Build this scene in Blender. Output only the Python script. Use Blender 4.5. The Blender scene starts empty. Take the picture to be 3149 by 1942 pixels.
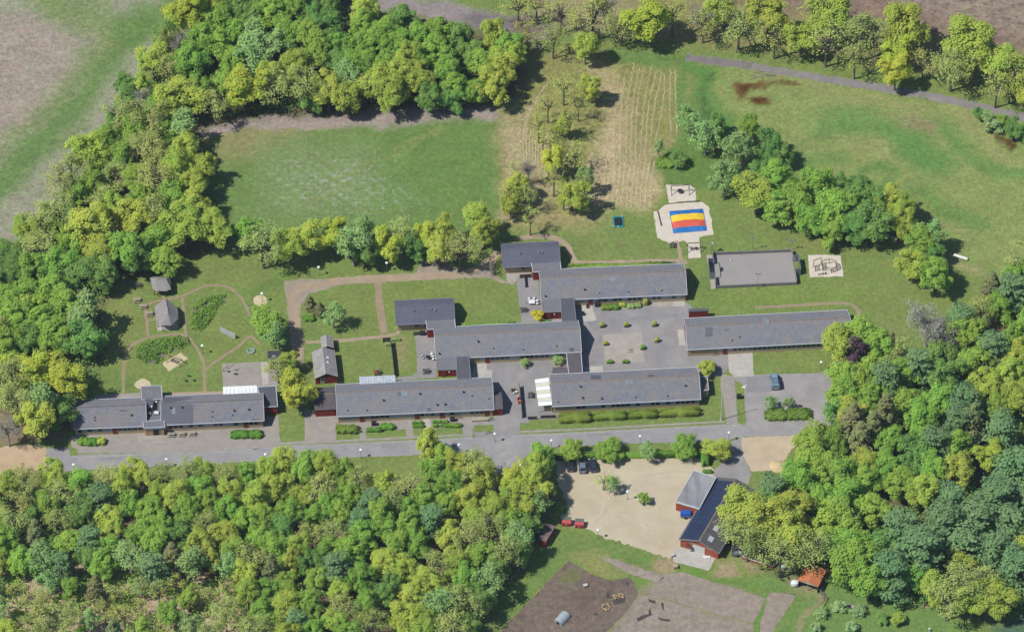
import bpy, math, random
import numpy as np
from mathutils import Vector, Matrix, geometry

random.seed(7)
RNG = np.random.default_rng(7)
C = bpy.context.scene.collection
R = math.radians
SC = bpy.context.scene

# ------------------------------------------------------------------ camera, sky, sun, exposure
ELEV = R(46.0)                       # how far the camera looks down
FPX = 5.0 * 3149.0                   # focal length in photo pixels
DIST = 1211.0                        # metres from the lens to the middle of the view
SE, CE = math.sin(ELEV), math.cos(ELEV)
CAMPOS = Vector((0, -DIST * CE, DIST * SE))
cam_d = bpy.data.cameras.new('camera')
cam = bpy.data.objects.new('camera', cam_d)
C.objects.link(cam)
cam.location = CAMPOS
cam.rotation_euler = (math.pi / 2 - ELEV, 0, 0)
cam_d.sensor_fit = 'HORIZONTAL'
cam_d.sensor_width = 36.0
cam_d.lens = 36.0 * 5.0
cam_d.clip_start = 10.0
cam_d.clip_end = 6000.0
SC.camera = cam

SUN_EL, SUN_AZ = R(54.5), R(22.0)    # shadows run towards +x, a little towards +y
world = bpy.data.worlds.new('World')
SC.world = world
world.use_nodes = True
wn = world.node_tree
bg = wn.nodes['Background']
sky = wn.nodes.new('ShaderNodeTexSky')
sky.sky_type = 'NISHITA'
sky.sun_disc = False
sky.sun_elevation = SUN_EL
sky.sun_rotation = math.atan2(-math.cos(SUN_AZ), -math.sin(SUN_AZ))
sky.air_density = 1.0
sky.dust_density = 0.4
sky.ozone_density = 3.0
wn.links.new(sky.outputs[0], bg.inputs[0])
bg.inputs[1].default_value = 0.085
sun_d = bpy.data.lights.new('sun', 'SUN')
sun_d.energy = 4.5
sun_d.angle = R(0.55)
sun_d.color = (1.0, 0.972, 0.92)
sun = bpy.data.objects.new('sun', sun_d)
C.objects.link(sun)
sdir = Vector((math.cos(SUN_AZ) * math.cos(SUN_EL), math.sin(SUN_AZ) * math.cos(SUN_EL), -math.sin(SUN_EL)))
sun.rotation_euler = sdir.to_track_quat('-Z', 'Y').to_euler()
SC.view_settings.view_transform = 'Standard'
SC.view_settings.look = 'None'
SC.view_settings.gamma = 1.0
SC.view_settings.use_curve_mapping = False
SC.view_settings.exposure = 0.62
SC.render.engine = 'CYCLES'
SC.cycles.max_bounces = 8
SC.cycles.diffuse_bounces = 6
SC.cycles.transparent_max_bounces = 4

# ------------------------------------------------------------------ photo pixel -> place on the ground
TILES = dict(a=(0, 0), b=(780, 0), c=(1560, 0), d=(2349, 0), e=(0, 640), f=(780, 640), g=(1560, 640), h=(2349, 640),
             i=(0, 1282), j=(780, 1282), k=(1560, 1282), l=(2349, 1282))
TILES = {q: (x, y, 800 / 1833) for q, (x, y) in TILES.items()}
TILES.update(m=(200, 1150, .28548), n=(900, 1130, .28548), o=(1600, 1080, .28548), p=(1980, 550, .28548),
             q=(2050, 1420, .28441), D=(0, 0, 1.28426))


def S(t, x, y):
    x0, y0, s = TILES[t]
    return (x0 + x * s, y0 + y * s)


def P(uv, z=0.0):
    dx, dy = (uv[0] - 1574.5) / FPX, -(uv[1] - 971.0) / FPX
    d = Vector((dx, CE + dy * SE, -SE + dy * CE))
    t = (z - CAMPOS.z) / d.z
    return CAMPOS + d * t


def W(t, x, y, z=0.0):
    return P(S(t, x, y), z)


def WL(t, pts, z=0.0):
    """list of points of one tile, or ('g', x, y) triples mixed in"""
    out = []
    for p in pts:
        out.append(W(p[0], p[1], p[2], z) if len(p) == 3 else W(t, p[0], p[1], z))
    return out


GAIN = 1.75


def A(r, g, b):
    """base colour of a surface that shows as this sRGB colour when it lies in the sun"""
    f = lambda c: ((c / 255 + .055) / 1.055) ** 2.4 if c > 10 else c / 255 / 12.92
    return tuple(min(.8, f(c) / GAIN) for c in (r, g, b))


# ------------------------------------------------------------------ materials
def nodes(name):
    m = bpy.data.materials.new(name)
    m.use_nodes = True
    nt = m.node_tree
    b = nt.nodes['Principled BSDF']
    return m, nt, b


def nd(nt, typ, **kw):
    n = nt.nodes.new('ShaderNode' + typ)
    for k, v in kw.items():
        setattr(n, k, v)
    return n


def noise_fac(nt, coord, scale, detail=4, lo=.7, hi=1.3, rough=.6, stretch=None, tight=.2):
    src = coord
    if stretch:
        mp = nd(nt, 'Mapping')
        mp.inputs['Scale'].default_value = stretch
        nt.links.new(coord, mp.inputs[0])
        src = mp.outputs[0]
    n = nd(nt, 'TexNoise')
    n.inputs['Scale'].default_value = scale
    n.inputs['Detail'].default_value = detail
    n.inputs['Roughness'].default_value = rough
    nt.links.new(src, n.inputs['Vector'])
    r = nd(nt, 'MapRange')
    r.inputs['From Min'].default_value = .5 - tight
    r.inputs['From Max'].default_value = .5 + tight
    r.inputs['To Min'].default_value = lo
    r.inputs['To Max'].default_value = hi
    nt.links.new(n.outputs[0], r.inputs[0])
    return r.outputs[0]


def mul_col(nt, col, fac):
    v = nd(nt, 'VectorMath', operation='SCALE')
    if isinstance(col, tuple):
        v.inputs[0].default_value = col[:3]
    else:
        nt.links.new(col, v.inputs[0])
    nt.links.new(fac, v.inputs['Scale'])
    return v.outputs[0]


def mixc(nt, fac, a, b):
    m = nd(nt, 'Mix', data_type='RGBA')
    nt.links.new(fac, m.inputs[0])
    for s, x in ((6, a), (7, b)):
        if isinstance(x, tuple):
            m.inputs[s].default_value = (*x[:3], 1)
        else:
            nt.links.new(x, m.inputs[s])
    return m.outputs[2]


def pm(name, col, col2=None, scale=1.2, var=.18, rough=.85, spec=.25, fine=9.0, finevar=.1, metallic=0, bump=0.0, patch=.25,
       stretch=None, world_space=False):
    m, nt, b = nodes(name)
    if world_space:
        co = nd(nt, 'NewGeometry').outputs['Position']
    else:
        co = nd(nt, 'TexCoord').outputs['Object']
    c = col
    if col2:
        f = noise_fac(nt, co, patch, 5, 0, 1, .65, stretch)
        c = mixc(nt, f, col, col2)
    c = mul_col(nt, c, noise_fac(nt, co, scale, 5, 1 - var, 1 + var))
    c = mul_col(nt, c, noise_fac(nt, co, fine, 3, 1 - finevar, 1 + finevar))
    nt.links.new(c, b.inputs['Base Color'])
    b.inputs['Roughness'].default_value = rough
    b.inputs['Specular IOR Level'].default_value = spec
    b.inputs['Metallic'].default_value = metallic
    if bump:
        bp = nd(nt, 'Bump')
        bp.inputs['Strength'].default_value = bump
        bp.inputs['Distance'].default_value = .1
        n = nd(nt, 'TexNoise')
        n.inputs['Scale'].default_value = fine
        nt.links.new(co, n.inputs['Vector'])
        nt.links.new(n.outputs[0], bp.inputs['Height'])
        nt.links.new(bp.outputs[0], b.inputs['Normal'])
    return m


# ------------------------------------------------------------------ mesh helpers
class MB:
    def __init__(s):
        s.v, s.f = [], []

    def poly(s, pts):
        n = len(s.v)
        s.v += [tuple(p) for p in pts]
        s.f.append(tuple(range(n, n + len(pts))))
        return s

    def hull(s, bottom, top):
        """closed prism between two rings of equal length"""
        n, k = len(s.v), len(bottom)
        s.v += [tuple(p) for p in bottom] + [tuple(p) for p in top]
        s.f.append(tuple(n + i for i in reversed(range(k))))
        s.f.append(tuple(n + k + i for i in range(k)))
        for i in range(k):
            j = (i + 1) % k
            s.f.append((n + i, n + j, n + k + j, n + k + i))
        return s

    def box(s, x0, x1, y0, y1, z0, z1):
        return s.hull([(x0, y0, z0), (x1, y0, z0), (x1, y1, z0), (x0, y1, z0)],
                      [(x0, y0, z1), (x1, y0, z1), (x1, y1, z1), (x0, y1, z1)])

    def beam(s, a, b, w=.1, h=None, n=4, w2=None):
        """tapered bar between two points"""
        a, b = Vector(a), Vector(b)
        d = (b - a).normalized()
        u = d.cross(Vector((0, 0, 1)))
        if u.length < 1e-3:
            u = Vector((1, 0, 0))
        u.normalize()
        q = u.cross(d)
        h = h or w
        w2 = w if w2 is None else w2
        k = w2 / w
        ring = lambda c, g: [c + (u * math.cos(t) * w + q * math.sin(t) * h) * g * .5 * (1.414 if n == 4 else 1)
                             for t in [math.tau * (i + .5) / n for i in range(n)]]
        return s.hull(ring(a, 1), ring(b, k))

    def lathe(s, prof, n=12, c=(0, 0, 0)):
        base = len(s.v)
        for r, z in prof:
            for i in range(n):
                t = math.tau * i / n
                s.v.append((c[0] + r * math.cos(t), c[1] + r * math.sin(t), c[2] + z))
        for k in range(len(prof) - 1):
            for i in range(n):
                j = (i + 1) % n
                s.f.append((base + k * n + i, base + k * n + j, base + (k + 1) * n + j, base + (k + 1) * n + i))
        s.f.append(tuple(base + i for i in reversed(range(n))))
        s.f.append(tuple(base + (len(prof) - 1) * n + i for i in range(n)))
        return s

    def torus(s, c, Rr, r, n=20, k=6, up=(0, 0, 1)):
        base = len(s.v)
        q = Vector((0, 0, 1)).rotation_difference(Vector(up))
        for i in range(n):
            t = math.tau * i / n
            for j in range(k):
                p = math.tau * j / k
                v = Vector(((Rr + r * math.cos(p)) * math.cos(t), (Rr + r * math.cos(p)) * math.sin(t), r * math.sin(p)))
                s.v.append(tuple(q @ v + Vector(c)))
        for i in range(n):
            for j in range(k):
                a, b2 = i, (i + 1) % n
                e, g = j, (j + 1) % k
                s.f.append((base + a * k + e, base + b2 * k + e, base + b2 * k + g, base + a * k + g))
        return s

    def mesh(s, name, m=None):
        me = bpy.data.meshes.new(name)
        me.from_pydata(s.v, [], s.f)
        if m:
            me.materials.append(m)
        return me

    def build(s, name, m, parent=None, loc=None, rotz=0):
        return link(name, s.mesh(name, m), parent, loc, rotz)


def link(name, me, parent=None, loc=None, rotz=0):
    o = bpy.data.objects.new(name, me)
    C.objects.link(o)
    if parent:
        o.parent = parent
    if loc is not None:
        o.location = loc
    if rotz:
        o.rotation_euler = (0, 0, rotz)
    return o


def tag(o, label=None, cat=None, group=None, kind=None):
    for k, v in (('label', label), ('category', cat), ('group', group), ('kind', kind)):
        if v:
            o[k] = v
    return o


def thing(name, label, cat, loc=(0, 0, 0), rotz=0, group=None):
    o = bpy.data.objects.new(name, None)
    C.objects.link(o)
    o.location = loc
    o.rotation_euler = (0, 0, rotz)
    o.empty_display_size = .2
    return tag(o, label, cat, group)


def dup(root, loc, rotz=0, label=None, group=None, scale=None):
    def rec(o, par):
        c = o.copy()
        C.objects.link(c)
        if par:
            c.parent = par
        for ch in kids.get(o, ()):
            rec(ch, c)
        return c
    kids = {}

    def collect(o):
        kids[o] = list(o.children)
        for ch in kids[o]:
            collect(ch)
    collect(root)
    r = rec(root, None)
    r.location = loc
    r.rotation_euler = (0, 0, rotz)
    if scale:
        r.scale = scale
    if label:
        r['label'] = label
    if group:
        r['group'] = group
    return r


def frame2(a, b):
    """angle of the line a->b on the ground and its length"""
    d = b - a
    return math.atan2(d.y, d.x), math.hypot(d.x, d.y)


def local(root_loc, rot, p):
    d = Vector(p) - Vector(root_loc)
    c, s = math.cos(-rot), math.sin(-rot)
    return Vector((d.x * c - d.y * s, d.x * s + d.y * c, d.z))
# ------------------------------------------------------------------ the ground
def warp(x, y, amp=1.0, k=.14):
    a = np.sin(x * k + 1.3 * np.sin(y * k * .7 + .4)) + .6 * np.sin(x * k * 2.3 + y * k * 1.7 + 2.1) + .4 * np.sin(y * k * 5.1 - x * k * 3.3)
    b = np.sin(y * k * 1.1 + 1.1 * np.sin(x * k * .8 + 2.4)) + .6 * np.sin(y * k * 2.1 - x * k * 1.9 + .3) + .4 * np.sin(x * k * 4.7 + y * k * 3.9)
    return x + a * amp * .5, y + b * amp * .5


def seg_dist(x, y, pts, closed):
    d = np.full(x.shape, 1e9)
    n = len(pts)
    for i in range(n if closed else n - 1):
        ax, ay = pts[i][0], pts[i][1]
        bx, by = pts[(i + 1) % n][0], pts[(i + 1) % n][1]
        vx, vy = bx - ax, by - ay
        t = np.clip(((x - ax) * vx + (y - ay) * vy) / (vx * vx + vy * vy + 1e-9), 0, 1)
        d = np.minimum(d, np.hypot(x - ax - t * vx, y - ay - t * vy))
    return d


def inside(x, y, pts):
    r = np.zeros(x.shape, bool)
    n = len(pts)
    for i in range(n):
        ax, ay = pts[i][0], pts[i][1]
        bx, by = pts[(i + 1) % n][0], pts[(i + 1) % n][1]
        if ay == by:
            continue
        c = ((ay > y) != (by > y)) & (x < (bx - ax) * (y - ay) / (by - ay) + ax)
        r ^= c
    return r


def wpts(t, pts):
    return [(p.x, p.y) for p in WL(t, pts)]


def cover_poly(x, y, pts, soft):
    d = seg_dist(x, y, pts, True)
    sd = np.where(inside(x, y, pts), d, -d)
    q = np.clip(sd / max(soft, .01) * .5 + .5, 0, 1)
    return q * q * (3 - 2 * q)


def cover_line(x, y, pts, width, soft):
    d = seg_dist(x, y, pts, False)
    q = np.clip((width * .5 - d) / max(soft, .01) * .5 + .5, 0, 1)
    return q * q * (3 - 2 * q)


LAWN = A(119, 136, 72)
FIELD_P = wpts('D', [(-400, -400), (430, -400), (400, 0), (380, 110), (330, 220), (190, 410), (90, 560), (-40, 690), (-400, 1030)])
SPORTS_P = wpts('D', [(500, 318), (700, 306), (1190, 292), (1186, 500), (1180, 560), (560, 560), (505, 480), (498, 330)])
MEADOW_P = wpts('D', [(1655, 140), (1800, 165), (2000, 205), (2200, 232), (2460, 283), (2900, 380), (2900, 660), (2380, 660), (2260, 590), (2180, 470),
                      (1900, 400), (1760, 320), (1690, 260), (1690, 190)])
HEATH_P = wpts('D', [(1180, -400), (2900, -400), (2900, 160), (2452, 120), (2200, 60), (1950, 30), (1640, 10), (1400, -10)])
FLOOR_P = [wpts('D', [(0, 1180), (130, 1160), (660, 1150), (850, 1160), (1000, 1150), (1190, 1140), (1330, 1150), (1320, 1230), (1250, 1330), (1110, 1512),
                      (1060, 1900), (-400, 1900), (-400, 1150)]),
           wpts('D', [(2030, 850), (2120, 866), (2200, 846), (2320, 800), (2470, 690), (2540, 660), (2540, 1440), (2452, 1430), (2240, 1440), (2060, 1425), (1880, 1370), (1740, 1300),
                      (1750, 1220), (1880, 1190), (1940, 1150), (2030, 1020)]),
           wpts('D', [(440, -60), (830, -60), (900, 40), (1130, 75), (1240, 110), (1245, 230), (1140, 258), (620, 285), (490, 300), (495, 470), (560, 560),
                      (430, 620), (240, 680), (230, 820), (170, 1000), (60, 1050), (-60, 1050), (-60, 720), (40, 640), (110, 560), (220, 430), (300, 320), (360, 230), (400, 160), (470, 60)])]

# (shape, points, colour, width, softness in metres, strength)
PAINT = []


def pp(t, pts, col, soft=1.5, k=1.0):
    PAINT.append((0, wpts(t, pts), A(*col), 0, soft * .6, k))


def pl(t, pts, col, width, soft=1.0, k=1.0):
    PAINT.append((1, wpts(t, pts), A(*col), width, soft * .7, k))


# field
pp('D', [(-400, -400), (430, -400), (400, 0), (380, 110), (330, 220), (190, 410), (90, 560), (-40, 690), (-400, 1030)], (148, 148, 124), 3)
pp('D', [(-300, 60), (40, 35), (200, 75), (170, 140), (90, 260), (0, 380), (-300, 600)], (158, 145, 132), 6, .9)
pl('D', [(60, -60), (150, 40), (300, 80)], (122, 138, 84), 8, 5, .8)
pp('D', [(80, -40), (200, -40), (310, 40), (320, 85), (250, 72), (130, 30)], (118, 138, 82), 3, .7)
pl('D', [(440, -90), (395, 20), (310, 90)], (108, 134, 74), 6, 4, .9)
pl('D', [(330, 60), (270, 110), (200, 215), (110, 330), (20, 420), (-60, 490)], (102, 130, 70), 9, 5, .95)
pl('D', [(250, 95), (150, 215), (60, 310), (-60, 420)], (126, 138, 88), 5, 5, .75)
pl('D', [(330, 20), (365, 40), (300, 60)], (104, 132, 72), 5, 3, .8)
pl('D', [(225, 225), (140, 340), (60, 420)], (118, 136, 82), 1.6, 1.2, .6)
pl('D', [(200, 290), (150, 350)], (118, 136, 82), 1.4, 1.2, .6)
pl('D', [(215, 175), (110, 300), (0, 400)], (148, 150, 112), .6, .5, .5)
# track between the wood and the sports lawn, the dark ride along its top
TRACK = ('D', [(480, 318), (600, 300), (830, 286), (1010, 279), (1190, 272), (1250, 246)], (158, 145, 137), 4.6, 1.8)
pl('D', [(820, -30), (960, 12), (1110, 42), (1210, 62), (1290, 66)], (146, 136, 134), 6.5, 2.5)
pl('D', [(1130, 46), (1210, 62), (1280, 66)], (112, 104, 106), 4.5, 3, .9)
pl('D', [(1250, 60), (1270, 130), (1250, 215), (1215, 262)], (122, 108, 90), 6, 4, .8)
pl('D', [(1270, 110), (1300, 190)], (128, 128, 78), 5, 4, .8)
# heath and the sparse wood on it
pp('D', [(1150, -400), (2900, -400), (2900, 190), (2452, 190), (2200, 170), (1900, 120), (1640, 100), (1500, 70), (1280, 60)], (140, 134, 88), 6, .9)
pp('D', [(1500, -400), (2900, -400), (2900, 150), (2452, 118), (2290, 88), (2120, 52), (1950, 28), (1700, 5)], (142, 120, 104), 5, .95)
pp('D', [(2100, -400), (2900, -400), (2900, 100), (2452, 85), (2300, 55), (2150, 20)], (152, 138, 122), 6, .9)
pp('D', [(1260, -20), (1460, -20), (1600, 60), (1640, 95), (1400, 70), (1290, 50)], (152, 140, 108), 5, .8)
pp('D', [(2280, 150), (2452, 130), (2452, 230), (2320, 230)], (136, 138, 84), 5, .5)
# sports lawn
pp('D', [(500, 306), (700, 300), (1188, 290), (1184, 500), (1180, 570), (560, 570), (505, 480), (498, 330)], (111, 135, 74), 2)
pp('D', [(500, 306), (700, 302), (720, 325), (600, 372), (510, 380)], (142, 138, 92), 7, .9)
pp('D', [(500, 302), (830, 294), (830, 306), (500, 322)], (150, 138, 98), 2, .7)
pp('D', [(640, 330), (900, 350), (880, 500), (620, 520)], (122, 140, 88), 10, .7)
pp('D', [(900, 300), (1180, 292), (1184, 520), (1000, 540)], (102, 130, 66), 8, .6)
pl('D', [(905, 378), (1000, 330), (1040, 316)], (134, 142, 84), .7, .5, .8)
pl('D', [(925, 380), (1012, 338), (1050, 318)], (134, 142, 84), .7, .5, .8)
pl('D', [(905, 378), (800, 440), (740, 500)], (128, 138, 82), 1.6, 1.5, .5)
pl(*TRACK)
# orchard meadow with mown hay
pp('D', [(1190, 262), (1250, 225), (1290, 170), (1330, 110), (1440, 95), (1460, 150), (1625, 155), (1625, 330), (1560, 380), (1588, 440), (1560, 505),
         (1440, 505), (1300, 560), (1200, 545), (1186, 450)], (138, 138, 82), 3)
pp('D', [(1190, 290), (1245, 250), (1285, 260), (1260, 330), (1310, 400), (1330, 470), (1290, 540), (1195, 540)], (158, 148, 108), 5, .8)
pp('D', [(1250, 400), (1330, 400), (1330, 480), (1270, 470)], (174, 160, 124), 4, .6)
pl('D', [(1430, 165), (1470, 240), (1480, 320), (1465, 400)], (174, 158, 122), 6, 4, .7)
pp('D', [(1435, 300), (1480, 290), (1490, 380), (1545, 390), (1580, 440), (1552, 500), (1440, 502), (1405, 440)], (184, 167, 130), 4, .78)
pp('D', [(1500, 340), (1610, 330), (1560, 385), (1500, 400)], (160, 148, 108), 4, .7)
pl('D', [(1215, 310), (1240, 420), (1200, 520)], (180, 164, 130), 3, 3, .6)
pp('D', [(1230, 510), (1420, 500), (1470, 520), (1400, 560), (1260, 555)], (158, 146, 104), 4, .7)
pp('D', [(1430, 110), (1650, 130), (1650, 160), (1480, 155)], (100, 128, 66), 3, .8)
pl('D', [(1640, 150), (1635, 250), (1630, 330)], (100, 130, 66), 2.6, 2, .9)
pl('D', [(1650, 130), (1648, 220), (1646, 260)], (150, 142, 100), .7, .6, .6)
pp('D', [(1560, 385), (1620, 330), (1700, 330), (1760, 440), (1580, 445), (1586, 410)], (98, 126, 62), 3, .85)
# meadow on the right
pp('D', [(1655, 140), (1800, 165), (2000, 205), (2200, 232), (2460, 283), (2900, 380), (2900, 660), (2380, 660), (2260, 590), (2180, 470), (1900, 400),
         (1760, 320), (1690, 260), (1690, 190)], (133, 146, 84), 4)
pl('D', [(1660, 150), (1700, 165), (1690, 215), (1700, 260), (1740, 300)], (92, 131, 62), 5, 3, .95)
pl('d', [(430, 880), (640, 860), (860, 900), (980, 960), (1060, 1050), (1180, 1110)], (98, 136, 68), 7, 5, .85)
pl('d', [(1000, 1000), (1120, 1080), (1250, 1150)], (98, 136, 70), 8, 5, .8)
pl('d', [(1290, 900), (1390, 1030), (1480, 1110), (1640, 1190), (1833, 1220), (2100, 1240)], (98, 136, 68), 3.5, 3, .85)
pl('d', [(200, 1050), (300, 990), (420, 940)], (112, 132, 78), 2.5, 3, .8)
pl('d', [(690, 1190), (800, 1160), (900, 1180)], (92, 130, 62), 3.5, 2.5, .9)
pl('d', [(180, 1090), (300, 1120), (520, 1090)], (98, 136, 66), 4, 4, .7)
pl('d', [(400, 800), (600, 790), (800, 810)], (112, 140, 78), 3, 4, .5)
pp('d', [(950, 830), (1080, 820), (1250, 900), (1200, 970), (1060, 930)], (136, 126, 92), 4, .9)
pl('d', [(1100, 1330), (1300, 1480), (1500, 1580)], (98, 132, 64), 6, 5, .8)
pl('d', [(1250, 700), (1450, 920), (1700, 1100), (1900, 1150)], (152, 148, 98), 2, 2.5, .6)
pl('d', [(0, 520), (300, 600), (700, 720), (1100, 770)], (150, 148, 96), 4, 4, .5)
pp('d', [(520, 980), (700, 940), (900, 1000), (960, 1150), (700, 1130)], (146, 148, 92), 5, .6)
pl('p', [(2600, 20), (2452, 130)], (96, 130, 66), 4, 3)
pl('h', [(1230, 110), (1290, 130), (1450, 190)], (142, 136, 98), 1.6, 1.5, .6)
pl('h', [(1310, 370), (1450, 430), (1560, 480)], (156, 150, 110), 1.2, 1, .7)
pp('h', [(860, 200), (1060, 170), (1100, 240), (960, 270)], (148, 132, 102), 3, .7)
pl('D', [(1712, 172), (1690, 210), (1692, 255), (1715, 290)], (78, 106, 58), 1.3, 1.0, .9)
# brown stains of the wet hollows
for poly in ([(1600, 590), (1720, 570), (1833, 590), (1830, 610), (1700, 615), (1700, 660), (1640, 690), (1590, 640)],
             [(1730, 700), (1800, 680), (1833, 720), (1820, 790), (1750, 760)]):
    pp('c', poly, (112, 84, 44), 1.6, .95)
    pp('c', [(sum(q[0] for q in poly) / len(poly) + (x - sum(q[0] for q in poly) / len(poly)) * .6,
              sum(q[1] for q in poly) / len(poly) + (y - sum(q[1] for q in poly) / len(poly)) * .6) for x, y in poly], (72, 42, 18), 1.2, .8)
pl('d', [(40, 590), (110, 600), (210, 612)], (92, 62, 30), 1.4, 1.2, .9)
pl('d', [(1620, 970), (1720, 1020)], (84, 56, 26), 2.0, 1.0, .9)
# grounds: drier and greener patches
for t, pts, col, w, s, k in (
        ('e', [(800, 500), (850, 800), (830, 1000)], (132, 138, 78), 9, 7, .7), ('e', [(700, 1150), (850, 1250)], (104, 128, 62), 5, 5, .6),
        ('e', [(1250, 470), (1700, 450), (1833, 520)], (126, 134, 76), 4, 4, .6), ('e', [(1500, 780), (1600, 1000)], (124, 134, 72), 6, 6, .5),
        ('e', [(1360, 850), (1420, 1000)], (100, 126, 60), 2.5, 3, .5),
        ('f', [(0, 560), (200, 470)], (100, 128, 62), 4, 4, .7), ('f', [(750, 600), (800, 850)], (124, 134, 74), 6, 6, .5),
        ('f', [(1000, 600), (1500, 560), (1700, 560)], (124, 136, 70), 5, 5, .6), ('f', [(650, 960), (980, 1180)], (124, 136, 74), 6, 6, .4),
        ('f', [(1020, 940), (1060, 1080)], (150, 138, 98), 3, 2.5, .7), ('f', [(380, 970), (450, 1020)], (106, 138, 78), 2, 2, .7),
        ('g', [(500, 370), (1200, 340)], (128, 138, 80), 3, 3, .7), ('g', [(250, 180), (500, 250), (800, 230)], (120, 134, 76), 5, 5, .5),
        ('g', [(1420, 430), (1400, 650)], (104, 130, 66), 3, 3, .6), ('g', [(1450, 630), (1833, 620)], (118, 140, 66), 3, 3, .6),
        ('h', [(200, 250), (700, 200)], (128, 130, 78), 4, 4, .6), ('h', [(600, 560), (900, 700), (1200, 640)], (126, 138, 76), 8, 8, .5),
        ('h', [(0, 650), (600, 600)], (120, 142, 66), 4, 4, .6), ('h', [(880, 830), (950, 850)], (138, 138, 92), 5, 5, .5),
        ('h', [(0, 1050), (450, 1080)], (126, 138, 74), 3, 3, .5), ('j', [(920, 340), (1200, 340)], (128, 138, 76), 6, 5, .7),
        ('i', [(50, 120), (400, 190)], (118, 130, 74), 3, 3, .7), ('i', [(60, 110), (200, 160)], (150, 136, 112), 2, 2.5, .6)):
    pl(t, pts, col, w, s, k)
# floors of the woods
pp('D', [(0, 1180), (130, 1160), (660, 1150), (850, 1160), (1000, 1150), (1190, 1140), (1330, 1150), (1320, 1230), (1250, 1330), (1110, 1512), (1090, 1590),
         (-60, 1590), (-60, 1180)], (120, 106, 82), 3)
pp('D', [(-200, 1330), (200, 1340), (430, 1360), (600, 1400), (560, 1900), (-200, 1900)], (186, 162, 138), 8, .95)
pl('D', [(1190, 1150), (1140, 1230), (1060, 1280), (980, 1350), (900, 1430), (860, 1520)], (160, 138, 112), 2.5, 2, .9)
PAINT.append((0, FLOOR_P[1], A(104, 98, 66), 0, 3, 1))
PAINT.append((0, FLOOR_P[2], A(98, 90, 66), 0, 3, 1))
pp('D', [(-100, 990), (60, 985), (170, 1010), (160, 1045), (-100, 1060)], (146, 128, 104), 4, .8)
pl('D', [(255, 625), (275, 640)], (172, 148, 128), 3, 3, .7)
# paddock slope, rough grass below the gravel yard
pp('k', [(-60, 1150), (200, 960), (350, 760), (560, 810), (1050, 970), (1020, 1060), (870, 1130), (600, 1080), (450, 1000), (0, 1460), (-60, 1500)], (112, 134, 70), 3)
pp('k', [(660, 985), (1100, 1105), (1215, 1085), (1500, 1168), (1833, 1262), (1900, 1400), (1800, 1640), (640, 1640), (700, 1510), (940, 1250), (1020, 1170)], (140, 136, 104), 1.5)
pp('k', [(450, 960), (640, 960), (860, 1110), (720, 1145), (560, 1060)], (142, 144, 86), 3, .9)
pp('k', [(870, 1115), (1010, 1170), (940, 1240)], (110, 136, 66), 1.5)
pp('k', [(1060, 980), (1200, 970), (1190, 1080), (1100, 1110), (1000, 1050)], (166, 144, 114), 2, .9)
pp('k', [(1190, 1040), (1420, 1080), (1833, 1160), (1833, 1260), (1500, 1170), (1190, 1080)], (106, 136, 64), 2)
pp('k', [(1430, 1080), (1470, 985), (1600, 990), (1590, 1080), (1520, 1110)], (164, 146, 116), 2, .9)
pp('k', [(1650, 1000), (1833, 1060), (1833, 1100), (1690, 1060)], (164, 142, 116), 1.5, .8)
pp('l', [(-10, 1080), (220, 1110), (600, 1160), (1000, 1300), (1300, 1400), (1500, 1512), (1500, 2000), (-200, 2000)], (110, 136, 72), 3)
pp('l', [(180, 1090), (400, 1200), (420, 1280), (300, 1250), (200, 1160)], (150, 132, 104), 3, .8)
pl('l', [(420, 1290), (330, 1400), (250, 1512)], (152, 138, 108), 1.4, 1.2, .9)
pp('l', [(1100, 1360), (1165, 1350), (1160, 1385), (1110, 1385)], (176, 152, 120), 1, .8)
pp('l', [(1010, 1310), (1090, 1300), (1080, 1330)], (176, 148, 120), 1, .8)
pp('l', [(1650, 1512), (1833, 1400), (2100, 1400), (2100, 1700), (1600, 1700)], (84, 112, 84), 3)

STEP = .85
GX = np.arange(-150, 150.1, STEP)
GY = np.arange(-150, 176, STEP)
gx, gy = np.meshgrid(GX, GY)
GXr, GYr = gx.ravel(), gy.ravel()


def ground_colour(x, y):
    wx, wy = warp(x, y, 1.5)
    wx, wy = warp(wx, wy, .9, .55)
    wx, wy = warp(wx, wy, .6, 1.7)
    col = np.empty((x.size, 3))
    col[:] = LAWN
    for typ, pts, c, width, soft, k in PAINT:
        m = (cover_poly(wx, wy, pts, soft) if typ == 0 else cover_line(wx, wy, pts, width, soft)) * k
        col += (np.array(c) - col) * m[:, None]
    return col


GCOL = ground_colour(GXr, GYr)
dz = wpts('D', [(600, 340), (900, 335), (1000, 420), (1080, 480), (1000, 540), (640, 545), (590, 420)])
DAISY = cover_poly(GXr, GYr, dz, 14)
for t, pts in (('D', [(1250, 1030), (1500, 1010), (1700, 990)]), ('g', [(480, 370), (1150, 350)]), ('D', [(680, 960), (690, 1050)]), ('D', [(820, 1035), (1180, 1015)]),
               ('f', [(380, 990), (470, 1010)]), ('g', [(1590, 1220), (1630, 1480)])):
    DAISY = np.maximum(DAISY, .45 * cover_line(GXr, GYr, wpts(t, pts), 5, 3))


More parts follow.
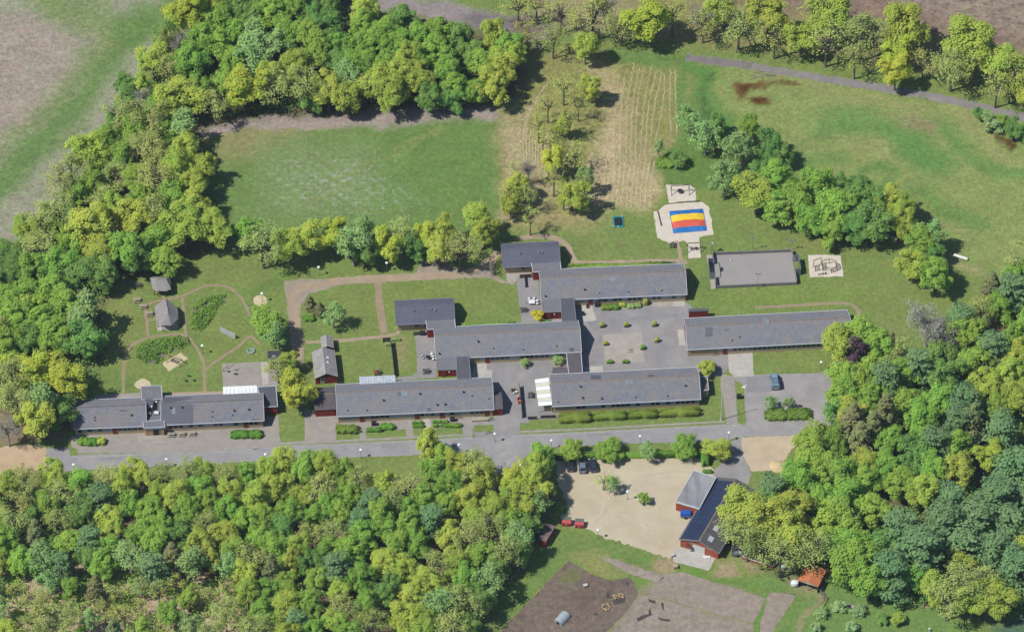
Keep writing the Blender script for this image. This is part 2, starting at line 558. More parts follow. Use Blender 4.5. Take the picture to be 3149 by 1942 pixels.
HEATHER = cover_poly(GXr, GYr, wpts('D', [(1640, -400), (2900, -400), (2900, 165), (2452, 130), (2290, 95), (2120, 60), (1950, 34), (1700, 8)]), 6)
MOTT = np.maximum.reduce([cover_poly(GXr, GYr, FIELD_P, 3) * .7, cover_poly(GXr, GYr, wpts('D', [(1190, 262), (1290, 170), (1440, 120), (1625, 155), (1600, 330), (1590, 510), (1300, 560), (1200, 545)]), 5),
                          cover_poly(GXr, GYr, FLOOR_P[0], 3), cover_poly(GXr, GYr, wpts('D', [(1280, 60), (2452, 130), (2452, 230), (1900, 160), (1640, 110)]), 5) * .8, cover_poly(GXr, GYr, MEADOW_P, 5) * .45,
                          cover_poly(GXr, GYr, SPORTS_P, 3) * .4])


def ground_mat():
    m, nt, b = nodes('ground_cover')
    co = nd(nt, 'NewGeometry').outputs['Position']
    a = nd(nt, 'Attribute', attribute_name='Col').outputs['Color']
    d = nd(nt, 'Attribute', attribute_name='daisy').outputs['Fac']
    c = mul_col(nt, a, noise_fac(nt, co, .16, 6, .9, 1.1, .7, None, .15))
    # yellower and greener tufts
    yf = noise_fac(nt, co, .55, 6, 0, 1, .75, None, .13)
    tint = mixc(nt, yf, (.9, 1.03, .9), (1.12, .97, 1.08))
    mm = nd(nt, 'VectorMath', operation='MULTIPLY')
    nt.links.new(c, mm.inputs[0])
    nt.links.new(tint, mm.inputs[1])
    c = mul_col(nt, mm.outputs[0], noise_fac(nt, co, 1.0, 8, .8, 1.2, .8, None, .1))
    # rougher ground: tufts and bare spots
    mo = nd(nt, 'Attribute', attribute_name='mott').outputs['Fac']
    c = mixc(nt, mo, c, mul_col(nt, c, noise_fac(nt, co, .6, 8, .74, 1.26, .85, None, .09)))
    he = nd(nt, 'Attribute', attribute_name='heather').outputs['Fac']
    hm = nd(nt, 'Math', operation='MULTIPLY', use_clamp=True)
    nt.links.new(noise_fac(nt, co, .42, 8, -.6, 1.1, .8, None, .11), hm.inputs[0])
    nt.links.new(he, hm.inputs[1])
    c = mixc(nt, hm.outputs[0], c, A(116, 97, 87))
    n = nd(nt, 'TexNoise')
    n.inputs['Scale'].default_value = .62
    n.inputs['Detail'].default_value = 7
    n.inputs['Roughness'].default_value = .8
    nt.links.new(co, n.inputs['Vector'])
    ad = nd(nt, 'Math', operation='MULTIPLY_ADD')
    nt.links.new(d, ad.inputs[0])
    ad.inputs[1].default_value = .17
    nt.links.new(n.outputs[0], ad.inputs[2])
    mr = nd(nt, 'MapRange')
    mr.inputs['From Min'].default_value = .66
    mr.inputs['From Max'].default_value = .8
    mr.inputs['To Max'].default_value = .42
    nt.links.new(ad.outputs[0], mr.inputs[0])
    c = mixc(nt, mr.outputs[0], c, A(205, 210, 205))
    nt.links.new(c, b.inputs['Base Color'])
    b.inputs['Roughness'].default_value = .95
    b.inputs['Specular IOR Level'].default_value = .1
    bp = nd(nt, 'Bump')
    bp.inputs['Strength'].default_value = .5
    bp.inputs['Distance'].default_value = .25
    n2 = nd(nt, 'TexNoise')
    n2.inputs['Scale'].default_value = 2.2
    n2.inputs['Detail'].default_value = 5
    nt.links.new(co, n2.inputs['Vector'])
    nt.links.new(n2.outputs[0], bp.inputs['Height'])
    nt.links.new(bp.outputs[0], b.inputs['Normal'])
    return m


M_GROUND = ground_mat()
nx_, ny_ = len(GX), len(GY)
ii, jj = np.meshgrid(np.arange(nx_ - 1), np.arange(ny_ - 1))
q0 = (jj * nx_ + ii).ravel()
QUADS = np.stack([q0, q0 + 1, q0 + nx_ + 1, q0 + nx_], 1)
ccx = (GXr[QUADS[:, 0]] + GXr[QUADS[:, 2]]) / 2
ccy = (GYr[QUADS[:, 0]] + GYr[QUADS[:, 2]]) / 2
cls = np.zeros(len(QUADS), int)
for k, polys in ((1, [FIELD_P]), (2, [SPORTS_P]), (3, [MEADOW_P]), (4, [HEATH_P]), (5, FLOOR_P)):
    for p in polys:
        cls[inside(ccx, ccy, p) & (cls == 0)] = k


def np_mesh(name, verts, quads, mats, attrs=()):
    me = bpy.data.meshes.new(name)
    nv, nf = len(verts), len(quads)
    k = quads.shape[1]
    me.vertices.add(nv)
    me.vertices.foreach_set('co', np.asarray(verts, np.float32).ravel())
    me.loops.add(nf * k)
    me.loops.foreach_set('vertex_index', np.asarray(quads, np.int32).ravel())
    me.polygons.add(nf)
    me.polygons.foreach_set('loop_start', np.arange(0, nf * k, k, dtype=np.int32))
    me.update(calc_edges=True)
    for an, typ, data in attrs:
        at = me.attributes.new(an, typ, 'POINT')
        at.data.foreach_set('color' if typ == 'FLOAT_COLOR' else 'value', np.asarray(data, np.float32).ravel())
    for m in mats:
        me.materials.append(m)
    return me


for k, nm in enumerate(('grounds', 'field', 'sports_lawn', 'meadow', 'heath', 'forest_floor')):
    sel = QUADS[cls == k]
    used, inv = np.unique(sel, return_inverse=True)
    vs = np.stack([GXr[used], GYr[used], np.zeros(len(used))], 1)
    cc = np.concatenate([GCOL[used], np.ones((len(used), 1))], 1)
    o = link(nm, np_mesh(nm, vs, inv.reshape(-1, 4), [M_GROUND], [('Col', 'FLOAT_COLOR', cc), ('daisy', 'FLOAT', DAISY[used]), ('mott', 'FLOAT', MOTT[used]), ('heather', 'FLOAT', HEATHER[used])]))
    tag(o, kind='structure')

base = MB().poly([(-900, -700, -.25), (900, -700, -.25), (900, 1000, -.25), (-900, 1000, -.25)]).build(
    'countryside', pm('countryside_green', A(112, 126, 72), A(140, 138, 96), .05, .2, .95, .1, 1.0, .1, patch=.01))
tag(base, kind='structure')

# ------------------------------------------------------------------ flat sheets: roads, paths, paving, sand
GRIT = dict(rough=.93, spec=.12)
M_ASPH = pm('asphalt', A(145, 143, 145), A(160, 156, 154), .5, .1, fine=5, finevar=.1, patch=.11, **GRIT)
M_LOT = pm('car_park_asphalt', A(146, 142, 141), A(166, 160, 156), .35, .1, fine=5, finevar=.08, patch=.12, **GRIT)
M_COURT = pm('courtyard_asphalt', A(138, 135, 136), A(158, 153, 149), .3, .12, fine=5, finevar=.1, patch=.1, **GRIT)
M_PAVE = pm('old_paving', A(152, 145, 138), A(164, 156, 146), .6, .1, fine=9, finevar=.1, patch=.2, **GRIT)
M_SLAB = pm('pale_slabs', A(176, 171, 164), A(190, 184, 174), .8, .1, fine=7, finevar=.12, patch=.3, **GRIT)
M_SLAB2 = pm('worn_concrete_slabs', A(160, 154, 145), A(176, 168, 154), .5, .1, fine=7, finevar=.1, patch=.3, **GRIT)
M_PATH = pm('trodden_earth', A(163, 142, 118), A(150, 136, 108), .7, .12, fine=8, finevar=.12, patch=.25, **GRIT)
M_PATHL = pm('sandy_gravel_path', A(176, 156, 132), A(160, 142, 120), .6, .1, fine=8, finevar=.12, patch=.16, **GRIT)
M_GRAVEL = pm('tan_gravel', A(197, 185, 160), A(186, 171, 144), .25, .08, fine=10, finevar=.12, patch=.09, **GRIT)
M_SANDY = pm('bright_sand', A(216, 205, 190), A(204, 192, 174), .9, .07, fine=9, finevar=.1, patch=.5, **GRIT)
M_SAND2 = pm('yellow_sand', A(208, 194, 160), A(196, 178, 142), .9, .08, fine=9, finevar=.1, patch=.5, **GRIT)
M_SOIL = pm('dark_soil', A(127, 113, 101), A(106, 92, 80), .7, .28, fine=3, finevar=.3, patch=.1, bump=.6, **GRIT)
M_TILL = pm('tilled_soil', A(158, 144, 133), A(146, 134, 120), .7, .2, fine=3.5, finevar=.22, patch=.12, bump=.6, **GRIT)
M_TILL2 = pm('weedy_soil', A(156, 143, 132), A(140, 130, 114), .7, .24, fine=3.5, finevar=.22, patch=.18, bump=.6, **GRIT)
M_GPATH = pm('grey_forest_track', A(146, 140, 137), A(130, 123, 119), .4, .12, fine=6, finevar=.15, patch=.12, **GRIT)


def densify(pts, step=.8, jag=.0, seed=0, closed=True):
    rr = random.Random(seed)
    out = []
    n = len(pts)
    for i in range(n if closed else n - 1):
        a, b = Vector(pts[i][:2]), Vector(pts[(i + 1) % n][:2])
        k = max(1, int((b - a).length / step)) if jag else 1
        nrm = Vector((-(b - a).y, (b - a).x)).normalized() if (b - a).length > 1e-6 else Vector((0, 0))
        for j in range(k):
            p = a.lerp(b, j / k)
            if jag:
                p = p + nrm * rr.gauss(0, jag) + Vector((rr.gauss(0, jag * .3), rr.gauss(0, jag * .3)))
            out.append((p.x, p.y))
    if not closed:
        out.append(tuple(pts[-1][:2]))
    return out


def smooth(pts, closed=False, it=2):
    """Chaikin corner cutting"""
    pts = [Vector(p[:2]) for p in pts]
    for _ in range(it):
        q = []
        n = len(pts)
        if not closed:
            q.append(pts[0])
        for i in range(n if closed else n - 1):
            a, b = pts[i], pts[(i + 1) % n]
            q += [a.lerp(b, .25), a.lerp(b, .75)]
        if not closed:
            q.append(pts[-1])
        pts = q
    return [(p.x, p.y) for p in pts]


def flat_mesh(name, loops, z, m):
    v, f = [], []
    for lp in loops:
        for tri in [None]:
            t = geometry.tessellate_polygon([[Vector((x, y, 0)) for x, y in lp]])
            n = len(v)
            v += [(x, y, z) for x, y in lp]
            for a, b, c in t:
                pa, pb, pc = lp[a], lp[b], lp[c]
                if (pb[0] - pa[0]) * (pc[1] - pa[1]) - (pb[1] - pa[1]) * (pc[0] - pa[0]) < 0:
                    b, c = c, b
                f.append((n + a, n + b, n + c))
    me = bpy.data.meshes.new(name)
    me.from_pydata(v, [], f)
    me.materials.append(m)
    return me


def sheet(name, t, pts, lvl, m, jag=.0, sm=0, seed=1):
    w = wpts(t, pts)
    if sm:
        w = smooth(w, True, sm)
    w = densify(w, .7, jag, seed)
    o = link(name, flat_mesh(name, [w], .005 * lvl, m))
    return tag(o, kind='structure')


def strip(name, t, pts, width, lvl, m, jag=.0, sm=2, seed=1, w2=None):
    c = smooth(wpts(t, pts), False, sm)
    c = densify(c, .6, 1e-6, seed, False)
    rr = random.Random(seed)
    L_, R_ = [], []
    for i, p in enumerate(c):
        a, b = Vector(c[max(0, i - 1)]), Vector(c[min(len(c) - 1, i + 1)])
        d = (b - a).normalized()
        nrm = Vector((-d.y, d.x))
        ww = (width if w2 is None else width + (w2 - width) * i / (len(c) - 1)) * .5
        p = Vector(p)
        L_.append(p + nrm * (ww + rr.gauss(0, jag)))
        R_.append(p - nrm * (ww + rr.gauss(0, jag)))
    v = [(*q, .005 * lvl) for q in L_] + [(*q, .005 * lvl) for q in R_]
    n = len(L_)
    f = [(n + i, n + i + 1, i + 1, i) for i in range(n - 1)]
    me = bpy.data.meshes.new(name)
    me.from_pydata(v, [], f)
    me.materials.append(m)
    o = link(name, me)
    return tag(o, kind='structure')


# road and its junction
sheet('road', 'k', [('i', 330, 220), ('i', 490, 214), ('i', 492, 274), ('i', 550, 267), ('i', 1000, 257), ('i', 1380, 242), ('j', 0, 218), ('j', 300, 200), ('j', 600, 189),
                    ('j', 1150, 164), ('j', 1400, 150), ('j', 1550, 143), ('j', 1640, 137), (0, 118), (90, 124), (400, 114), (950, 84), (1400, 62), (1545, 52), (1620, 40),
                    ('h', 0, 1580), ('h', 200, 1560), ('h', 480, 1530), ('l', 300, 40), ('l', 262, 128), (1833, 132), (1650, 139), (1580, 150), (1570, 170), (840, 187), (380, 207), (200, 227), (140, 262),
                    (60, 352), (20, 390), ('j', 1770, 400), ('j', 1725, 392), ('j', 1690, 305), ('j', 1610, 258), ('j', 1480, 246), ('j', 1300, 262), ('j', 640, 286),
                    ('j', 0, 312), ('i', 1155, 346), ('i', 880, 352), ('i', 370, 388), ('i', 335, 392)], 3, M_ASPH, .05)
sheet('access_road', 'k', [(1575, 172), (1650, 139), (1662, 260), (1720, 400), (1700, 470), (1470, 430), (1440, 390), (1500, 330), (1590, 260)], 4, M_COURT, .06)
# car park by the van
sheet('car_park', 'h', [(-270, 1190), (-110, 1180), (-105, 1175), (475, 1155), (492, 1300), (512, 1450), (480, 1530), (200, 1560), (0, 1580), (-150, 1560), (-120, 1500), (-135, 1380), (-140, 1250), (-170, 1225)],
      2, M_LOT, .05)
# the little island of grass and shrubs in the car park keeps its own kerb
sheet('planting_bed', 'h', [(10, 1460), (60, 1430), (340, 1440), (345, 1475), (60, 1500), (20, 1490)], 5, pm('shrub_bed_soil', A(150, 112, 92), A(120, 96, 78), patch=.6), .06)
# courtyard between the wings
sheet('courtyard', 'g', [(60, 478), (215, 470), (230, 640), (520, 640), (1250, 660), (1300, 690), (1310, 1040), (1560, 1020), (1560, 1120), (1510, 1180), (1350, 1200), (300, 1180), (310, 1430),
                         (370, 1440), (365, 1480), (160, 1490), (155, 1512), ('k', 90, 40), ('k', 88, 122), ('k', 0, 116), ('j', 1645, 135), ('j', 1560, 140), ('j', 1550, 105), ('j', 1690, 100), ('j', 1690, 55),
                         ('j', 1555, 55), ('j', 1540, 138), ('j', 1478, 142), ('j', 1470, 20), ('f', 1690, 1480), ('f', 1690, 1260), ('f', 1520, 1190), (520, 1170), (520, 800), (100, 800), (66, 530)], 2, M_COURT, .04)
sheet('inner_court', 'f', [(1525, 1075), (2200, 1050), (2220, 1180), (1690, 1196), (1530, 1200)], 3, M_COURT, .04)
sheet('terrace', 'f', [(1130, 905), (1265, 830), (1290, 1050), (1290, 1190), (1010, 1215), (1020, 1190), (1120, 1180), (1155, 1150), (1140, 920)], 2, M_COURT, .05)
sheet('paved_square', 'g', [(667, 890), (945, 874), (972, 1084), (692, 1095)], 4, M_SLAB2, .03)
for poly in ([(515, 685), (595, 680), (632, 795), (535, 798)], [(540, 1118), (672, 1110), (676, 1150), (545, 1158)], [(1198, 856), (1240, 852), (1256, 965), (1210, 968)],
             [(1165, 655), (1248, 648), (1252, 690), (1168, 694)]):
    sheet('paved_patch', 'g', poly, 4, M_SLAB, .04)
sheet('paved_patch', 'f', [(1560, 1090), (1640, 1087), (1645, 1140), (1680, 1140), (1680, 1186), (1530, 1192)], 4, M_SLAB, .04)
sheet('paved_patch', 'g', [(1020, 665), (1165, 655), (1168, 694), (1020, 690)], 4, M_SLAB2, .04)
sheet('paved_yard', 'g', [(1556, 1028), (1728, 1018), (1736, 1182), (1600, 1188), (1560, 1150)], 4, M_SLAB, .03)
sheet('pavement', 'g', [(1510, 1165), (1600, 1185), (1610, 1320), (1625, 1512), ('k', 1622, 40), ('k', 1545, 52), ('g', 1545, 1512), ('g', 1520, 1340), ('g', 1500, 1240)], 3, M_PAVE, .04)
sheet('pavement', 'k', [(90, 95), (400, 84), (900, 58), (1510, 25), (1545, 36), (900, 72), (400, 98), (92, 110)], 4, M_PAVE, .03)
sheet('pavement', 'j', [(182, 178), (360, 165), (600, 160), (1150, 132), (1480, 118), (1545, 114), (1545, 128), (1150, 148), (600, 177), (185, 196)], 4, M_PAVE, .03)
sheet('forecourt', 'm', [(60, 500), (68, 785), (130, 800), (140, 850), (1000, 842), (1900, 800), (2320, 765), (2330, 735), (2312, 680), (2300, 440), (2110, 480), (100, 560)], 2, M_PAVE, .05)
sheet('driveway', 'j', [(358, -60), (360, 168), (582, 158), (578, 45), (580, -20)], 5, M_PAVE, .05)
sheet('front_paving', 'j', [(585, -10), (578, 42), (742, 92), (748, 160), (795, 158), (790, 100), (1070, 85), (1080, 140), (1128, 135), (1120, 80), (1205, 82), (1205, 105), (1250, 100), (1250, 80), (1472, 70), (1475, 118),
                            (1535, 112), (1535, 0), (1000, -10)], 5, M_PAVE, .05)
sheet('slab_path', 'n', [(1405, 545), (1475, 545), (1490, 690), (1420, 690)], 7, M_SLAB, .02)
sheet('back_path', 'm', [(440, 215), (810, 200), (812, 270), (300, 280), (330, 225)], 2, M_PAVE, .06)
sheet('back_path', 'm', [(1140, 195), (1700, 180), (1702, 240), (1060, 260)], 2, M_PATHL, .06)
sheet('play_court', 'e', [(1562, 1095), (1833, 1082), (1960, 1080), (1965, 1250), (1575, 1265)], 3, M_PAVE, .05)
sheet('slab_path', 'f', [(50, 1082), (95, 1082), (105, 1240), (62, 1245)], 5, M_SLAB, .03)
# gravel yard and sandy pads
sheet('gravel_yard', 'k', [(340, 300), (420, 305), (600, 295), (850, 285), (1365, 262), (1372, 345), (1440, 355), (1480, 420), (1500, 460), (1400, 640), (1290, 860), (1225, 862), (1190, 930), (1150, 990), (1050, 970), (850, 900),
                           (620, 820), (560, 785), (385, 765), (380, 690), (440, 650), (350, 440)], 3, M_GRAVEL, .22)
sheet('gravel_pad', 'l', [('k', 1645, 142), (0, 136), (262, 128), (230, 190), (150, 300), (90, 370), (0, 380), ('k', 1720, 380), ('k', 1665, 270)], 5, pm('fine_gravel', A(200, 182, 156), A(186, 166, 138), .4, .1, fine=10, patch=.15, **GRIT), .12)
sheet('sand_heap_floor', 'i', [(-80, 225), (60, 205), (220, 195), (330, 215), (335, 385), (100, 400), (-80, 400)], 2, pm('pale_earth', A(198, 172, 142), A(184, 158, 126), .4, .1, fine=8, patch=.15, **GRIT), .2)
# wheel marks in the gravel, worn edges of the road
M_RUT = pm('gravel_rut', A(188, 175, 149), A(193, 180, 154), .8, .12, fine=6, patch=.5, **GRIT)
M_RUTL = pm('gravel_light', A(199, 187, 162), A(194, 181, 156), .8, .12, fine=6, patch=.5, **GRIT)
for n_, pts in enumerate(([(1440, 400), (1200, 350), (900, 400), (700, 560), (640, 720)], [(1440, 418), (1210, 372), (925, 420), (728, 575), (668, 730)], [(620, 740), (760, 640), (960, 720), (1120, 900)], [(600, 760), (752, 665), (940, 742), (1095, 905)],
                          [(400, 700), (520, 560), (800, 330)], [(1150, 700), (980, 560), (700, 400), (520, 420)])):
    strip('wheel_track', 'k', pts, .42, 4 + n_ % 3, M_RUT if n_ % 3 else M_RUTL, .1, seed=n_)
M_WORN = pm('worn_asphalt', A(168, 163, 158), A(156, 152, 149), .7, .14, fine=5, patch=.5, **GRIT)
strip('road_edge', 'k', [('j', 0, 222), ('j', 300, 204), ('j', 600, 193), ('j', 1150, 168), ('j', 1540, 147)], .5, 6, M_WORN, .12)
strip('road_edge', 'k', [(95, 130), (400, 119), (950, 89), (1400, 67), (1545, 57)], .5, 6, M_WORN, .12)
strip('road_edge', 'i', [(500, 281), (1000, 263), (1380, 248), (1833, 228)], .5, 6, M_WORN, .12)
sheet('worn_patch', 'j', [(1640, 170), (1800, 150), ('k', 60, 150), ('k', 40, 240), (1833, 340), (1740, 330), (1720, 240)], 4, pm('sandy_asphalt', A(166, 161, 156), A(152, 149, 148), .6, .14, fine=5, patch=.25, **GRIT), .3, 1)
# sandpits
sheet('sandpit', 'p', [(100, 352), (150, 345), (222, 282), (380, 262), (620, 246), (700, 300), (712, 380), (735, 460), (752, 602), (690, 605), (602, 625), (600, 640), (612, 846), (482, 856), (470, 690), (430, 662),
                       (350, 690), (270, 692), (145, 632)], 2, M_SANDY, .07)
sheet('sandpit', 'p', [(238, 62), (490, 64), (552, 108), (567, 242), (262, 258)], 2, M_SANDY, .07)
sheet('sandpit', 'p', [(1765, 822), (1850, 815), (2115, 824), (2152, 1048), (1785, 1062)], 2, M_SANDY, .07)
sheet('sandpit', 'e', [(1270, 1015), (1325, 1055), (1195, 1148), (1145, 1100), (1150, 1088)], 2, M_SAND2, .08)
sheet('sandpit', 'm', [(745, 100), (820, 42), (865, 48), (922, 88), (925, 150), (800, 165), (750, 125)], 2, M_SAND2, .06, sm=1)
sheet('sandpit', 'f', [(-10, 640), (25, 610), (75, 612), (100, 650), (80, 690), (10, 690)], 2, M_SAND2, .06, sm=2)
# paths in the play garden
PTH = dict(m=M_PATH, jag=.07)
strip('garden_path', 'e', [(870, 1300), (868, 1150), (885, 1010), (950, 950), (1050, 905), (1160, 895), (1290, 882), (1330, 910), (1400, 1000), (1435, 1080), (1440, 1180), (1442, 1290)], .75, 3, **PTH)
strip('garden_path', 'e', [(1045, 905), (1038, 830), (1025, 720), (1040, 670), (1140, 648), (1280, 625), (1380, 575), (1470, 540), (1580, 540), (1680, 600), (1740, 700), (1755, 760)], .75, 4, **PTH)
strip('garden_path', 'e', [(1285, 630), (1296, 780), (1310, 890)], .75, 5, **PTH)
strip('garden_path', 'e', [(1442, 1140), (1560, 1050), (1690, 970), (1762, 890), (1830, 960)], .75, 6, **PTH)
strip('garden_path', 'e', [(1145, 600), (1150, 640)], .6, 7, **PTH)
strip('garden_path', 'e', [(1040, 790), (1100, 785)], .6, 7, **PTH)
# gravel walk behind the wings
strip('gravel_walk', 'f', [(300, 1110), (310, 1000), (290, 800), (275, 640), (300, 570), (430, 540), (700, 500), (1000, 490), (1400, 470), (1560, 440), (1680, 350), (1730, 310)], 2.6, 3, M_PATHL, .15, w2=2.0)
sheet('gravel_walk', 'f', [(225, 515), (330, 500), (480, 500), (700, 478), (1150, 455), (1180, 370), (1270, 345), (1370, 390), (1480, 440), (1620, 420), (1690, 310), (1740, 310), (1690, 400), (1690, 470), (1780, 520),
                           (1833, 525), (1840, 540), (1760, 530), (1640, 490), (1300, 500), (900, 522), (640, 535), (480, 575), (390, 610), (335, 680), (335, 800), (355, 1000), (350, 1105), (300, 1110), (275, 1000), (245, 800), (230, 650), (210, 560)],
      2, pm('grey_gravel', A(166, 152, 136), A(150, 138, 122), .5, .1, fine=9, patch=.2, **GRIT), .15)
strip('gravel_walk', 'f', [(875, 520), (890, 700), (920, 880)], 1.7, 4, M_PATH, .1)
strip('gravel_walk', 'f', [(355, 945), (600, 935), (900, 905), (1010, 890), (1020, 860)], 1.0, 5, M_PATHL, .1)
strip('gravel_walk', 'g', [(60, 215), (200, 195), (330, 205), (420, 250), (455, 340), (480, 390), (700, 385), (1000, 375), (1240, 370), (1250, 395)], 1.5, 3, M_PATHL, .1)
strip('gravel_walk', 'g', [(1190, 230), (1215, 300), (1228, 380)], .9, 4, M_PATHL, .08)
sheet('gravel_walk', 'g', [(-5, 455), (170, 440), (200, 470), (120, 500), (65, 480), (60, 520), (-5, 528)], 4, M_SLAB2, .08)
strip('gravel_walk', 'h', [(-60, 700), (300, 680), (560, 665), (640, 680), (680, 760), (690, 800)], .9, 2, M_PATH, .1)
strip('forest_track', 'D', [(1645, 138), (1800, 158), (1990, 192), (2200, 224), (2330, 252), (2470, 286), (2600, 320)], 2.6, 3, M_GPATH, .25)
strip('forest_track', 'D', [(1643, 137), (1720, 148), (1800, 158)], 2.3, 4, pm('dark_track', A(118, 110, 108), A(134, 126, 123), .5, .15, fine=5, patch=.2, **GRIT), .2)
# soil plots at the bottom edge
sheet('paddock', 'k', [(432, 1008), (600, 1108), (735, 1150), (870, 1122), (932, 1240), (840, 1370), (690, 1520), (640, 1600), (-120, 1600), (0, 1450), (200, 1250)], 2, M_SOIL, .1)
sheet('paddock_grass', 'k', [(350, 1150), (420, 1080), (470, 1060), (525, 1100), (500, 1150), (400, 1180)], 3, pm('thin_grass', A(116, 122, 76), A(110, 106, 78), patch=.4, **GRIT), .3)
sheet('vegetable_plot', 'k', [(650, 988), (700, 985), (1090, 1112), (1110, 1130), (1040, 1165), (1000, 1150), (860, 1100)], 2, M_TILL, .15)
sheet('vegetable_plot', 'k', [(1120, 1108), (1215, 1088), (1500, 1172), (1822, 1272), (1735, 1445), (1480, 1385), (1100, 1272), (990, 1235)], 2, M_TILL, .1)
sheet('vegetable_plot', 'k', [(935, 1262), (1010, 1245), (1110, 1290), (1480, 1398), (1735, 1455), (1700, 1640), (640, 1640)], 2, M_TILL2, .12)
sheet('vegetable_plot', 'l', [(40, 1238), (90, 1228), (225, 1258), (60, 1512), (0, 1620), (-40, 1620), (-25, 1460)], 2, M_TILL, .12)
M_WET = pm('damp_peat', A(92, 82, 78), A(72, 62, 58), patch=.8, **GRIT)
for poly in ([(1005, 1340), (1015, 1345), (1020, 1390), (1000, 1400), (960, 1420), (920, 1440), (910, 1415), (990, 1385)], [(1060, 1405), (1150, 1425), (1140, 1440), (1070, 1425)], [(1080, 1305), (1110, 1310), (1108, 1360), (1095, 1350)],
             [(990, 1280), (1050, 1290), (1045, 1312), (1000, 1300)], [(700, 1240), (730, 1235), (735, 1270), (700, 1275)], [(830, 1150), (870, 1170), (850, 1190), (832, 1170)], [(740, 1290), (830, 1260), (830, 1300), (760, 1320)],
             [(600, 1385), (640, 1380), (640, 1400)]):
    sheet('damp_patch', 'k', poly, 3, M_WET, .15)
sheet('concrete_apron', 'k', [(1175, 940), (1218, 912), (1300, 935), (1470, 985), (1420, 1080), (1168, 1018)], 5, M_SLAB, .03)
# mended places in the asphalt
M_MEND = pm('asphalt_mend', A(137, 134, 136), A(148, 144, 144), .6, .08, fine=6, patch=.4, **GRIT)
for poly in ([('i', 700, 274), ('i', 860, 270), ('i', 862, 300), ('i', 702, 304)], [('j', 900, 190), ('j', 1010, 183), ('j', 1012, 208), ('j', 902, 214)], [('k', 560, 110), ('k', 740, 100), ('k', 742, 128), ('k', 562, 138)]):
    sheet('asphalt_patch', 'k', poly, 4, M_MEND, .05)
for poly in ([(560, 800), (800, 770), (1200, 740), (1210, 770), (820, 800), (600, 850)], [(1000, 990), (1110, 980), (1115, 1080), (1010, 1090)], [(560, 1000), (640, 990), (660, 1090), (570, 1100)]):
    sheet('asphalt_patch', 'g', poly, 4, M_MEND, .06)
sheet('asphalt_patch', 'h', [(-130, 1190), (40, 1180), (60, 1290), (-120, 1300)], 4, M_MEND, .06)
# white painted cross on the car park
M_PAINT = pm('road_paint', A(214, 206, 196), rough=.8, var=.1)
sheet('painted_marking', 'g', [(1650, 1258), (1662, 1250), (1668, 1244), (1672, 1250), (1684, 1241), (1688, 1246), (1674, 1256), (1676, 1266), (1668, 1270), (1664, 1262), (1652, 1268)], 4, M_PAINT)
# kerb stones along the road
M_KERB = pm('kerb_stone', A(178, 174, 168), rough=.9)


def kerb(pts, t):
    c = densify(wpts(t, pts), 1.0, 1e-6, 1, False)
    mb = MB()
    for i in range(len(c) - 1):
        a, b = Vector((*c[i], .02)), Vector((*c[i + 1], .02))
        mb.beam(a, a.lerp(b, .97), .12, .2)
    tag(mb.build('kerb', M_KERB), kind='structure')


kerb([('i', 550, 266), ('i', 1000, 256), ('i', 1380, 241), ('j', 0, 217), ('j', 300, 199), ('j', 600, 188), ('j', 1150, 163), ('j', 1540, 142)], 'i')
kerb([(90, 123), (400, 113), (950, 83), (1400, 61), (1545, 51)], 'k')

# swaths of mown hay lying on the orchard meadow
HAY = pm('mown_hay', A(194, 178, 142), A(176, 160, 122), .8, .2, .95, .1, patch=.5)
hv, hf = [], []
hr = random.Random(3)


def swath(pts, w):
    c = densify(smooth(wpts('c', pts), False, 2), .35, 1e-6, 1, False)
    run = 0
    for i in range(len(c) - 1):
        if run <= 0:
            run = hr.randint(-6, 22)
            if run <= 0:
                run = 0
                if hr.random() < .7:
                    continue
                run = 3
        run -= 1
        a, b = Vector(c[i]), Vector(c[i + 1])
        d = (b - a).normalized()
        nn = Vector((-d.y, d.x))
        n = len(hv)
        o = hr.gauss(0, .12)
        for p in (a, b):
            k = w * hr.uniform(.35, 1.1)
            l_, r_, t_ = p + nn * (k + o), p - nn * (k - o), p + nn * o
            hv.extend([(l_.x, l_.y, .012), (t_.x, t_.y, .05 + hr.random() * .07), (r_.x, r_.y, .012)])
        hf.extend([(n, n + 1, n + 4, n + 3), (n + 1, n + 2, n + 5, n + 4)])


tops = [(785, 560), (830, 540), (895, 445), (930, 480), (965, 480), (1020, 460), (1055, 500), (1090, 520), (1112, 520), (1152, 490), (1185, 495)]
mids = [(760, 740), (800, 740), (842, 740), (880, 740), (915, 700), (955, 760), (990, 740), (1040, 740), (1100, 750), (1145, 760), (1188, 760)]
bots = [(760, 1240), (800, 1240), (835, 1240), (870, 1240), (900, 1250), (935, 1250), (965, 1250), (1010, 960), (1050, 960), (1155, 930), (1195, 940)]
for a, b, c in zip(tops, mids, bots):
    swath([a, b, c], .22)
for k in range(13):
    x = 600 + k * 33
    swath([(x + 40, 1170 - abs(k - 8) * 8), (x + 20, 1300), (x + 10, 1460)], .3)
for k in range(10):
    swath([(95 + k * 24, 880 + k * 8), (90 + k * 22, 1000), (100 + k * 20, 1120), (120 + k * 14, 1200)], .26)
for k in range(6):
    swath([(300 - k * 30, 560 + k * 50), (180 - k * 10, 720 + k * 30), (120, 840 + k * 30)], .2)
me = bpy.data.meshes.new('mown_hay')
me.from_pydata(hv, [], hf)
me.materials.append(HAY)
tag(link('mown_hay', me), label='tan swaths of mown hay lying in rows across the orchard meadow', cat='hay', kind='stuff')
# ------------------------------------------------------------------ buildings
SLOPE_T, Z_EAVE = .54, 2.4


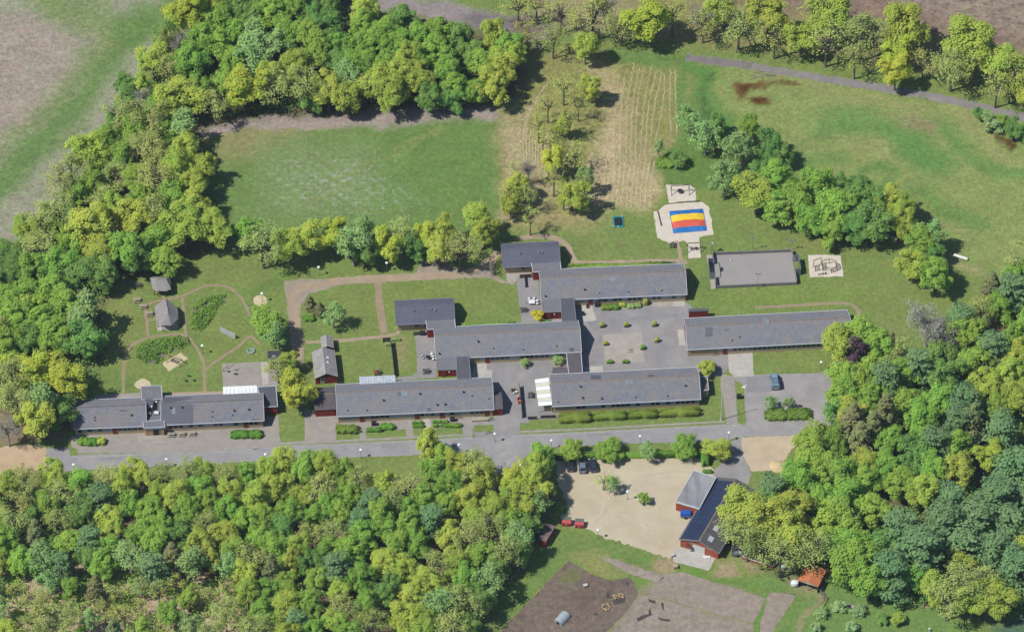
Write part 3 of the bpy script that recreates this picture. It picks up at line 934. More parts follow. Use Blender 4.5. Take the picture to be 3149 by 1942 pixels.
def roof_mat(name, c1, c2, c3, streak=True):
    m, nt, b = nodes(name)
    co = nd(nt, 'TexCoord').outputs['Object']
    f = noise_fac(nt, co, .25, 6, 0, 1, .7, (.5, 1.2, 1), .11)
    c = mixc(nt, f, c1, c2)
    # weathered sheets differ from one another
    w = nd(nt, 'TexWhiteNoise', noise_dimensions='2D')
    fl = nd(nt, 'VectorMath', operation='FLOOR')
    mp = nd(nt, 'Mapping')
    mp.inputs['Scale'].default_value = (1.65, 2.2, 1)
    nt.links.new(co, mp.inputs[0])
    nt.links.new(mp.outputs[0], fl.inputs[0])
    nt.links.new(fl.outputs[0], w.inputs[0])
    mr = nd(nt, 'MapRange')
    mr.inputs['To Min'].default_value = .95
    mr.inputs['To Max'].default_value = 1.05
    nt.links.new(w.outputs[0], mr.inputs[0])
    c = mul_col(nt, c, mr.outputs[0])
    # joints between the sheets
    br = nd(nt, 'TexBrick')
    br.offset = .5
    br.inputs['Scale'].default_value = 1.0
    br.inputs['Mortar Size'].default_value = .045
    br.inputs['Brick Width'].default_value = 1.2
    br.inputs['Row Height'].default_value = .464
    br.inputs['Color1'].default_value = br.inputs['Color2'].default_value = (1, 1, 1, 1)
    br.inputs['Mortar'].default_value = (.86, .86, .86, 1)
    nt.links.new(co, br.inputs['Vector'])
    jm = nd(nt, 'VectorMath', operation='MULTIPLY')
    nt.links.new(c, jm.inputs[0])
    nt.links.new(br.outputs['Color'], jm.inputs[1])
    c = jm.outputs[0]
    # lichen and dirt running down
    f2 = noise_fac(nt, co, .8, 7, -.3, .9, .8, (1.0, .6, 1), .1)
    c = mixc(nt, f2, c, c3)
    c = mul_col(nt, c, noise_fac(nt, co, 2.0, 6, .92, 1.08, .8, None, .1))
    nt.links.new(c, b.inputs['Base Color'])
    b.inputs['Roughness'].default_value = .8
    b.inputs['Specular IOR Level'].default_value = .25
    return m


M_ROOF = roof_mat('weathered_slate', A(131, 130, 133), A(119, 125, 138), A(139, 132, 129))
M_ROOF2 = roof_mat('rusty_slate', A(130, 128, 130), A(116, 123, 138), A(142, 131, 125))
M_ROOFD = roof_mat('dark_slate', A(96, 98, 112), A(103, 107, 124), A(94, 94, 104))
M_ROOFN = roof_mat('new_slate', A(98, 100, 112), A(106, 106, 118), A(100, 98, 104))
M_ROOFG = roof_mat('pale_cement_sheet', A(168, 163, 160), A(152, 148, 146), A(140, 136, 130))
M_ROOFP = roof_mat('purple_felt', A(104, 92, 92), A(96, 92, 96), A(88, 82, 86))
M_FELT = pm('grey_felt', A(122, 121, 126), A(112, 112, 118), .5, .08, fine=6, patch=.3)
M_FELTD = pm('dark_felt', A(93, 94, 103), A(84, 85, 94), .5, .08, fine=6, patch=.3)
M_RIDGE = pm('lichen_ridge', A(150, 128, 106), A(122, 110, 106), 2.5, .3, fine=6, patch=1.5)
M_TRIM = pm('pale_blue_trim', A(198, 204, 212), rough=.6, var=.06)
M_CREAM = pm('cream_wall', A(206, 184, 142), A(194, 172, 132), .8, .08, patch=.4)
M_RED = pm('red_boards', A(150, 48, 34), A(134, 42, 30), 1.5, .12, patch=.5)
M_BRICK = pm('red_brick', A(176, 88, 62), A(158, 78, 56), 2.5, .15, fine=14, finevar=.18, patch=.6)
M_REDDOOR = pm('red_door', A(138, 50, 42), rough=.5)
M_FRAME = pm('white_frame', A(214, 214, 210), rough=.5, var=.05)
M_PANELW = pm('pale_panel', A(196, 200, 204), A(176, 182, 188), patch=1.2, rough=.5, var=.05)
M_DARKW = pm('dark_wood', A(74, 62, 54), A(92, 78, 66), 2, .2, patch=.8)
M_WOOD = pm('grey_wood', A(178, 164, 146), A(160, 148, 132), 2, .2, patch=.8)
M_TAN = pm('fresh_wood', A(186, 160, 122), A(170, 144, 108), 2, .15, patch=.8)
M_METAL = pm('grey_metal', A(150, 154, 158), rough=.45, var=.05, metallic=.3)
M_DARKM = pm('dark_metal', A(52, 52, 56), rough=.5, var=.05)
M_WHITE = pm('white_plastic', A(226, 228, 226), rough=.45, var=.04)
M_BLACK = pm('black_plastic', A(38, 38, 42), rough=.5, var=.05)


def glass_mat():
    m, nt, b = nodes('window_glass')
    b.inputs['Base Color'].default_value = (.02, .025, .03, 1)
    b.inputs['Roughness'].default_value = .08
    b.inputs['Specular IOR Level'].default_value = .6
    return m


M_GLASS = glass_mat()

# one window, one panel, one door: shared meshes
WIN_ME = MB().box(0, 1.1, -.05, 0, 0, .06).box(0, 1.1, -.05, 0, 1.04, 1.1).box(0, .06, -.05, 0, .06, 1.04).box(1.04, 1.1, -.05, 0, .06, 1.04).mesh('window', M_FRAME)
PANE_ME = MB().box(.06, 1.04, -.03, -.005, .06, 1.04).mesh('pane', M_GLASS)
PANW_ME = MB().box(0, 1.1, -.045, 0, 0, 1.1).box(0, .05, -.06, -.045, 0, 1.1).mesh('wall_panel', M_PANELW)
DOOR_ME = MB().box(0, 1.05, -.07, 0, 0, 2.05).mesh('door', M_REDDOOR)
HANDLE_ME = MB().box(.88, .98, -.13, -.07, 1.0, 1.06).mesh('handle', M_METAL)
VENT_ME = MB().lathe([(.12, -.2), (.12, .45), (.2, .45), (.2, .6), (.06, .66)], 8).mesh('roof_vent', M_DARKM)
VENTW_ME = MB().lathe([(.1, -.2), (.1, .35), (.17, .36), (.17, .5), (.05, .55)], 8).mesh('roof_vent', M_METAL)


def gable(name, label, cat, a, b, w, t=SLOPE_T, ze=Z_EAVE, roof=M_ROOF, wall=M_CREAM, trim=M_TRIM, rows=11, ridge=M_RIDGE, over=(.2, .25),
          gable_m=None, group=None, w_rear=None):
    """long house with eave line a->b (nearer side), ridge parallel; returns empty, angle, length"""
    rot, L = frame2(a, b)
    o = thing(name, label, cat, (a.x, a.y, 0), rot, group)
    wr = w if w_rear is None else w_rear
    zr = ze + w * t
    oy, ox = over
    y0, y1 = oy, w + wr - oy
    wz = ze + oy * t - .12
    zrear = zr - wr * t + oy * t - .12
    wb = MB()
    prof = [(y0, 0), (y1, 0), (y1, zrear), (w, zr - .14), (y0, wz)]
    wb.hull([(ox, y, z) for y, z in prof][::-1], [(L - ox, y, z) for y, z in prof][::-1])
    wb.build('wall', wall, o)
    if gable_m:
        for x0, x1 in ((ox - .04, ox), (L - ox, L - ox + .04)):
            g = MB()
            pr = [(y0, .25), (y1, .25), (y1, zrear - .02), (w, zr - .2), (y0, wz - .02)]
            g.hull([(x0, y, z) for y, z in pr][::-1], [(x1, y, z) for y, z in pr][::-1]).build('gable_boards', gable_m, o)
    # roof in courses of sheets, each lapping over the one below
    rb = MB()
    th = .05
    for k in range(rows):
        ya, yb = w * k / rows, w * (k + 1) / rows
        za, zb = ze + ya * t, ze + yb * t
        rb.hull([(0, ya, za), (L, ya, za), (L, yb, zb - th), (0, yb, zb - th)], [(0, ya, za + th), (L, ya, za + th), (L, yb, zb), (0, yb, zb)])
    n2 = max(3, int(rows * wr / w))
    for k in range(n2):
        ya, yb = w + wr - wr * k / n2, w + wr - wr * (k + 1) / n2
        za, zb = zr - wr * t + wr * k / n2 * t, zr - wr * t + wr * (k + 1) / n2 * t
        rb.hull([(L, ya, za), (0, ya, za), (0, yb, zb - th), (L, yb, zb - th)], [(L, ya, za + th), (0, ya, za + th), (0, yb, zb), (L, yb, zb)])
    rf = rb.build('roof', roof, o)
    MB().hull([(0, w - .16, zr - .04), (L, w - .16, zr - .04), (L, w + .16, zr - .04), (0, w + .16, zr - .04)],
              [(0, w - .05, zr + .08), (L, w - .05, zr + .08), (L, w + .05, zr + .08), (0, w + .05, zr + .08)]).build('ridge_cap', ridge, rf)
    if trim:
        MB().box(-.06, L + .06, -.14, -.01, ze - .1, ze + .06).build('gutter', trim, o)
        zb_ = zr - wr * t
        MB().box(-.06, L + .06, w + wr + .01, w + wr + .14, zb_ - .1, zb_ + .06).build('gutter', trim, o)
        for x0, x1 in ((-.1, -.005), (L + .005, L + .1)):
            g = MB()
            for ya, za, yb, zb2 in ((-.02, ze, w, zr), (w + wr + .02, zb_, w, zr)):
                g.hull([(x0, ya, za - .12), (x1, ya, za - .12), (x1, yb, zb2 - .12), (x0, yb, zb2 - .12)][::1 if ya < yb else -1],
                       [(x0, ya, za + .09), (x1, ya, za + .09), (x1, yb, zb2 + .09), (x0, yb, zb2 + .09)][::1 if ya < yb else -1])
            g.build('bargeboard', trim, o)
    o['_w'], o['_t'], o['_ze'] = w, t, ze
    return o, rot, L


def facade(o, L, x0, x1, pattern, z=.95, y=.195, seed=0, h=1.1):
    """windows, panels and doors side by side along the near wall; pattern letters w p d ."""
    x, k = x0, 0
    while x + 1.12 < x1:
        c = pattern[k % len(pattern)]
        k += 1
        if c == 'w':
            f = link('window', WIN_ME, o, (x, y, z))
            link('pane', PANE_ME, f, (0, 0, 0))
        elif c == 'p':
            link('wall_panel', PANW_ME, o, (x, y, z))
        elif c == 'd':
            f = link('door', DOOR_ME, o, (x, y, .02))
            link('handle', HANDLE_ME, f, (0, 0, 0))
        x += 1.16


def on_roof(o, p, me, name='roof_vent', lift=0):
    """stand a vent on the near slope; p is where its foot shows"""
    w, t, ze = o['_w'], o['_t'], o['_ze']
    z = ze
    for _ in range(30):
        q = local(o.location, o.rotation_euler.z, P(p, z))
        zz = ze + (q.y if q.y < w else 2 * w - q.y) * t
        z += (zz - z) * .5
    link(name, me, o, (q.x, q.y, z + lift))
    return q.x, q.y, z


def skylight(o, t, x0, x1, y0, y1, m=None, name='skylight'):
    """a flat light lying on the near slope, given by its pixel corners"""
    w, tt, ze = o['_w'], o['_t'], o['_ze']
    qs = []
    for p in ((x0, y1), (x1, y1), (x1, y0), (x0, y0)):
        z = ze
        for _ in range(30):
            q = local(o.location, o.rotation_euler.z, P(S(t, *p), z))
            z += (ze + q.y * tt - z) * .5
        qs.append((q.x, q.y))
    xa, xb = qs[0][0], qs[1][0]
    ya, yb = qs[0][1], qs[2][1]
    f = MB()
    g = lambda y, d: ze + y * tt + d
    for (a0, a1, b0, b1) in ((xa, xb, ya, ya + .1), (xa, xb, yb - .1, yb), (xa, xa + .1, ya + .1, yb - .1), (xb - .1, xb, ya + .1, yb - .1)):
        f.hull([(a0, b0, g(b0, 0)), (a1, b0, g(b0, 0)), (a1, b1, g(b1, 0)), (a0, b1, g(b1, 0))],
               [(a0, b0, g(b0, .14)), (a1, b0, g(b0, .14)), (a1, b1, g(b1, .14)), (a0, b1, g(b1, .14))])
    fo = f.build(name, M_METAL, o)
    MB().hull([(xa + .1, ya + .1, g(ya + .1, .02)), (xb - .1, ya + .1, g(ya + .1, .02)), (xb - .1, yb - .1, g(yb - .1, .02)), (xa + .1, yb - .1, g(yb - .1, .02))],
              [(xa + .1, ya + .1, g(ya + .1, .1)), (xb - .1, ya + .1, g(ya + .1, .1)), (xb - .1, yb - .1, g(yb - .1, .1)), (xa + .1, yb - .1, g(yb - .1, .1))]
              ).build('pane', m or pm('skylight_glass', A(134, 146, 152), rough=.2, spec=.5, var=.1), fo)


def roof_patch(o, t, x0, x1, y0, y1, m):
    w, tt, ze = o['_w'], o['_t'], o['_ze']
    qs = []
    for p in ((x0, y1), (x1, y1), (x1, y0), (x0, y0)):
        z = ze
        for _ in range(30):
            q = local(o.location, o.rotation_euler.z, P(S(t, *p), z))
            zz = ze + (q.y if q.y < w else 2 * w - q.y) * tt
            z += (zz - z) * .5
        qs.append((q.x, q.y, z + .06))
    MB().hull([(x, y, z) for x, y, z in qs], [(x, y, z + .02) for x, y, z in qs]).build('roof_repair', m, o)


def flat_block(name, label, cat, pts, z, roof=M_FELT, wall=M_RED, trim=M_TRIM, z0=0.0, th=.22, inset=.15, wall_top=None, group=None, slope=None):
    """flat roofed block: roof corners (points at height z, counter-clockwise from the near left)"""
    zs = slope or [z] * len(pts)
    base = Vector((pts[0].x, pts[0].y, 0))
    o = thing(name, label, cat, base, 0, group)
    loc = [Vector((p.x - base.x, p.y - base.y, 0)) for p in pts]
    cen = sum(loc, Vector()) / len(loc)
    ins = lambda p, d: p + (cen - p).normalized() * d
    if wall:
        MB().hull([(*ins(p, inset).xy, z0) for p in loc], [(*ins(p, inset).xy, q - th) for p, q in zip(loc, zs)]).build('wall', wall, o)
    MB().hull([(*p.xy, q - th + .002) for p, q in zip(loc, zs)], [(*p.xy, q) for p, q in zip(loc, zs)]).build('roof', roof, o)
    if trim:
        n = len(loc)
        e = MB()
        for i in range(n):
            a, b = loc[i], loc[(i + 1) % n]
            e.beam((*ins(a, .05).xy, zs[i] + .03), (*ins(b, .05).xy, zs[(i + 1) % n] + .03), .14, .12)
        e.build('roof_edge', trim, o)
    return o


def at(t, pts, z):
    return [W(t, x, y, z) for x, y in pts]


# --- the wings -------------------------------------------------------------
ZE = Z_EAVE
west, rot, L = gable('school_wing', 'slate-roofed wing at the far left, left of the flat-roofed entrance porch', 'building', W('m', 93, 592, ZE), W('m', 876, 560, ZE), 4.55, roof=M_ROOF2,
                     ridge=pm('grey_ridge', A(112, 108, 110), A(100, 98, 102), 2, patch=1), group='long slate-roofed school wings')
facade(west, L, .8, L - .4, 'wpwpwppdwwwwwwwwww')
for p in ((312, 470), (318, 500), (715, 450)):
    on_roof(west, S('m', *p), VENT_ME if p[0] > 600 else VENTW_ME)
roof_patch(west, 'm', 585, 665, 383, 400, M_ROOFN)
roof_patch(west, 'm', 140, 250, 385, 400, M_ROOF)

west2, rot, L = gable('school_wing', 'slate-roofed wing with a darker reroofed left half, between entrance porch and red flat annex', 'building', W('m', 1036, 549, ZE), W('m', 2143, 500, ZE), 4.55, roof=M_ROOF2,
                      ridge=pm('grey_ridge2', A(112, 108, 110), A(100, 98, 102), 2, patch=1), group='long slate-roofed school wings')
facade(west2, L, 1.6, L - .5, 'wwwpwpwppwwppwpdwwwwwwpw')
for p, me in (((1140, 372), VENT_ME), ((1262, 368), VENT_ME), ((1820, 400), VENT_ME), ((1980, 390), VENT_ME), ((1580, 408), VENTW_ME), ((1580, 462), VENTW_ME), ((1795, 450), VENTW_ME)):
    on_roof(west2, S('m', *p), me)
roof_patch(west2, 'm', 1042, 1378, 322, 536, M_ROOFN)
skylight(west2, 'm', 1152, 1190, 362, 430)
roof_patch(west2, 'm', 1058, 1365, 252, 312, M_ROOFN)
roof_patch(west2, 'm', 1990, 2110, 486, 494, M_ROOFN)

mid, rot, L = gable('school_wing', 'long slate-roofed wing facing the road, between the tall single tree and the red tricycle shed', 'building', W('n', 479, 527, ZE), W('n', 2168, 450, ZE), 5.1, gable_m=M_RED, group='long slate-roofed school wings')
facade(mid, L, .6, L - .4, 'ppppdwwwwwpppppdwwwpdpwpppwwwdwwwwpp')
for p, me in (((978, 360), VENT_ME), ((1370, 290), VENT_ME), ((1840, 272), VENT_ME), ((1925, 306), VENTW_ME), ((2107, 338), VENTW_ME), ((1557, 410), VENT_ME), ((1643, 404), VENT_ME), ((795, 465), VENTW_ME), ((588, 465), VENTW_ME)):
    on_roof(mid, S('n', *p), me)
skylight(mid, 'n', 1168, 1240, 256, 312)
roof_patch(mid, 'n', 1132, 1166, 268, 300, M_ROOFN)
roof_patch(mid, 'n', 1448, 1488, 432, 472, M_ROOFN)

east, rot, L = gable('school_wing', 'long slate-roofed wing behind the row of clipped hedges, white canopy on its left end', 'building', W('o', 345, 593, ZE), W('o', 1943, 515, ZE), 5.1, roof=M_ROOF2, group='long slate-roofed school wings')
facade(east, L, 5.5, L - .6, 'wwpppwpwwwwpwppwwpwpww')
for p, me in (((648, 388), VENT_ME), ((672, 510), VENT_ME), ((876, 516), VENT_ME), ((1234, 498), VENTW_ME), ((1580, 482), VENTW_ME), ((1777, 378), VENT_ME), ((398, 548), VENTW_ME)):
    on_roof(east, S('o', *p), me)
skylight(east, 'o', 1140, 1178, 312, 362)
skylight(east, 'o', 1182, 1218, 312, 362)
roof_patch(east, 'o', 760, 868, 256, 300, M_ROOFD)
roof_patch(east, 'o', 1372, 1440, 252, 272, M_ROOFD)
roof_patch(east, 'o', 1440, 1490, 345, 430, M_ROOF)

cent, rot, L = gable('school_wing', 'slate-roofed wing in the middle of the complex, behind the cream dark-roofed house on the lawn', 'building', W('f', 1284, 1062, ZE), W('g', 522, 1013, ZE), 5.1, gable_m=M_RED, group='long slate-roofed school wings')
facade(cent, L, 10.4, L - .5, 'pdwwwwppwwwwwwpwwpw')
for t, p, me in (('f', (1582, 945), VENT_ME), ('f', (1686, 990), VENTW_ME), ('f', (1308, 1030), VENT_ME), ('g', (108, 998), VENTW_ME), ('g', (343, 975), VENTW_ME)):
    on_roof(cent, S(t, *p), me)
roof_patch(cent, 'g', 438, 470, 984, 1008, M_ROOFP)

north, rot, L = gable('school_wing', 'slate-roofed wing nearest the bouncing pillow, row of round shrubs along its front', 'building', W('g', 240, 652, ZE), W('g', 1266, 607, ZE), 5.1, roof=M_ROOF2, gable_m=M_RED, group='long slate-roofed school wings')
facade(north, L, 10.0, L - .3, 'pdpwwpwwpwwwppwwppwpdd')
for p, me in (((545, 580), VENT_ME), ((268, 625), VENT_ME), ((645, 602), VENTW_ME), ((850, 590), VENTW_ME), ((1085, 582), VENTW_ME)):
    on_roof(north, S('g', *p), me)
skylight(north, 'g', 720, 764, 484, 516)

far, rot, L = gable('school_wing', 'slate-roofed wing at the far right, its right end reaching into the wood', 'building', W('g', 1270, 997, ZE), W('h', 621, 937, ZE), 5.1, gable_m=M_RED, group='long slate-roofed school wings')
facade(far, L, 7.2, L - .3, 'pdpwwwwwwwwwwwwwwwwwwwwwwwwwwwwwww')
for t, p, me in (('g', (1580, 935), VENTW_ME), ('g', (1632, 910), VENTW_ME)):
    on_roof(far, S(t, *p), me)
roof_patch(far, 'g', 1395, 1445, 840, 905, M_ROOFN)
skylight(far, 'g', 1805, 1822, 780, 818)
skylight(far, 'h', 4, 38, 786, 820)
roof_patch(far, 'g', 1530, 1560, 855, 862, M_ROOFD)

# --- the two dark roofed cream houses --------------------------------------
for lab, t, a, b, vents in (('cream house with dark slate roof on the lawn, left of the middle wing', 'f', (1004, 822), (1418, 802), ((1125, 726), (1250, 718), (1280, 724))),
                            ('cream house with dark slate roof beside the curving walk, nearest the sports lawn', 'g', (-32, 418), (374, 400), ((85, 324), (225, 315), (245, 322)))):
    h, rot, L = gable('cream_house', lab, 'house', W(t, *a, ZE), W(t, *b, ZE), 3.95, .56, roof=M_ROOFD, ridge=M_ROOFD, trim=pm('slate_trim', A(126, 128, 140)), over=(.35, .4), group='cream houses with dark roofs')
    facade(h, L, 2, 9, '..w.w', y=.345)
    for p in vents:
        on_roof(h, S(t, *p), VENTW_ME)
    facade(h, L, 1, L, '....')

# --- flat roofed links and porches ------------------------------------------
flat_block('roof_link', 'flat pale grey roofed link joining the dark-roofed lawn house to the middle wing', 'annex', at('f', [(1222, 856), (1424, 846), (1416, 772), (1210, 780)], 2.75), 2.75, roof=M_FELT, wall=M_RED)
flat_block('roof_link', 'flat pale grey roofed link joining the dark-roofed house to the wing near the pillow', 'annex', at('g', [(180, 452), (382, 440), (372, 368), (166, 374)], 2.75), 2.75, roof=M_FELT, wall=M_RED)
for lab1, lab2, t, q1, q2 in (
        ('low grey roofed porch with red wall, left end of the middle wing', 'flat dark roofed passage between the middle wing and the road wing', 'f',
         [(1297, 1140), (1433, 1137), (1427, 1046), (1291, 1050)], [(1433, 1206), (1531, 1198), (1516, 1042), (1427, 1046)]),
        ('low grey roofed porch with red wall beside the yellow conifer', 'flat dark roofed passage left of the crazy-paved patio', 'g',
         [(254, 735), (384, 730), (376, 636), (245, 640)], [(386, 796), (486, 794), (468, 632), (376, 636)])):
    a = W(t, *q1[0], 2.35)
    pts = at(t, q1[:2], 2.35) + at(t, q1[2:], 2.5)
    o = flat_block('red_porch', lab1, 'porch', pts, 2.35, roof=M_FELT, wall=M_RED, slope=[2.35, 2.35, 2.5, 2.5], trim=M_METAL, group='red walled porches')
    d = pts[1] - pts[0]
    # entrance bay: door and lamp on the red wall
    f = link('door', DOOR_ME, o, d * .18 + Vector((0, .02, 0)), frame2(pts[0], pts[1])[0])
    link('handle', HANDLE_ME, f, (0, 0, 0))
    MB().lathe([(.12, 0), (.16, .08), (.1, .16)], 8, d * .6 + Vector((0, -.1, 1.7))).build('wall_lamp', M_WHITE, o)
    flat_block('passage', lab2, 'annex', at(t, q2, 2.62), 2.62, roof=M_FELTD, wall=M_CREAM, trim=M_METAL, group='flat roofed passages')
flat_block('passage', 'flat brown-purple roofed passage between the middle wing and the hedge wing', 'annex', at('g', [(433, 1166), (531, 1161), (520, 1013), (416, 1019)], 2.6), 2.6, roof=M_ROOFP, wall=M_CREAM)
flat_block('lean_to', 'small grey lean-to left of the brown roofed passage', 'annex', at('g', [(314, 1168), (431, 1166), (424, 1119), (320, 1120)], 2.2), 2.2, roof=M_ROOFP, wall=M_CREAM, trim=None)
flat_block('bay_roof', 'narrow dark flat roof standing out behind the far right wing', 'annex', at('g', [(1276, 728), (1420, 722), (1416, 702), (1276, 710)], 2.4), 2.4, roof=M_FELTD, wall=M_RED, trim=None)

# entrance between the two west wings
flat_block('entrance_roof', 'flat grey block behind the entrance with pale edge, reaching into the play garden', 'annex', at('m', [(826, 278), (1049, 270), (1037, 119), (815, 132)], 3.3), 3.3, roof=M_FELT, wall=M_CREAM)
ent = flat_block('entrance_roof', 'sunken flat roof with vent boxes between the two west wings', 'annex', at('m', [(880, 520), (1034, 516), (1026, 270), (862, 272)], 2.5), 2.5, roof=M_FELT, wall=M_CREAM, trim=None)
flat_block('plant_room', 'blue-grey plant box on the sunken roof between the west wings', 'plant room', at('m', [(872, 356), (950, 350), (948, 266), (860, 268)], 3.9), 3.9, roof=M_FELTD, wall=M_FELTD, trim=None, z0=2.5, inset=.02)
for lab, x0, x1, y0, y1 in (('white roof light box at the back of the sunken entrance roof', 948, 994, 282, 304), ('cream roof light box at the left edge of the sunken entrance roof', 884, 928, 394, 428),
                            ('white roof light box near the middle of the sunken entrance roof', 962, 1012, 394, 424)):
    pts = at('m', [(x0, y1), (x1, y1), (x1, y0), (x0, y0)], 3.0)
    o = thing('roof_light', lab, 'roof light', (*pts[0].xy, 2.5), 0, 'roof light boxes on the entrance roof')
    q = [(*(p - pts[0]).xy, 0) for p in pts]
    MB().hull(q, [(x, y, .38) for x, y, _ in q]).build('kerb', M_FELTD, o)
    c = Vector((sum(x for x, _, _ in q) / 4, sum(y for _, y, _ in q) / 4, 0))
    MB().hull([(x, y, .385) for x, y, _ in q], [(c.x + (x - c.x) * .7, c.y + (y - c.y) * .7, .55) for x, y, _ in q]).build('dome', M_WHITE if x0 != 884 else pm('cream_dome', A(190, 178, 160)), o)
o = thing('exhaust_pipe', 'bent white pipe beside the blue-grey plant box', 'pipe', (*W('m', 935, 390, 2.5).xy, 2.5))
MB().lathe([(.16, 0), (.16, 1.2), (.22, 1.25), (.22, 1.4), (.05, 1.45)], 8).build('flue', M_WHITE, o)
cp = at('m', [(846, 580), (1079, 570), (1066, 492), (836, 508)], 2.9)
o = flat_block('entrance_porch', 'flat grey entrance porch with pale blue fascia between the west wings', 'porch', cp, 2.9, roof=M_FELT, wall=pm('peach_wall', A(206, 168, 130), A(196, 156, 122)), th=.45, inset=.35, trim=M_TRIM)
MB().beam((0, -.02, 2.66), tuple((cp[1] - cp[0]).xy) + (2.66,), .06, .46).build('fascia', pm('blue_fascia', A(150, 172, 190)), o)
d = cp[1] - cp[0]
er = frame2(cp[0], cp[1])[0]
for k in (.42, .5):
    f = link('door', MB().box(0, 1.4, -.06, 0, 0, 2.1).mesh('door', M_GLASS), o, d * k + Vector((0, .2, .02)), er)
    MB().box(0, 1.4, -.09, -.065, 0, .1).box(0, 1.4, -.09, -.065, 2.0, 2.1).box(0, .08, -.09, -.065, .1, 2.0).box(1.32, 1.4, -.09, -.065, .1, 2.0).build('frame', M_DARKW, f)
# steps in front of the door
st = thing('entrance_steps', 'low grey steps in front of the entrance porch', 'steps', W('m', 840, 740))
for k, (x0, x1, y0, y1) in enumerate(((790, 1082, 652, 742), (810, 1066, 652, 728), (830, 1050, 652, 712))):
    pts = [p - st.location for p in at('m', [(x0, y1), (x1, y1), (x1, y0), (x0, y0)], 0)]
    z = .03 + .05 * k
    MB().hull([(*p.xy, z - .04) for p in pts], [(*p.xy, z + .012) for p in pts]).build('step', M_SLAB2, st)

# annexes at the wing ends
flat_block('annex', 'flat dark roofed annex with red wall at the right end of the west wing', 'annex', at('m', [(2142, 356), (2291, 350), (2272, 126), (2070, 138)], 2.7), 2.7, roof=M_FELTD, wall=M_RED, trim=M_TRIM)


def lean_canopy(name, label, cat, t, pts, zl, zh, n, m, post=M_WHITE, axis=0, m2=None, posts=True):
    """canopy of separate roof panels; pts near left, near right, far right, far left"""
    p = [W(t, *pts[0], zl[0]), W(t, *pts[1], zl[1]), W(t, *pts[2], zh[1]), W(t, *pts[3], zh[0])]
    base = Vector((*p[0].xy, 0))
    o = thing(name, label, cat, base)
    p = [q - base for q in p]
    for k in range(n):
        a, b = k / n, (k + .93) / n
        if axis == 0:
            q = [p[0].lerp(p[1], a), p[0].lerp(p[1], b), p[3].lerp(p[2], b), p[3].lerp(p[2], a)]
        else:
            q = [p[0].lerp(p[3], a), p[1].lerp(p[2], a), p[1].lerp(p[2], b), p[0].lerp(p[3], b)]
        up = Vector((0, 0, .05))
        mid = [q[0].lerp(q[3], .5), q[1].lerp(q[2], .5)] if axis else [q[0].lerp(q[1], .5), q[3].lerp(q[2], .5)]
        mb = MB().hull(q, [v + up for v in q])
        mb.beam(mid[0] + up, mid[1] + up, .06, .08)
        mb.build('roof_panel', (m2 if m2 and k % 2 else m), o)
    if posts:
        for k in ((0, 1, 2, 3) if posts == 4 else (0, 1)):
            c = p[k] + (sum(p, Vector()) / 4 - p[k]).normalized() * .15
            MB().beam((c.x, c.y, 0), (c.x, c.y, c.z - .02), .1).build('post', post, o)
    MB().beam(p[0] - Vector((0, 0, .06)), p[1] - Vector((0, 0, .06)), .08, .12).build('rail', post, o)
    MB().beam(p[3] - Vector((0, 0, .06)), p[2] - Vector((0, 0, .06)), .08, .12).build('rail', post, o)
    return o


M_CANW = pm('milky_sheet', A(248, 249, 250), A(238, 241, 243), patch=.8, rough=.5, var=.05)
M_CANY = pm('yellowed_sheet', A(222, 218, 196), A(206, 204, 190), patch=.8, rough=.5, var=.05)
lean_canopy('terrace_canopy', 'milky white canopy on the garden side of the west wing, beside the flat red annex', 'canopy', 'm', [(1704, 216), (2078, 204), (2066, 120), (1700, 136)], (2.6, 2.6), (2.3, 2.3), 9, M_CANW, m2=pm('milky_sheet2', A(244, 247, 249)))
lean_canopy('terrace_canopy', 'silvery corrugated canopy behind the road wing, beside the garden fence', 'canopy', 'n', [(723, 180), (1112, 158), (1105, 80), (716, 97)], (2.7, 2.7), (2.3, 2.3), 12, pm('silver_sheet', A(206, 212, 220), A(180, 186, 194), patch=1.0, rough=.4), post=M_METAL)
c = lean_canopy('terrace_canopy', 'white and cream striped canopy at the left end of the hedge wing', 'canopy', 'o', [(196, 586), (341, 573), (306, 283), (156, 302)], (2.45, 2.75), (2.45, 2.75), 7, M_CANW, axis=1, m2=M_CANY)
flat_block('storage_box', 'low cream store under the near end of the striped canopy', 'shed', at('o', [(250, 600), (338, 596), (336, 575), (250, 585)], 1.4), 1.4, roof=pm('store_top', A(176, 160, 142)), wall=M_CREAM, trim=None, th=.06)

# small gabled annexes of the road wing
an, rot, L = gable('annex', 'brown slate annex with red wall at the shaded left end of the road wing', 'annex', W('n', 236, 460, 2.3), W('n', 466, 450, 2.3), 3.6, .45, 2.3, roof=M_ROOFP, wall=M_RED, trim=None, rows=8, over=(.15, .15))
an2, rot, L = gable('annex', 'small brown slate annex with red wall, right end of the road wing', 'annex', W('n', 2150, 452, 2.2), W('n', 2266, 446, 2.2), 2.9, .5, 2.2, roof=M_ROOFP, wall=M_RED, trim=None, rows=7, over=(.12, .12), ridge=M_ROOFP)
flat_block('annex', 'little cream annex with grey-brown lid at the right end of the hedge wing', 'annex', at('o', [(1948, 424), (2030, 420), (2012, 264), (1932, 270)], 2.35), 2.35, roof=pm('brown_felt', A(122, 108, 106)), wall=pm('beige_boards', A(186, 170, 140)), trim=M_TRIM)

# --- red cottage and its little shed ----------------------------------------


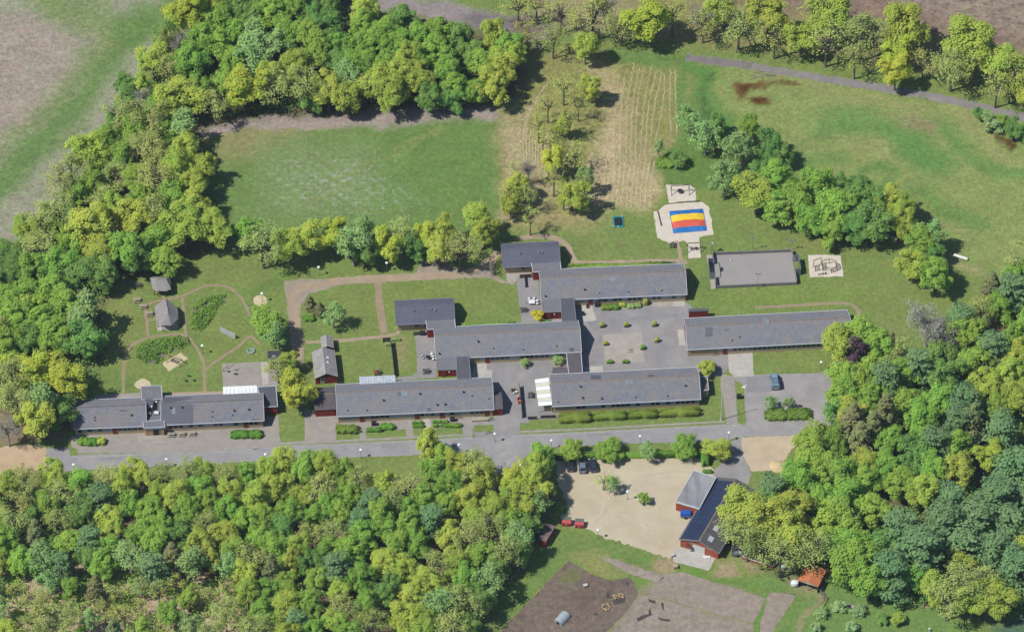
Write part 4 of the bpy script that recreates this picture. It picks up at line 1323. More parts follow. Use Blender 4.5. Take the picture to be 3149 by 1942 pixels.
def cottage(name, label, t, fl, fr, bl, w_half, zt, ze, roof, wall, trim=None, group=None, over=(.2, .25)):
    """gable towards the viewer: ridge runs from the near gable to the back"""
    a, b = W(t, *fl, ze), W(t, *bl, ze)
    # eave line from back to front so that the house lies on its left-hand side
    return gable(name, label, 'house', b, a, w_half, zt, ze, roof=roof, wall=wall, trim=trim, rows=8, ridge=M_METAL, over=over, group=group)


ct, rot, L = cottage('red_cottage', 'red wooden cottage with pale cement roof and grey door, left of the fenced garden', 'f', (431, 1201), (592, 1192), (408, 1014), 2.72, .52, 2.2, M_ROOFG, M_RED)
dw = local(ct.location, rot, W('f', 488, 1245, 0))
dm = MB().box(L - .27, L - .19, dw.y - .55, dw.y + .55, .02, 2.0).build('door', pm('grey_door', A(172, 170, 160)), ct)
MB().box(L - .19, L - .15, dw.y - .35, dw.y + .35, 1.25, 1.85).build('pane', M_GLASS, dm)
MB().box(L - .27, L - .2, dw.y - .6, dw.y + .6, 2.02, 2.12).build('lintel', M_FRAME, ct)
for y in (1050, 1085):
    z = 3.0
    p = local(ct.location, rot, W('f', 520, y, 3.3))
    zz = 2.2 + (2 * 2.72 - p.y) * .52
    MB().hull([(p.x - .3, p.y - .28, zz + .28 * .52 + .02), (p.x + .3, p.y - .28, zz + .28 * .52 + .02), (p.x + .3, p.y + .28, zz - .28 * .52 + .02), (p.x - .3, p.y + .28, zz - .28 * .52 + .02)],
              [(p.x - .3, p.y - .28, zz + .28 * .52 + .12), (p.x + .3, p.y - .28, zz + .28 * .52 + .12), (p.x + .3, p.y + .28, zz - .28 * .52 + .12), (p.x - .3, p.y + .28, zz - .28 * .52 + .12)]).build('skylight', M_CANW, ct)
sh, rot, L = cottage('red_shed', 'tiny red shed with pale cement roof just behind the red cottage', 'f', (478, 990), (566, 985), (470, 908), 1.46, .5, 1.9, M_ROOFG, M_RED)
MB().box(L - .26, L - .2, 1.0, 1.9, .02, 1.7).build('door', M_DARKW, sh)
flat_block('tool_shed', 'dark flat roofed shed half hidden by the small trees beside the play court', 'shed', at('f', [(100, 1085), (200, 1080), (196, 1002), (98, 1004)], 2.4), 2.4, roof=pm('tar_roof', A(64, 64, 70)), wall=M_DARKW, trim=None)
p = W('f', 142, 1042, 2.42)
MB().hull([(-.4, -.35, 0), (.4, -.35, 0), (.4, .35, 0), (-.4, .35, 0)], [(-.35, -.3, .12), (.35, -.3, .12), (.35, .3, .12), (-.35, .3, .12)]).build('roof_light', M_METAL, None)
o = bpy.data.objects['roof_light.003'] if 'roof_light.003' in bpy.data.objects else [x for x in bpy.data.objects if x.name.startswith('roof_light') and x.type == 'MESH'][-1]
o.location = p
tag(o, 'small grey roof light on the dark tool shed by the play court', 'roof light')

# --- brick workshop with solar roof ------------------------------------------
zw = 2.35
wa, wb_ = W('q', 535, 165, zw), W('q', 135, 835, zw)
ws, rot, L = gable('brick_workshop', 'red brick workshop with solar panel roof and white garage door beside the gravel yard', 'house', wa, wb_, 4.9, .36, zw, roof=pm('workshop_felt', A(96, 92, 92), A(86, 82, 84), patch=.4),
                   wall=M_BRICK, trim=M_METAL, rows=8, over=(.25, .25), ridge=pm('pale_ridge', A(150, 142, 132), A(110, 100, 94), patch=2))
M_SOLAR = pm('solar_cells', A(46, 54, 78), A(40, 48, 70), .8, .1, .25, .6, patch=.4)
for i in range(12):
    for j in range(3):
        x0, x1 = 1.0 + i * (L - 1.3) / 12, 1.0 + (i + .965) * (L - 1.3) / 12
        y0, y1 = .3 + j * 1.4, .3 + (j + .965) * 1.4
        pts = [(x0, y0), (x1, y0), (x1, y1), (x0, y1)]
        MB().hull([(x, y, zw + y * .36 + .08) for x, y in pts], [(x, y, zw + y * .36 + .14) for x, y in pts]).build('solar_panel', M_SOLAR, ws)
gd = local(ws.location, rot, W('q', 350, 965, 0))
g = MB()
for k in range(5):
    g.box(L - .25, L - .19, gd.y - 1.5, gd.y + 1.5, .03 + k * .42, .42 + k * .42)
g.build('garage_door', M_FRAME, ws)
sd = local(ws.location, rot, W('q', 243, 915, 0))
MB().box(L - .25, L - .19, sd.y - .4, sd.y + .4, 1.0, 1.8).build('window', M_DARKW, ws)
MB().box(L - .25, L - .17, .3, 9.5, 2.34, 2.42).build('beam', M_WOOD, ws)
for x, y in ((534, 735), (478, 845)):
    p = local(ws.location, rot, W('q', x, y, 3.0))
    zz = lambda yy: zw + (9.8 - yy) * .36
    pts = [(p.x - .75, p.y - .55), (p.x + .75, p.y - .55), (p.x + .75, p.y + .55), (p.x - .75, p.y + .55)]
    MB().hull([(a, b, zz(b) + .05) for a, b in pts], [(a, b, zz(b) + .13) for a, b in pts]).build('skylight', M_PANELW, ws)
# side wing
zs = 3.0
sw = flat_block('workshop_wing', 'grey sheet roofed wing with white fascia on the left of the solar workshop', 'annex', at('q', [(97, 428), (355, 503)], zs) + at('q', [(535, 168), (293, 88)], zs + .3), zs, slope=[zs, zs, zs + .3, zs + .3],
                roof=pm('wing_sheet', A(122, 122, 124), A(158, 158, 160), .5, .1, .5, .4, patch=.35, stretch=(1.5, .25, 1)), wall=M_BRICK, trim=M_TRIM)
a, b = local(sw.location, 0, W('q', 97, 428, zs)), local(sw.location, 0, W('q', 355, 503, zs))
MB().beam((a.x, a.y - .05, zs - .15), (b.x, b.y - .05, zs - .15), .06, .3).build('fascia', M_FRAME, sw)
# striped sign on the wing's wall
sg = thing('warning_sign', 'narrow yellow and white striped board at the left corner of the workshop wing', 'sign', W('q', 128, 520, 0))
M_YEL = pm('sign_yellow', A(222, 180, 70))
for k in range(6):
    MB().box(-.18, .18, -.05, 0, .3 + k * .3, .3 + k * .3 + .29).build('stripe', M_YEL if k % 2 else M_FRAME, sg)

# --- orange tile shelter -----------------------------------------------------
M_OTILE = pm('orange_tile', A(200, 124, 80), A(182, 110, 72), 2.5, .15, fine=10, patch=.6)
fl, fr = W('q', 1420, 1275, 2.3), W('q', 1640, 1345, 2.3)
rot, wd = frame2(fl, fr)
sl = thing('field_shelter', 'open-fronted shelter with orange tiled roof at the wood edge, above the orchard', 'shed', (*fl.xy, 0), rot)
dp = 5.2
for s in (0, 1):
    tl = MB()
    for k in range(7):
        y0, y1 = k / 7 * wd / 2, (k + 1) / 7 * wd / 2
        z0, z1 = 2.3 + y0 * .32, 2.3 + y1 * .32
        xa, xb = (y0, y1) if s == 0 else (wd - y0, wd - y1)
        q = [(xa, -.2, z0), (xb, -.2, z1 - .03), (xb, dp, z1 - .03), (xa, dp, z0)]
        tl.hull(q if s == 0 else q[::-1], [(x, y, z + .07) for x, y, z in (q if s == 0 else q[::-1])])
    tl.build('roof_slope', M_OTILE, sl)
MB().hull([(0, -.1, 2.2), (wd, -.1, 2.2), (wd / 2, -.1, 2.2 + wd / 2 * .32)], [(0, -.04, 2.2), (wd, -.04, 2.2), (wd / 2, -.04, 2.2 + wd / 2 * .32)]).build('gable_board', pm('gable_cream', A(196, 184, 160)), sl)
MB().box(.1, wd - .1, dp - .15, dp - .05, 0, 2.3).build('back_wall', M_DARKW, sl)
MB().box(.1, .2, 0, dp - .15, 0, 2.25).build('side_wall', M_DARKW, sl)
MB().box(wd - .2, wd - .1, 0, dp - .15, 0, 2.25).build('side_wall', M_DARKW, sl)
MB().beam((wd / 2, 0, 0), (wd / 2, 0, 2.2), .14).build('post', M_WOOD, sl)

# --- two wooden pavilions ------------------------------------------------------
M_BOARD = pm('silver_boards', A(158, 153, 150), A(136, 131, 130), 1.5, .15, fine=8, finevar=.15, patch=.7)


def pavilion(label, t, outline, apexes, ze, za, floor=None):
    """many-cornered roof of laid boards over posts"""
    pts = [W(t, x, y, ze) for x, y in outline]
    base = Vector((sum(p.x for p in pts) / len(pts), sum(p.y for p in pts) / len(pts), 0))
    o = thing('pavilion', label, 'pavilion', base, 0, 'wooden pavilions in the play garden')
    q = [p - base for p in pts]
    ap = [W(t, x, y, za) - base for x, y in apexes]
    n = len(q)
    near = lambda p: min(ap, key=lambda c: (c.xy - p.xy).length)
    for i in range(n):
        a, b = q[i], q[(i + 1) % n]
        ca, cb = near(a), near(b)
        w = (b - a).length
        m = max(2, int(w / .48))
        for k in range(m):
            f0, f1 = k / m, (k + .93) / m
            p0, p1 = a.lerp(b, f0), a.lerp(b, f1)
            c0, c1 = ca.lerp(cb, f0), ca.lerp(cb, f1)
            lift = Vector((0, 0, .05 + .05 * (k % 2)))
            # the eave end hangs unevenly
            e = Vector((0, 0, -.03 * (k % 2)))
            MB().hull([p0 + e, p1 + e, c1, c0] if (c1 - c0).length > .01 else [p0 + e, p1 + e, c0],
                      [p0 + e + lift, p1 + e + lift, c1 + lift, c0 + lift] if (c1 - c0).length > .01 else [p0 + e + lift, p1 + e + lift, c0 + lift]).build('roof_board', M_BOARD, o)
    for a in q:
        c = a * .86
        MB().beam((c.x, c.y, 0), (c.x, c.y, ze - .02 + (a - c).length * .4), .16).build('post', M_DARKW, o)
    if floor:
        f = [W(t, x, y, 0) - base for x, y in floor]
        MB().hull([(p.x, p.y, .01) for p in f], [(p.x, p.y, .12) for p in f]).build('deck', M_SLAB, o)
    r = max(p.length for p in q) * .5
    MB().beam((-r * .5, r * .3, .5), (r * .5, r * .3, .5), .5, .08).build('bench', M_WOOD, o)
    MB().beam((-r * .35, -r * .1, .78), (r * .35, -r * .1, .78), .9, .08).build('table', M_WOOD, o)
    if len(ap) == 2:
        MB().beam(ap[0] + Vector((0, 0, .12)), ap[1] + Vector((0, 0, .12)), .16, .1).build('ridge_board', M_BOARD, o)
    return o


pavilion('larger pavilion with pointed silver board roof on a slab, in the loop of paths', 'e', [(1100, 797), (1140, 825), (1208, 826), (1257, 778), (1250, 700), (1215, 672), (1165, 652), (1090, 692)], [(1166, 634), (1186, 742)], 2.3, 4.1,
         floor=[(1110, 865), (1262, 855), (1248, 740), (1095, 750)])
pavilion('smaller pavilion with scalloped board roof at the trees\' edge', 'e', [(1078, 573), (1108, 584), (1170, 584), (1206, 572), (1200, 492), (1180, 480), (1080, 484), (1056, 492)], [(1118, 502), (1172, 500)], 2.1, 3.2)
# ------------------------------------------------------------------ trees and bushes
def leaf_mat(name, c1, c2, trans=.5, hue=.016, val=.12, scale=.5):
    m = bpy.data.materials.new(name)
    m.use_nodes = True
    nt = m.node_tree
    nt.nodes.clear()
    out = nd(nt, 'OutputMaterial')
    co = nd(nt, 'TexCoord').outputs['Object']
    oi = nd(nt, 'ObjectInfo').outputs['Random']
    c = mixc(nt, noise_fac(nt, co, scale, 4, 0, 1, .7, None, .13), c1, c2)
    hs = nd(nt, 'HueSaturation')
    mr = nd(nt, 'MapRange')
    mr.inputs['To Min'].default_value = .5 - hue
    mr.inputs['To Max'].default_value = .5 + hue
    nt.links.new(oi, mr.inputs[0])
    nt.links.new(mr.outputs[0], hs.inputs['Hue'])
    wn_ = nd(nt, 'TexWhiteNoise', noise_dimensions='1D')
    nt.links.new(oi, wn_.inputs['W'])
    mv = nd(nt, 'MapRange')
    mv.inputs['To Min'].default_value = 1 - val
    mv.inputs['To Max'].default_value = 1 + val
    nt.links.new(wn_.outputs[0], mv.inputs[0])
    nt.links.new(mv.outputs[0], hs.inputs['Value'])
    nt.links.new(c, hs.inputs['Color'])
    geo = nd(nt, 'NewGeometry')
    d = nd(nt, 'BsdfDiffuse')
    t = nd(nt, 'BsdfTranslucent')
    nt.links.new(hs.outputs[0], d.inputs[0])
    nt.links.new(hs.outputs[0], t.inputs[0])
    mx = nd(nt, 'MixShader')
    mx.inputs[0].default_value = trans
    nt.links.new(d.outputs[0], mx.inputs[1])
    nt.links.new(t.outputs[0], mx.inputs[2])
    nt.links.new(mx.outputs[0], out.inputs[0])
    return m


LG = 1.0
LF = lambda r, g, b: tuple(min(.5, x * 2.75) for x in A(r, g, b))
LEAF = dict(
    O=leaf_mat('oak_leaf', LF(146, 154, 68), LF(126, 144, 67)),
    Y=leaf_mat('young_oak_leaf', LF(158, 164, 63), LF(138, 154, 62)),
    G=leaf_mat('maple_leaf', LF(127, 149, 65), LF(104, 135, 62)),
    D=leaf_mat('dark_leaf', LF(110, 136, 68), LF(90, 120, 66)),
    S=leaf_mat('budding_oak_leaf', LF(145, 153, 86), LF(131, 141, 86)),
    T=leaf_mat('young_leaf', LF(152, 164, 82), LF(138, 154, 80)),
    W=leaf_mat('birch_leaf', LF(130, 150, 92), LF(112, 138, 86)),
    B=leaf_mat('pine_needle', LF(106, 128, 84), LF(88, 114, 78)),
    P=leaf_mat('spruce_needle', LF(100, 114, 74), LF(114, 110, 76), hue=.03),
    U=leaf_mat('purple_leaf', LF(84, 66, 74), LF(70, 58, 64)),
    F=leaf_mat('blossom', LF(120, 142, 90), LF(136, 152, 108)),
    N=leaf_mat('bud_twig', LF(132, 131, 120), LF(120, 118, 108)),
    H=leaf_mat('hedge_leaf', LF(104, 122, 52), LF(95, 113, 50)),
    L=leaf_mat('laurel_leaf', LF(88, 124, 50), LF(104, 136, 56)),
    K=leaf_mat('golden_conifer', LF(176, 158, 50), LF(156, 144, 48)),
    A=leaf_mat('rhododendron_leaf', LF(92, 116, 54), LF(116, 140, 62)),
)
M_BARK = pm('bark', A(124, 112, 94), A(106, 96, 82), 2, .2, patch=1)
M_BARKL = pm('birch_bark', A(176, 170, 160), A(130, 122, 112), 2, .3, patch=1.5)
M_TWIG = pm('bare_twig', A(160, 155, 146), A(142, 137, 128), 2, .2, patch=1)


def cards(rng, pos, nrm, size, jit=.6):
    """leaf sprays: small bent quads facing roughly outwards"""
    n = len(pos)
    nn = nrm + rng.normal(0, jit, (n, 3))
    nn /= np.linalg.norm(nn, axis=1)[:, None] + 1e-9
    r = rng.normal(0, 1, (n, 3))
    t = np.cross(nn, r)
    t /= np.linalg.norm(t, axis=1)[:, None] + 1e-9
    b = np.cross(nn, t)
    s = (size * rng.uniform(.65, 1.3, n))[:, None]
    e = s * rng.uniform(.55, 1.0, (n, 1))
    v = np.stack([pos - t * s, pos - b * e, pos + t * s, pos + b * e], 1).reshape(-1, 3)
    q = np.arange(4 * n).reshape(-1, 4)
    return v, q


def sphere_dirs(rng, n):
    d = rng.normal(0, 1, (n, 3))
    return d / np.linalg.norm(d, axis=1)[:, None]


def soft_normals(me, nrm, rng, jit):
    nn = nrm + rng.normal(0, jit, nrm.shape)
    nn /= np.linalg.norm(nn, axis=1)[:, None] + 1e-9
    me.polygons.foreach_set('use_smooth', np.ones(len(me.polygons), bool))
    me.normals_split_custom_set_from_vertices(np.repeat(nn, 4, 0).tolist())


def crown_mesh(seed, m, R_=4.0, RZ=4.2, zc=7.0, lobes=46, lr=1.35, per=46, leaf=.34, form='round', low=-.55, jit=.36, sparse=0):
    rng = np.random.default_rng(seed)
    # several boughs, each carrying its own clumps, so that the outline is uneven and gaps stay between them
    k = np.arange(lobes) + .5
    th = k * 2.39996 + rng.uniform(0, 6)
    nb = int(rng.integers(7, 11))
    kb = np.arange(nb) + .5
    pb = np.arccos(1 - (1 - low) * kb / nb)
    tb_ = kb * 2.39996 + rng.uniform(0, 6) + rng.normal(0, .25, nb)
    db = np.stack([np.cos(tb_) * np.sin(pb), np.sin(tb_) * np.sin(pb), np.cos(pb)], 1)
    bc = db * (rng.uniform(.42, .74, nb))[:, None] * np.array([R_, R_, RZ])
    bR = R_ * rng.uniform(.34, .56, nb)
    own = rng.integers(0, nb, lobes)
    dd_ = sphere_dirs(rng, lobes) + db[own] * .55 + np.array([0, 0, .15])
    dd_ /= np.linalg.norm(dd_, axis=1)[:, None]
    c = bc[own] + dd_ * (bR[own] * rng.uniform(.45, 1.0, lobes))[:, None]
    c[:, 2] = np.maximum(c[:, 2], -RZ * .9)
    if not sparse:
        ni = lobes // 5
        c[:ni] = sphere_dirs(rng, ni) * np.array([R_, R_, RZ]) * rng.uniform(.25, .6, (ni, 1))
    if form == 'cone':
        h = rng.uniform(0, 1, lobes) ** .8
        rad = (1 - h) * R_ * rng.uniform(.55, 1.05, lobes)
        c = np.stack([np.cos(th) * rad, np.sin(th) * rad, (h * 2 - 1) * RZ], 1)
    elif form == 'pine':
        h = rng.uniform(0, 1, lobes)
        tier = np.floor(h * 5) / 5 + rng.normal(0, .02, lobes)
        rad = (1 - tier * .62) * R_ * rng.uniform(.35, 1.05, lobes)
        c = np.stack([np.cos(th) * rad, np.sin(th) * rad, (tier * 2 - 1) * RZ], 1)
    elif form == 'tall':
        c[:, :2] *= (1 - .3 * np.clip(c[:, 2:3] / RZ, 0, 1))
    P_, N_ = [], []
    for i in range(lobes):
        n = max(4, int(per * rng.uniform(.7, 1.3)))
        l = lr * rng.uniform(.65, 1.25) * (1.0 if form != 'cone' else .55 + .6 * (1 - (c[i, 2] / RZ + 1) / 2))
        dd = sphere_dirs(rng, n)
        rad = l * rng.uniform(.45, 1.12, n) if not sparse else l * rng.uniform(.1, 1.15, n)
        p = c[i] + dd * rad[:, None] * (np.array([1, 1, .8]) if form != 'pine' else np.array([1.15, 1.15, .42]))
        out = c[i] / (np.linalg.norm(c[i]) + 1e-6)
        P_.append(p)
        N_.append(dd + out * .3 + np.array([0, 0, 1.15]))
    p = np.concatenate(P_)
    nrm = np.concatenate(N_)
    keep = p[:, 2] > -RZ * 1.1
    v, q = cards(rng, p[keep], nrm[keep], leaf, jit)
    v[:, 2] += zc
    me = np_mesh('crown', v, q, [m])
    return me, c + np.array([0, 0, zc])


def trunk_mesh(seed, m, lobes, zc, RZ, r0=.26, limbs=9, twigs=0, lean=0):
    rng = random.Random(seed)
    mb = MB()
    top = Vector((rng.uniform(-.4, .4) + lean, rng.uniform(-.4, .4), zc + RZ * .25))
    fork = Vector((top.x * .3, top.y * .3, max(.8, zc - RZ * .75)))
    mb.beam((0, 0, -.15), (0, 0, .35), r0 * 3.2, n=8, w2=r0 * 2.1)
    mb.beam((0, 0, .35), fork, r0 * 2.1, n=7, w2=r0 * 1.5)
    mb.beam(fork, top, r0 * 1.5, n=6, w2=r0 * .35)
    idx = list(range(len(lobes)))
    rng.shuffle(idx)
    for i in idx[:limbs]:
        e = Vector(lobes[i])
        f = rng.uniform(0, .6)
        s = fork.lerp(top, f)
        mid = s.lerp(e, .5) + Vector((0, 0, .5))
        w = r0 * (1.0 - .5 * f)
        mb.beam(s, mid, w, n=4, w2=w * .6)
        mb.beam(mid, e, w * .6, n=4, w2=w * .15)
        for _ in range(twigs):
            a = mid.lerp(e, rng.uniform(-.2, .8))
            b = a + Vector((rng.gauss(0, .9), rng.gauss(0, .9), rng.uniform(.1, 1.3)))
            mb.beam(a, b, w * .28, n=3, w2=w * .08)
            for _ in range(2):
                c2 = a.lerp(b, rng.uniform(.3, .9))
                mb.beam(c2, c2 + Vector((rng.gauss(0, .55), rng.gauss(0, .55), rng.uniform(.1, .8))), w * .14, n=3, w2=w * .05)
    return mb.mesh('trunk', m)


# kind: (object name, words, variants)
SPEC = dict(
    O=dict(name='oak_tree', words='yellow-green oak', H=10.6, R_=4.0, RZ=4.5, lobes=120, lr=.84, per=84, leaf=.165),
    Y=dict(name='oak_tree', words='bright yellow oak', H=10.8, R_=4.0, RZ=4.7, lobes=116, lr=.84, per=84, leaf=.165),
    G=dict(name='maple_tree', words='green maple', H=10.2, R_=4.0, RZ=4.8, lobes=118, lr=.86, per=84, leaf=.17, form='tall'),
    D=dict(name='beech_tree', words='dark green beech', H=9.6, R_=4.0, RZ=4.6, lobes=112, lr=.88, per=84, leaf=.17),
    S=dict(name='budding_oak', words='half-leaved oak', H=11.0, R_=4.0, RZ=3.9, lobes=70, lr=1.2, per=28, leaf=.16, sparse=1, jit=.7, limbs=16, twigs=3),
    T=dict(name='young_oak', words='thin young oak', H=11.0, R_=4.0, RZ=3.9, lobes=62, lr=1.1, per=12, leaf=.155, sparse=1, jit=.6, limbs=14, twigs=2),
    W=dict(name='birch_tree', words='grey-green birch', H=11.2, R_=4.0, RZ=4.8, lobes=60, lr=1.15, per=40, leaf=.23, form='tall', sparse=1, jit=.6, limbs=12, twigs=1, bark=1),
    B=dict(name='pine_tree', words='blue-green pine', H=12.4, R_=4.0, RZ=4.6, lobes=64, lr=1.15, per=44, leaf=.28, form='pine', jit=.5),
    P=dict(name='spruce_tree', words='dark conical spruce', H=12.5, R_=3.6, RZ=5.4, lobes=80, lr=1.0, per=36, leaf=.28, form='cone'),
    U=dict(name='purple_beech', words='dark purple beech', H=10.5, R_=4.0, RZ=4.2, lobes=46, lr=1.2, per=40, leaf=.32),
    N=dict(name='bare_tree', words='grey leafless tree', H=11, R_=4.0, RZ=3.9, lobes=70, lr=1.2, per=16, leaf=.14, sparse=1, jit=.7, limbs=34, twigs=5, twigbark=1),
    F=dict(name='fruit_tree', words='blossoming fruit tree', H=5.5, R_=4.0, RZ=3.6, lobes=44, lr=1.2, per=36, leaf=.36),
    K=dict(name='conifer', words='golden clipped conifer', H=9.5, R_=3.4, RZ=4.6, lobes=70, lr=1.0, per=40, leaf=.36, form='round'),
)
NVAR = dict(O=6, G=6, S=6, T=5, B=5, W=4, D=4)
VAR = {}
for kd, sp in SPEC.items():
    VAR[kd] = []
    for i in range(NVAR.get(kd, 2)):
        kw = {q: sp[q] for q in ('R_', 'RZ', 'lobes', 'lr', 'per', 'leaf', 'form', 'sparse', 'jit') if q in sp}
        zc = sp['H'] - sp['RZ']
        cm, lb = crown_mesh(hash(kd) % 1 + ord(kd) * 31 + i, LEAF[kd], zc=zc, **kw)
        bark = M_BARKL if sp.get('bark') else M_TWIG if sp.get('twigbark') else M_BARK
        VAR[kd].append((cm, trunk_mesh(ord(kd) * 77 + i, bark, lb, zc, sp['RZ'], limbs=sp.get('limbs', 9), twigs=sp.get('twigs', 0)), zc))

TREES = []            # (zone, kind, world base, radius, height factor)
PX = 3149 / 2452


def zc_of(kind, r, hf=1.0):
    """height of the crown's middle for a crown of radius r metres"""
    sp = SPEC[kind]
    return (sp['H'] - sp['RZ']) * zscale(r, hf)


def zscale(r, hf):
    return (.45 + .55 * r / 4.0) * hf


def tr(zone, kind, u, v, r, hf=1.0, label=None, t='D'):
    """tree whose crown's middle shows at this pixel of the photograph; r is the crown's radius in those pixels"""
    m = r * TILES[t][2] / 13.0 * (1.3 if zone == 'heath' else 1.0 if zone == 'single' else 1.06 if zone == 'topwood' else .98 if zone in ('row', 'ridewood') else 1.14) * (1.08 if kind == 'S' and zone != 'single' else 1)
    base = W(t, u, v, zc_of(kind, m, hf))
    # straight down from the crown's middle
    TREES.append((zone, kind, base.x, base.y, m, hf, label))


def tl(zone, txt, t='D'):
    up = lambda z, v: v - 13 if z == 'topwood' and v > 195 else v - 7 if z == 'row' else v
    for part in txt.replace('\n', ' ').split(';'):
        p = part.split()
        if p:
            tr(zone, p[0], float(p[1]) - (14 if zone == 'ridewood' and float(p[1]) > 1250 and float(p[2]) > 1120 else 0), up(zone, float(p[2])), float(p[3]), float(p[4]) if len(p) > 4 else 1.0, t=t)


# left belt of wood
tl('belt', '''Y 445 32 55; O 505 12 40; D 398 78 34; N 432 98 28; O 368 145 40; S 402 160 30; G 455 150 45; G 485 100 44; G 525 52 45; D 572 20 45; D 612 32 40;
D 303 215 33; O 342 205 28; N 352 238 26; O 432 225 55; G 385 252 40; D 278 285 26; S 290 275 34; S 362 290 40; W 442 305 40; G 322 312 36; O 212 362 48; G 282 378 36;
S 332 350 34; S 372 360 35; O 442 352 38; O 422 402 38; S 172 402 32; S 150 440 36; G 225 440 32; S 275 412 30; O 322 422 35; S 370 432 38; G 412 470 38; O 462 440 35; O 462 495 38;
S 95 520 40; S 140 502 38; O 208 540 52; G 272 492 38; O 322 522 40; S 372 502 36; G 300 600 48; G 372 575 40; O 440 545 52; O 512 545 45;
O 60 560 34; D 18 605 40; S 90 592 38; G 72 642 40; G 132 632 46; D 200 655 46; D 240 655 36; G 170 590 30; D 30 655 34; G 20 720 40; G 62 705 38; G 122 700 44;
G 42 770 40; G 100 770 44; G 160 742 45; G 140 805 40; W 205 752 48; D 205 812 44; G 20 828 38; Y 66 888 50; Y 156 905 46; S 28 905 40; W 100 965 42; S 30 965 40; O 92 1000 45; D 150 985 34; N 18 1022 30;
G 470 215 34; G 395 320 34; G 250 330 30; O 490 400 28; G 340 470 34; S 250 470 32; G 180 470 30; D 330 620 34; G 395 620 36; G 20 780 30; D 70 820 34; S 400 85 24; O 70 740 30''')
# top wood
tl('topwood', '''G 652 30 45; G 702 20 40; W 612 92 44; G 562 82 40; W 602 150 44; W 652 102 40; G 562 152 38; G 522 112 40; G 692 82 44; G 742 92 44; D 782 60 40; G 762 122 44; O 702 152 40; O 642 182 40;
Y 590 222 52; G 545 202 38; S 512 262 34; S 662 215 42; O 712 175 34; S 735 222 42; O 785 235 44; O 832 245 40; W 832 200 36; O 872 20 38; G 872 62 38; G 922 75 40; D 962 42 34; G 902 112 44; G 952 112 40;
G 852 112 40; G 862 162 42; G 922 162 40; D 812 150 38; G 1002 92 42; G 1052 82 42; D 1102 90 38; G 1042 132 40; O 982 142 36; O 960 172 44; O 902 212 42; O 935 232 48; O 1002 202 42; D 1032 250 34; G 1072 172 40; G 1092 222 40;
D 1122 130 38; O 1182 90 40; G 1162 160 42; G 1212 112 38; O 1202 162 40; O 1182 220 42; G 1140 232 34; D 1085 255 28; O 1228 132 34; D 745 255 28; G 800 105 30; G 620 50 30; D 740 30 36; G 1000 165 30; S 870 215 30''')
# row below the sports lawn
tl('row', '''G 600 562 36; S 628 592 48; O 692 600 42; O 738 580 46; Y 800 572 42; W 845 590 46; W 870 555 34; Y 930 592 44; S 965 565 38; Y 1012 570 34; O 1062 560 38; O 1052 600 42; S 1100 602 44; O 1140 525 42; O 1160 560 34; D 875 612 34; D 990 602 30''')
# sparse trees along the heath at the top right
tl('heath', '''T 1240 8 34; T 1285 10 30; T 1345 28 34; S 1420 38 40; N 1450 22 32; Y 1545 48 50; T 1612 32 38; T 1684 52 32; T 1742 20 36; S 1770 62 36; O 1720 18 34; O 1838 42 44; T 1856 88 34; O 1918 92 34; O 1990 42 50; T 1960 12 34;
T 1980 100 42; S 2064 84 42; T 2048 140 30; O 2160 72 52; Y 2145 120 34; Y 2145 172 32; T 2212 145 30; T 2305 58 30; O 2322 112 58; S 2280 160 38; T 2335 150 36; O 2392 160 42; T 2428 175 38; T 2388 205 34; O 2455 215 28; N 1680 40 28; S 1490 60 30''')
# scattered trees of the orchard meadow
tl('orchard', '''T 1262 75 32; T 1325 90 36; O 1402 112 34; O 1417 210 27; T 1350 205 32; T 1312 250 28; T 1364 292 26; O 1346 300 18; Y 1322 385 28; T 1326 424 30; T 1380 368 32; O 1238 448 30; T 1236 415 22; T 1260 470 24; O 1378 470 34; N 1266 405 20; T 1222 460 26; T 1300 330 24; T 1290 300 26; T 1350 460 26; T 1330 350 26; O 1222 490 24; T 1270 520 26; W 1400 430 22; T 1385 250 24''')
# clumps between the pillow and the meadow
tl('clump', '''W 1652 285 30; W 1690 325 34; D 1716 300 22; D 1712 330 20; W 1735 420 36; W 1758 355 34; G 1795 302 26; W 1780 360 28; D 1842 352 36; D 1872 372 26; O 1812 462 46; G 1862 430 44; G 1905 480 46; G 1960 440 44; G 2000 500 52; G 1945 522 38; D 2072 472 48; D 2090 530 48; O 2132 482 34;
O 2150 502 36; O 2164 530 32; D 1820 420 30; G 1870 500 36; D 2040 450 34; D 2050 540 38; G 1990 545 34; G 2210 572 38; W 2228 560 32; O 2188 636 34; G 2240 655 38; D 2235 610 26; W 1578 352 13; D 1626 380 22 0.5; G 2400 290 18 0.6; W 2365 280 15 0.6; F 2382 300 24 0.8; D 2345 272 14 0.6; D 2428 308 24 0.7; D 2455 320 22 0.7''')
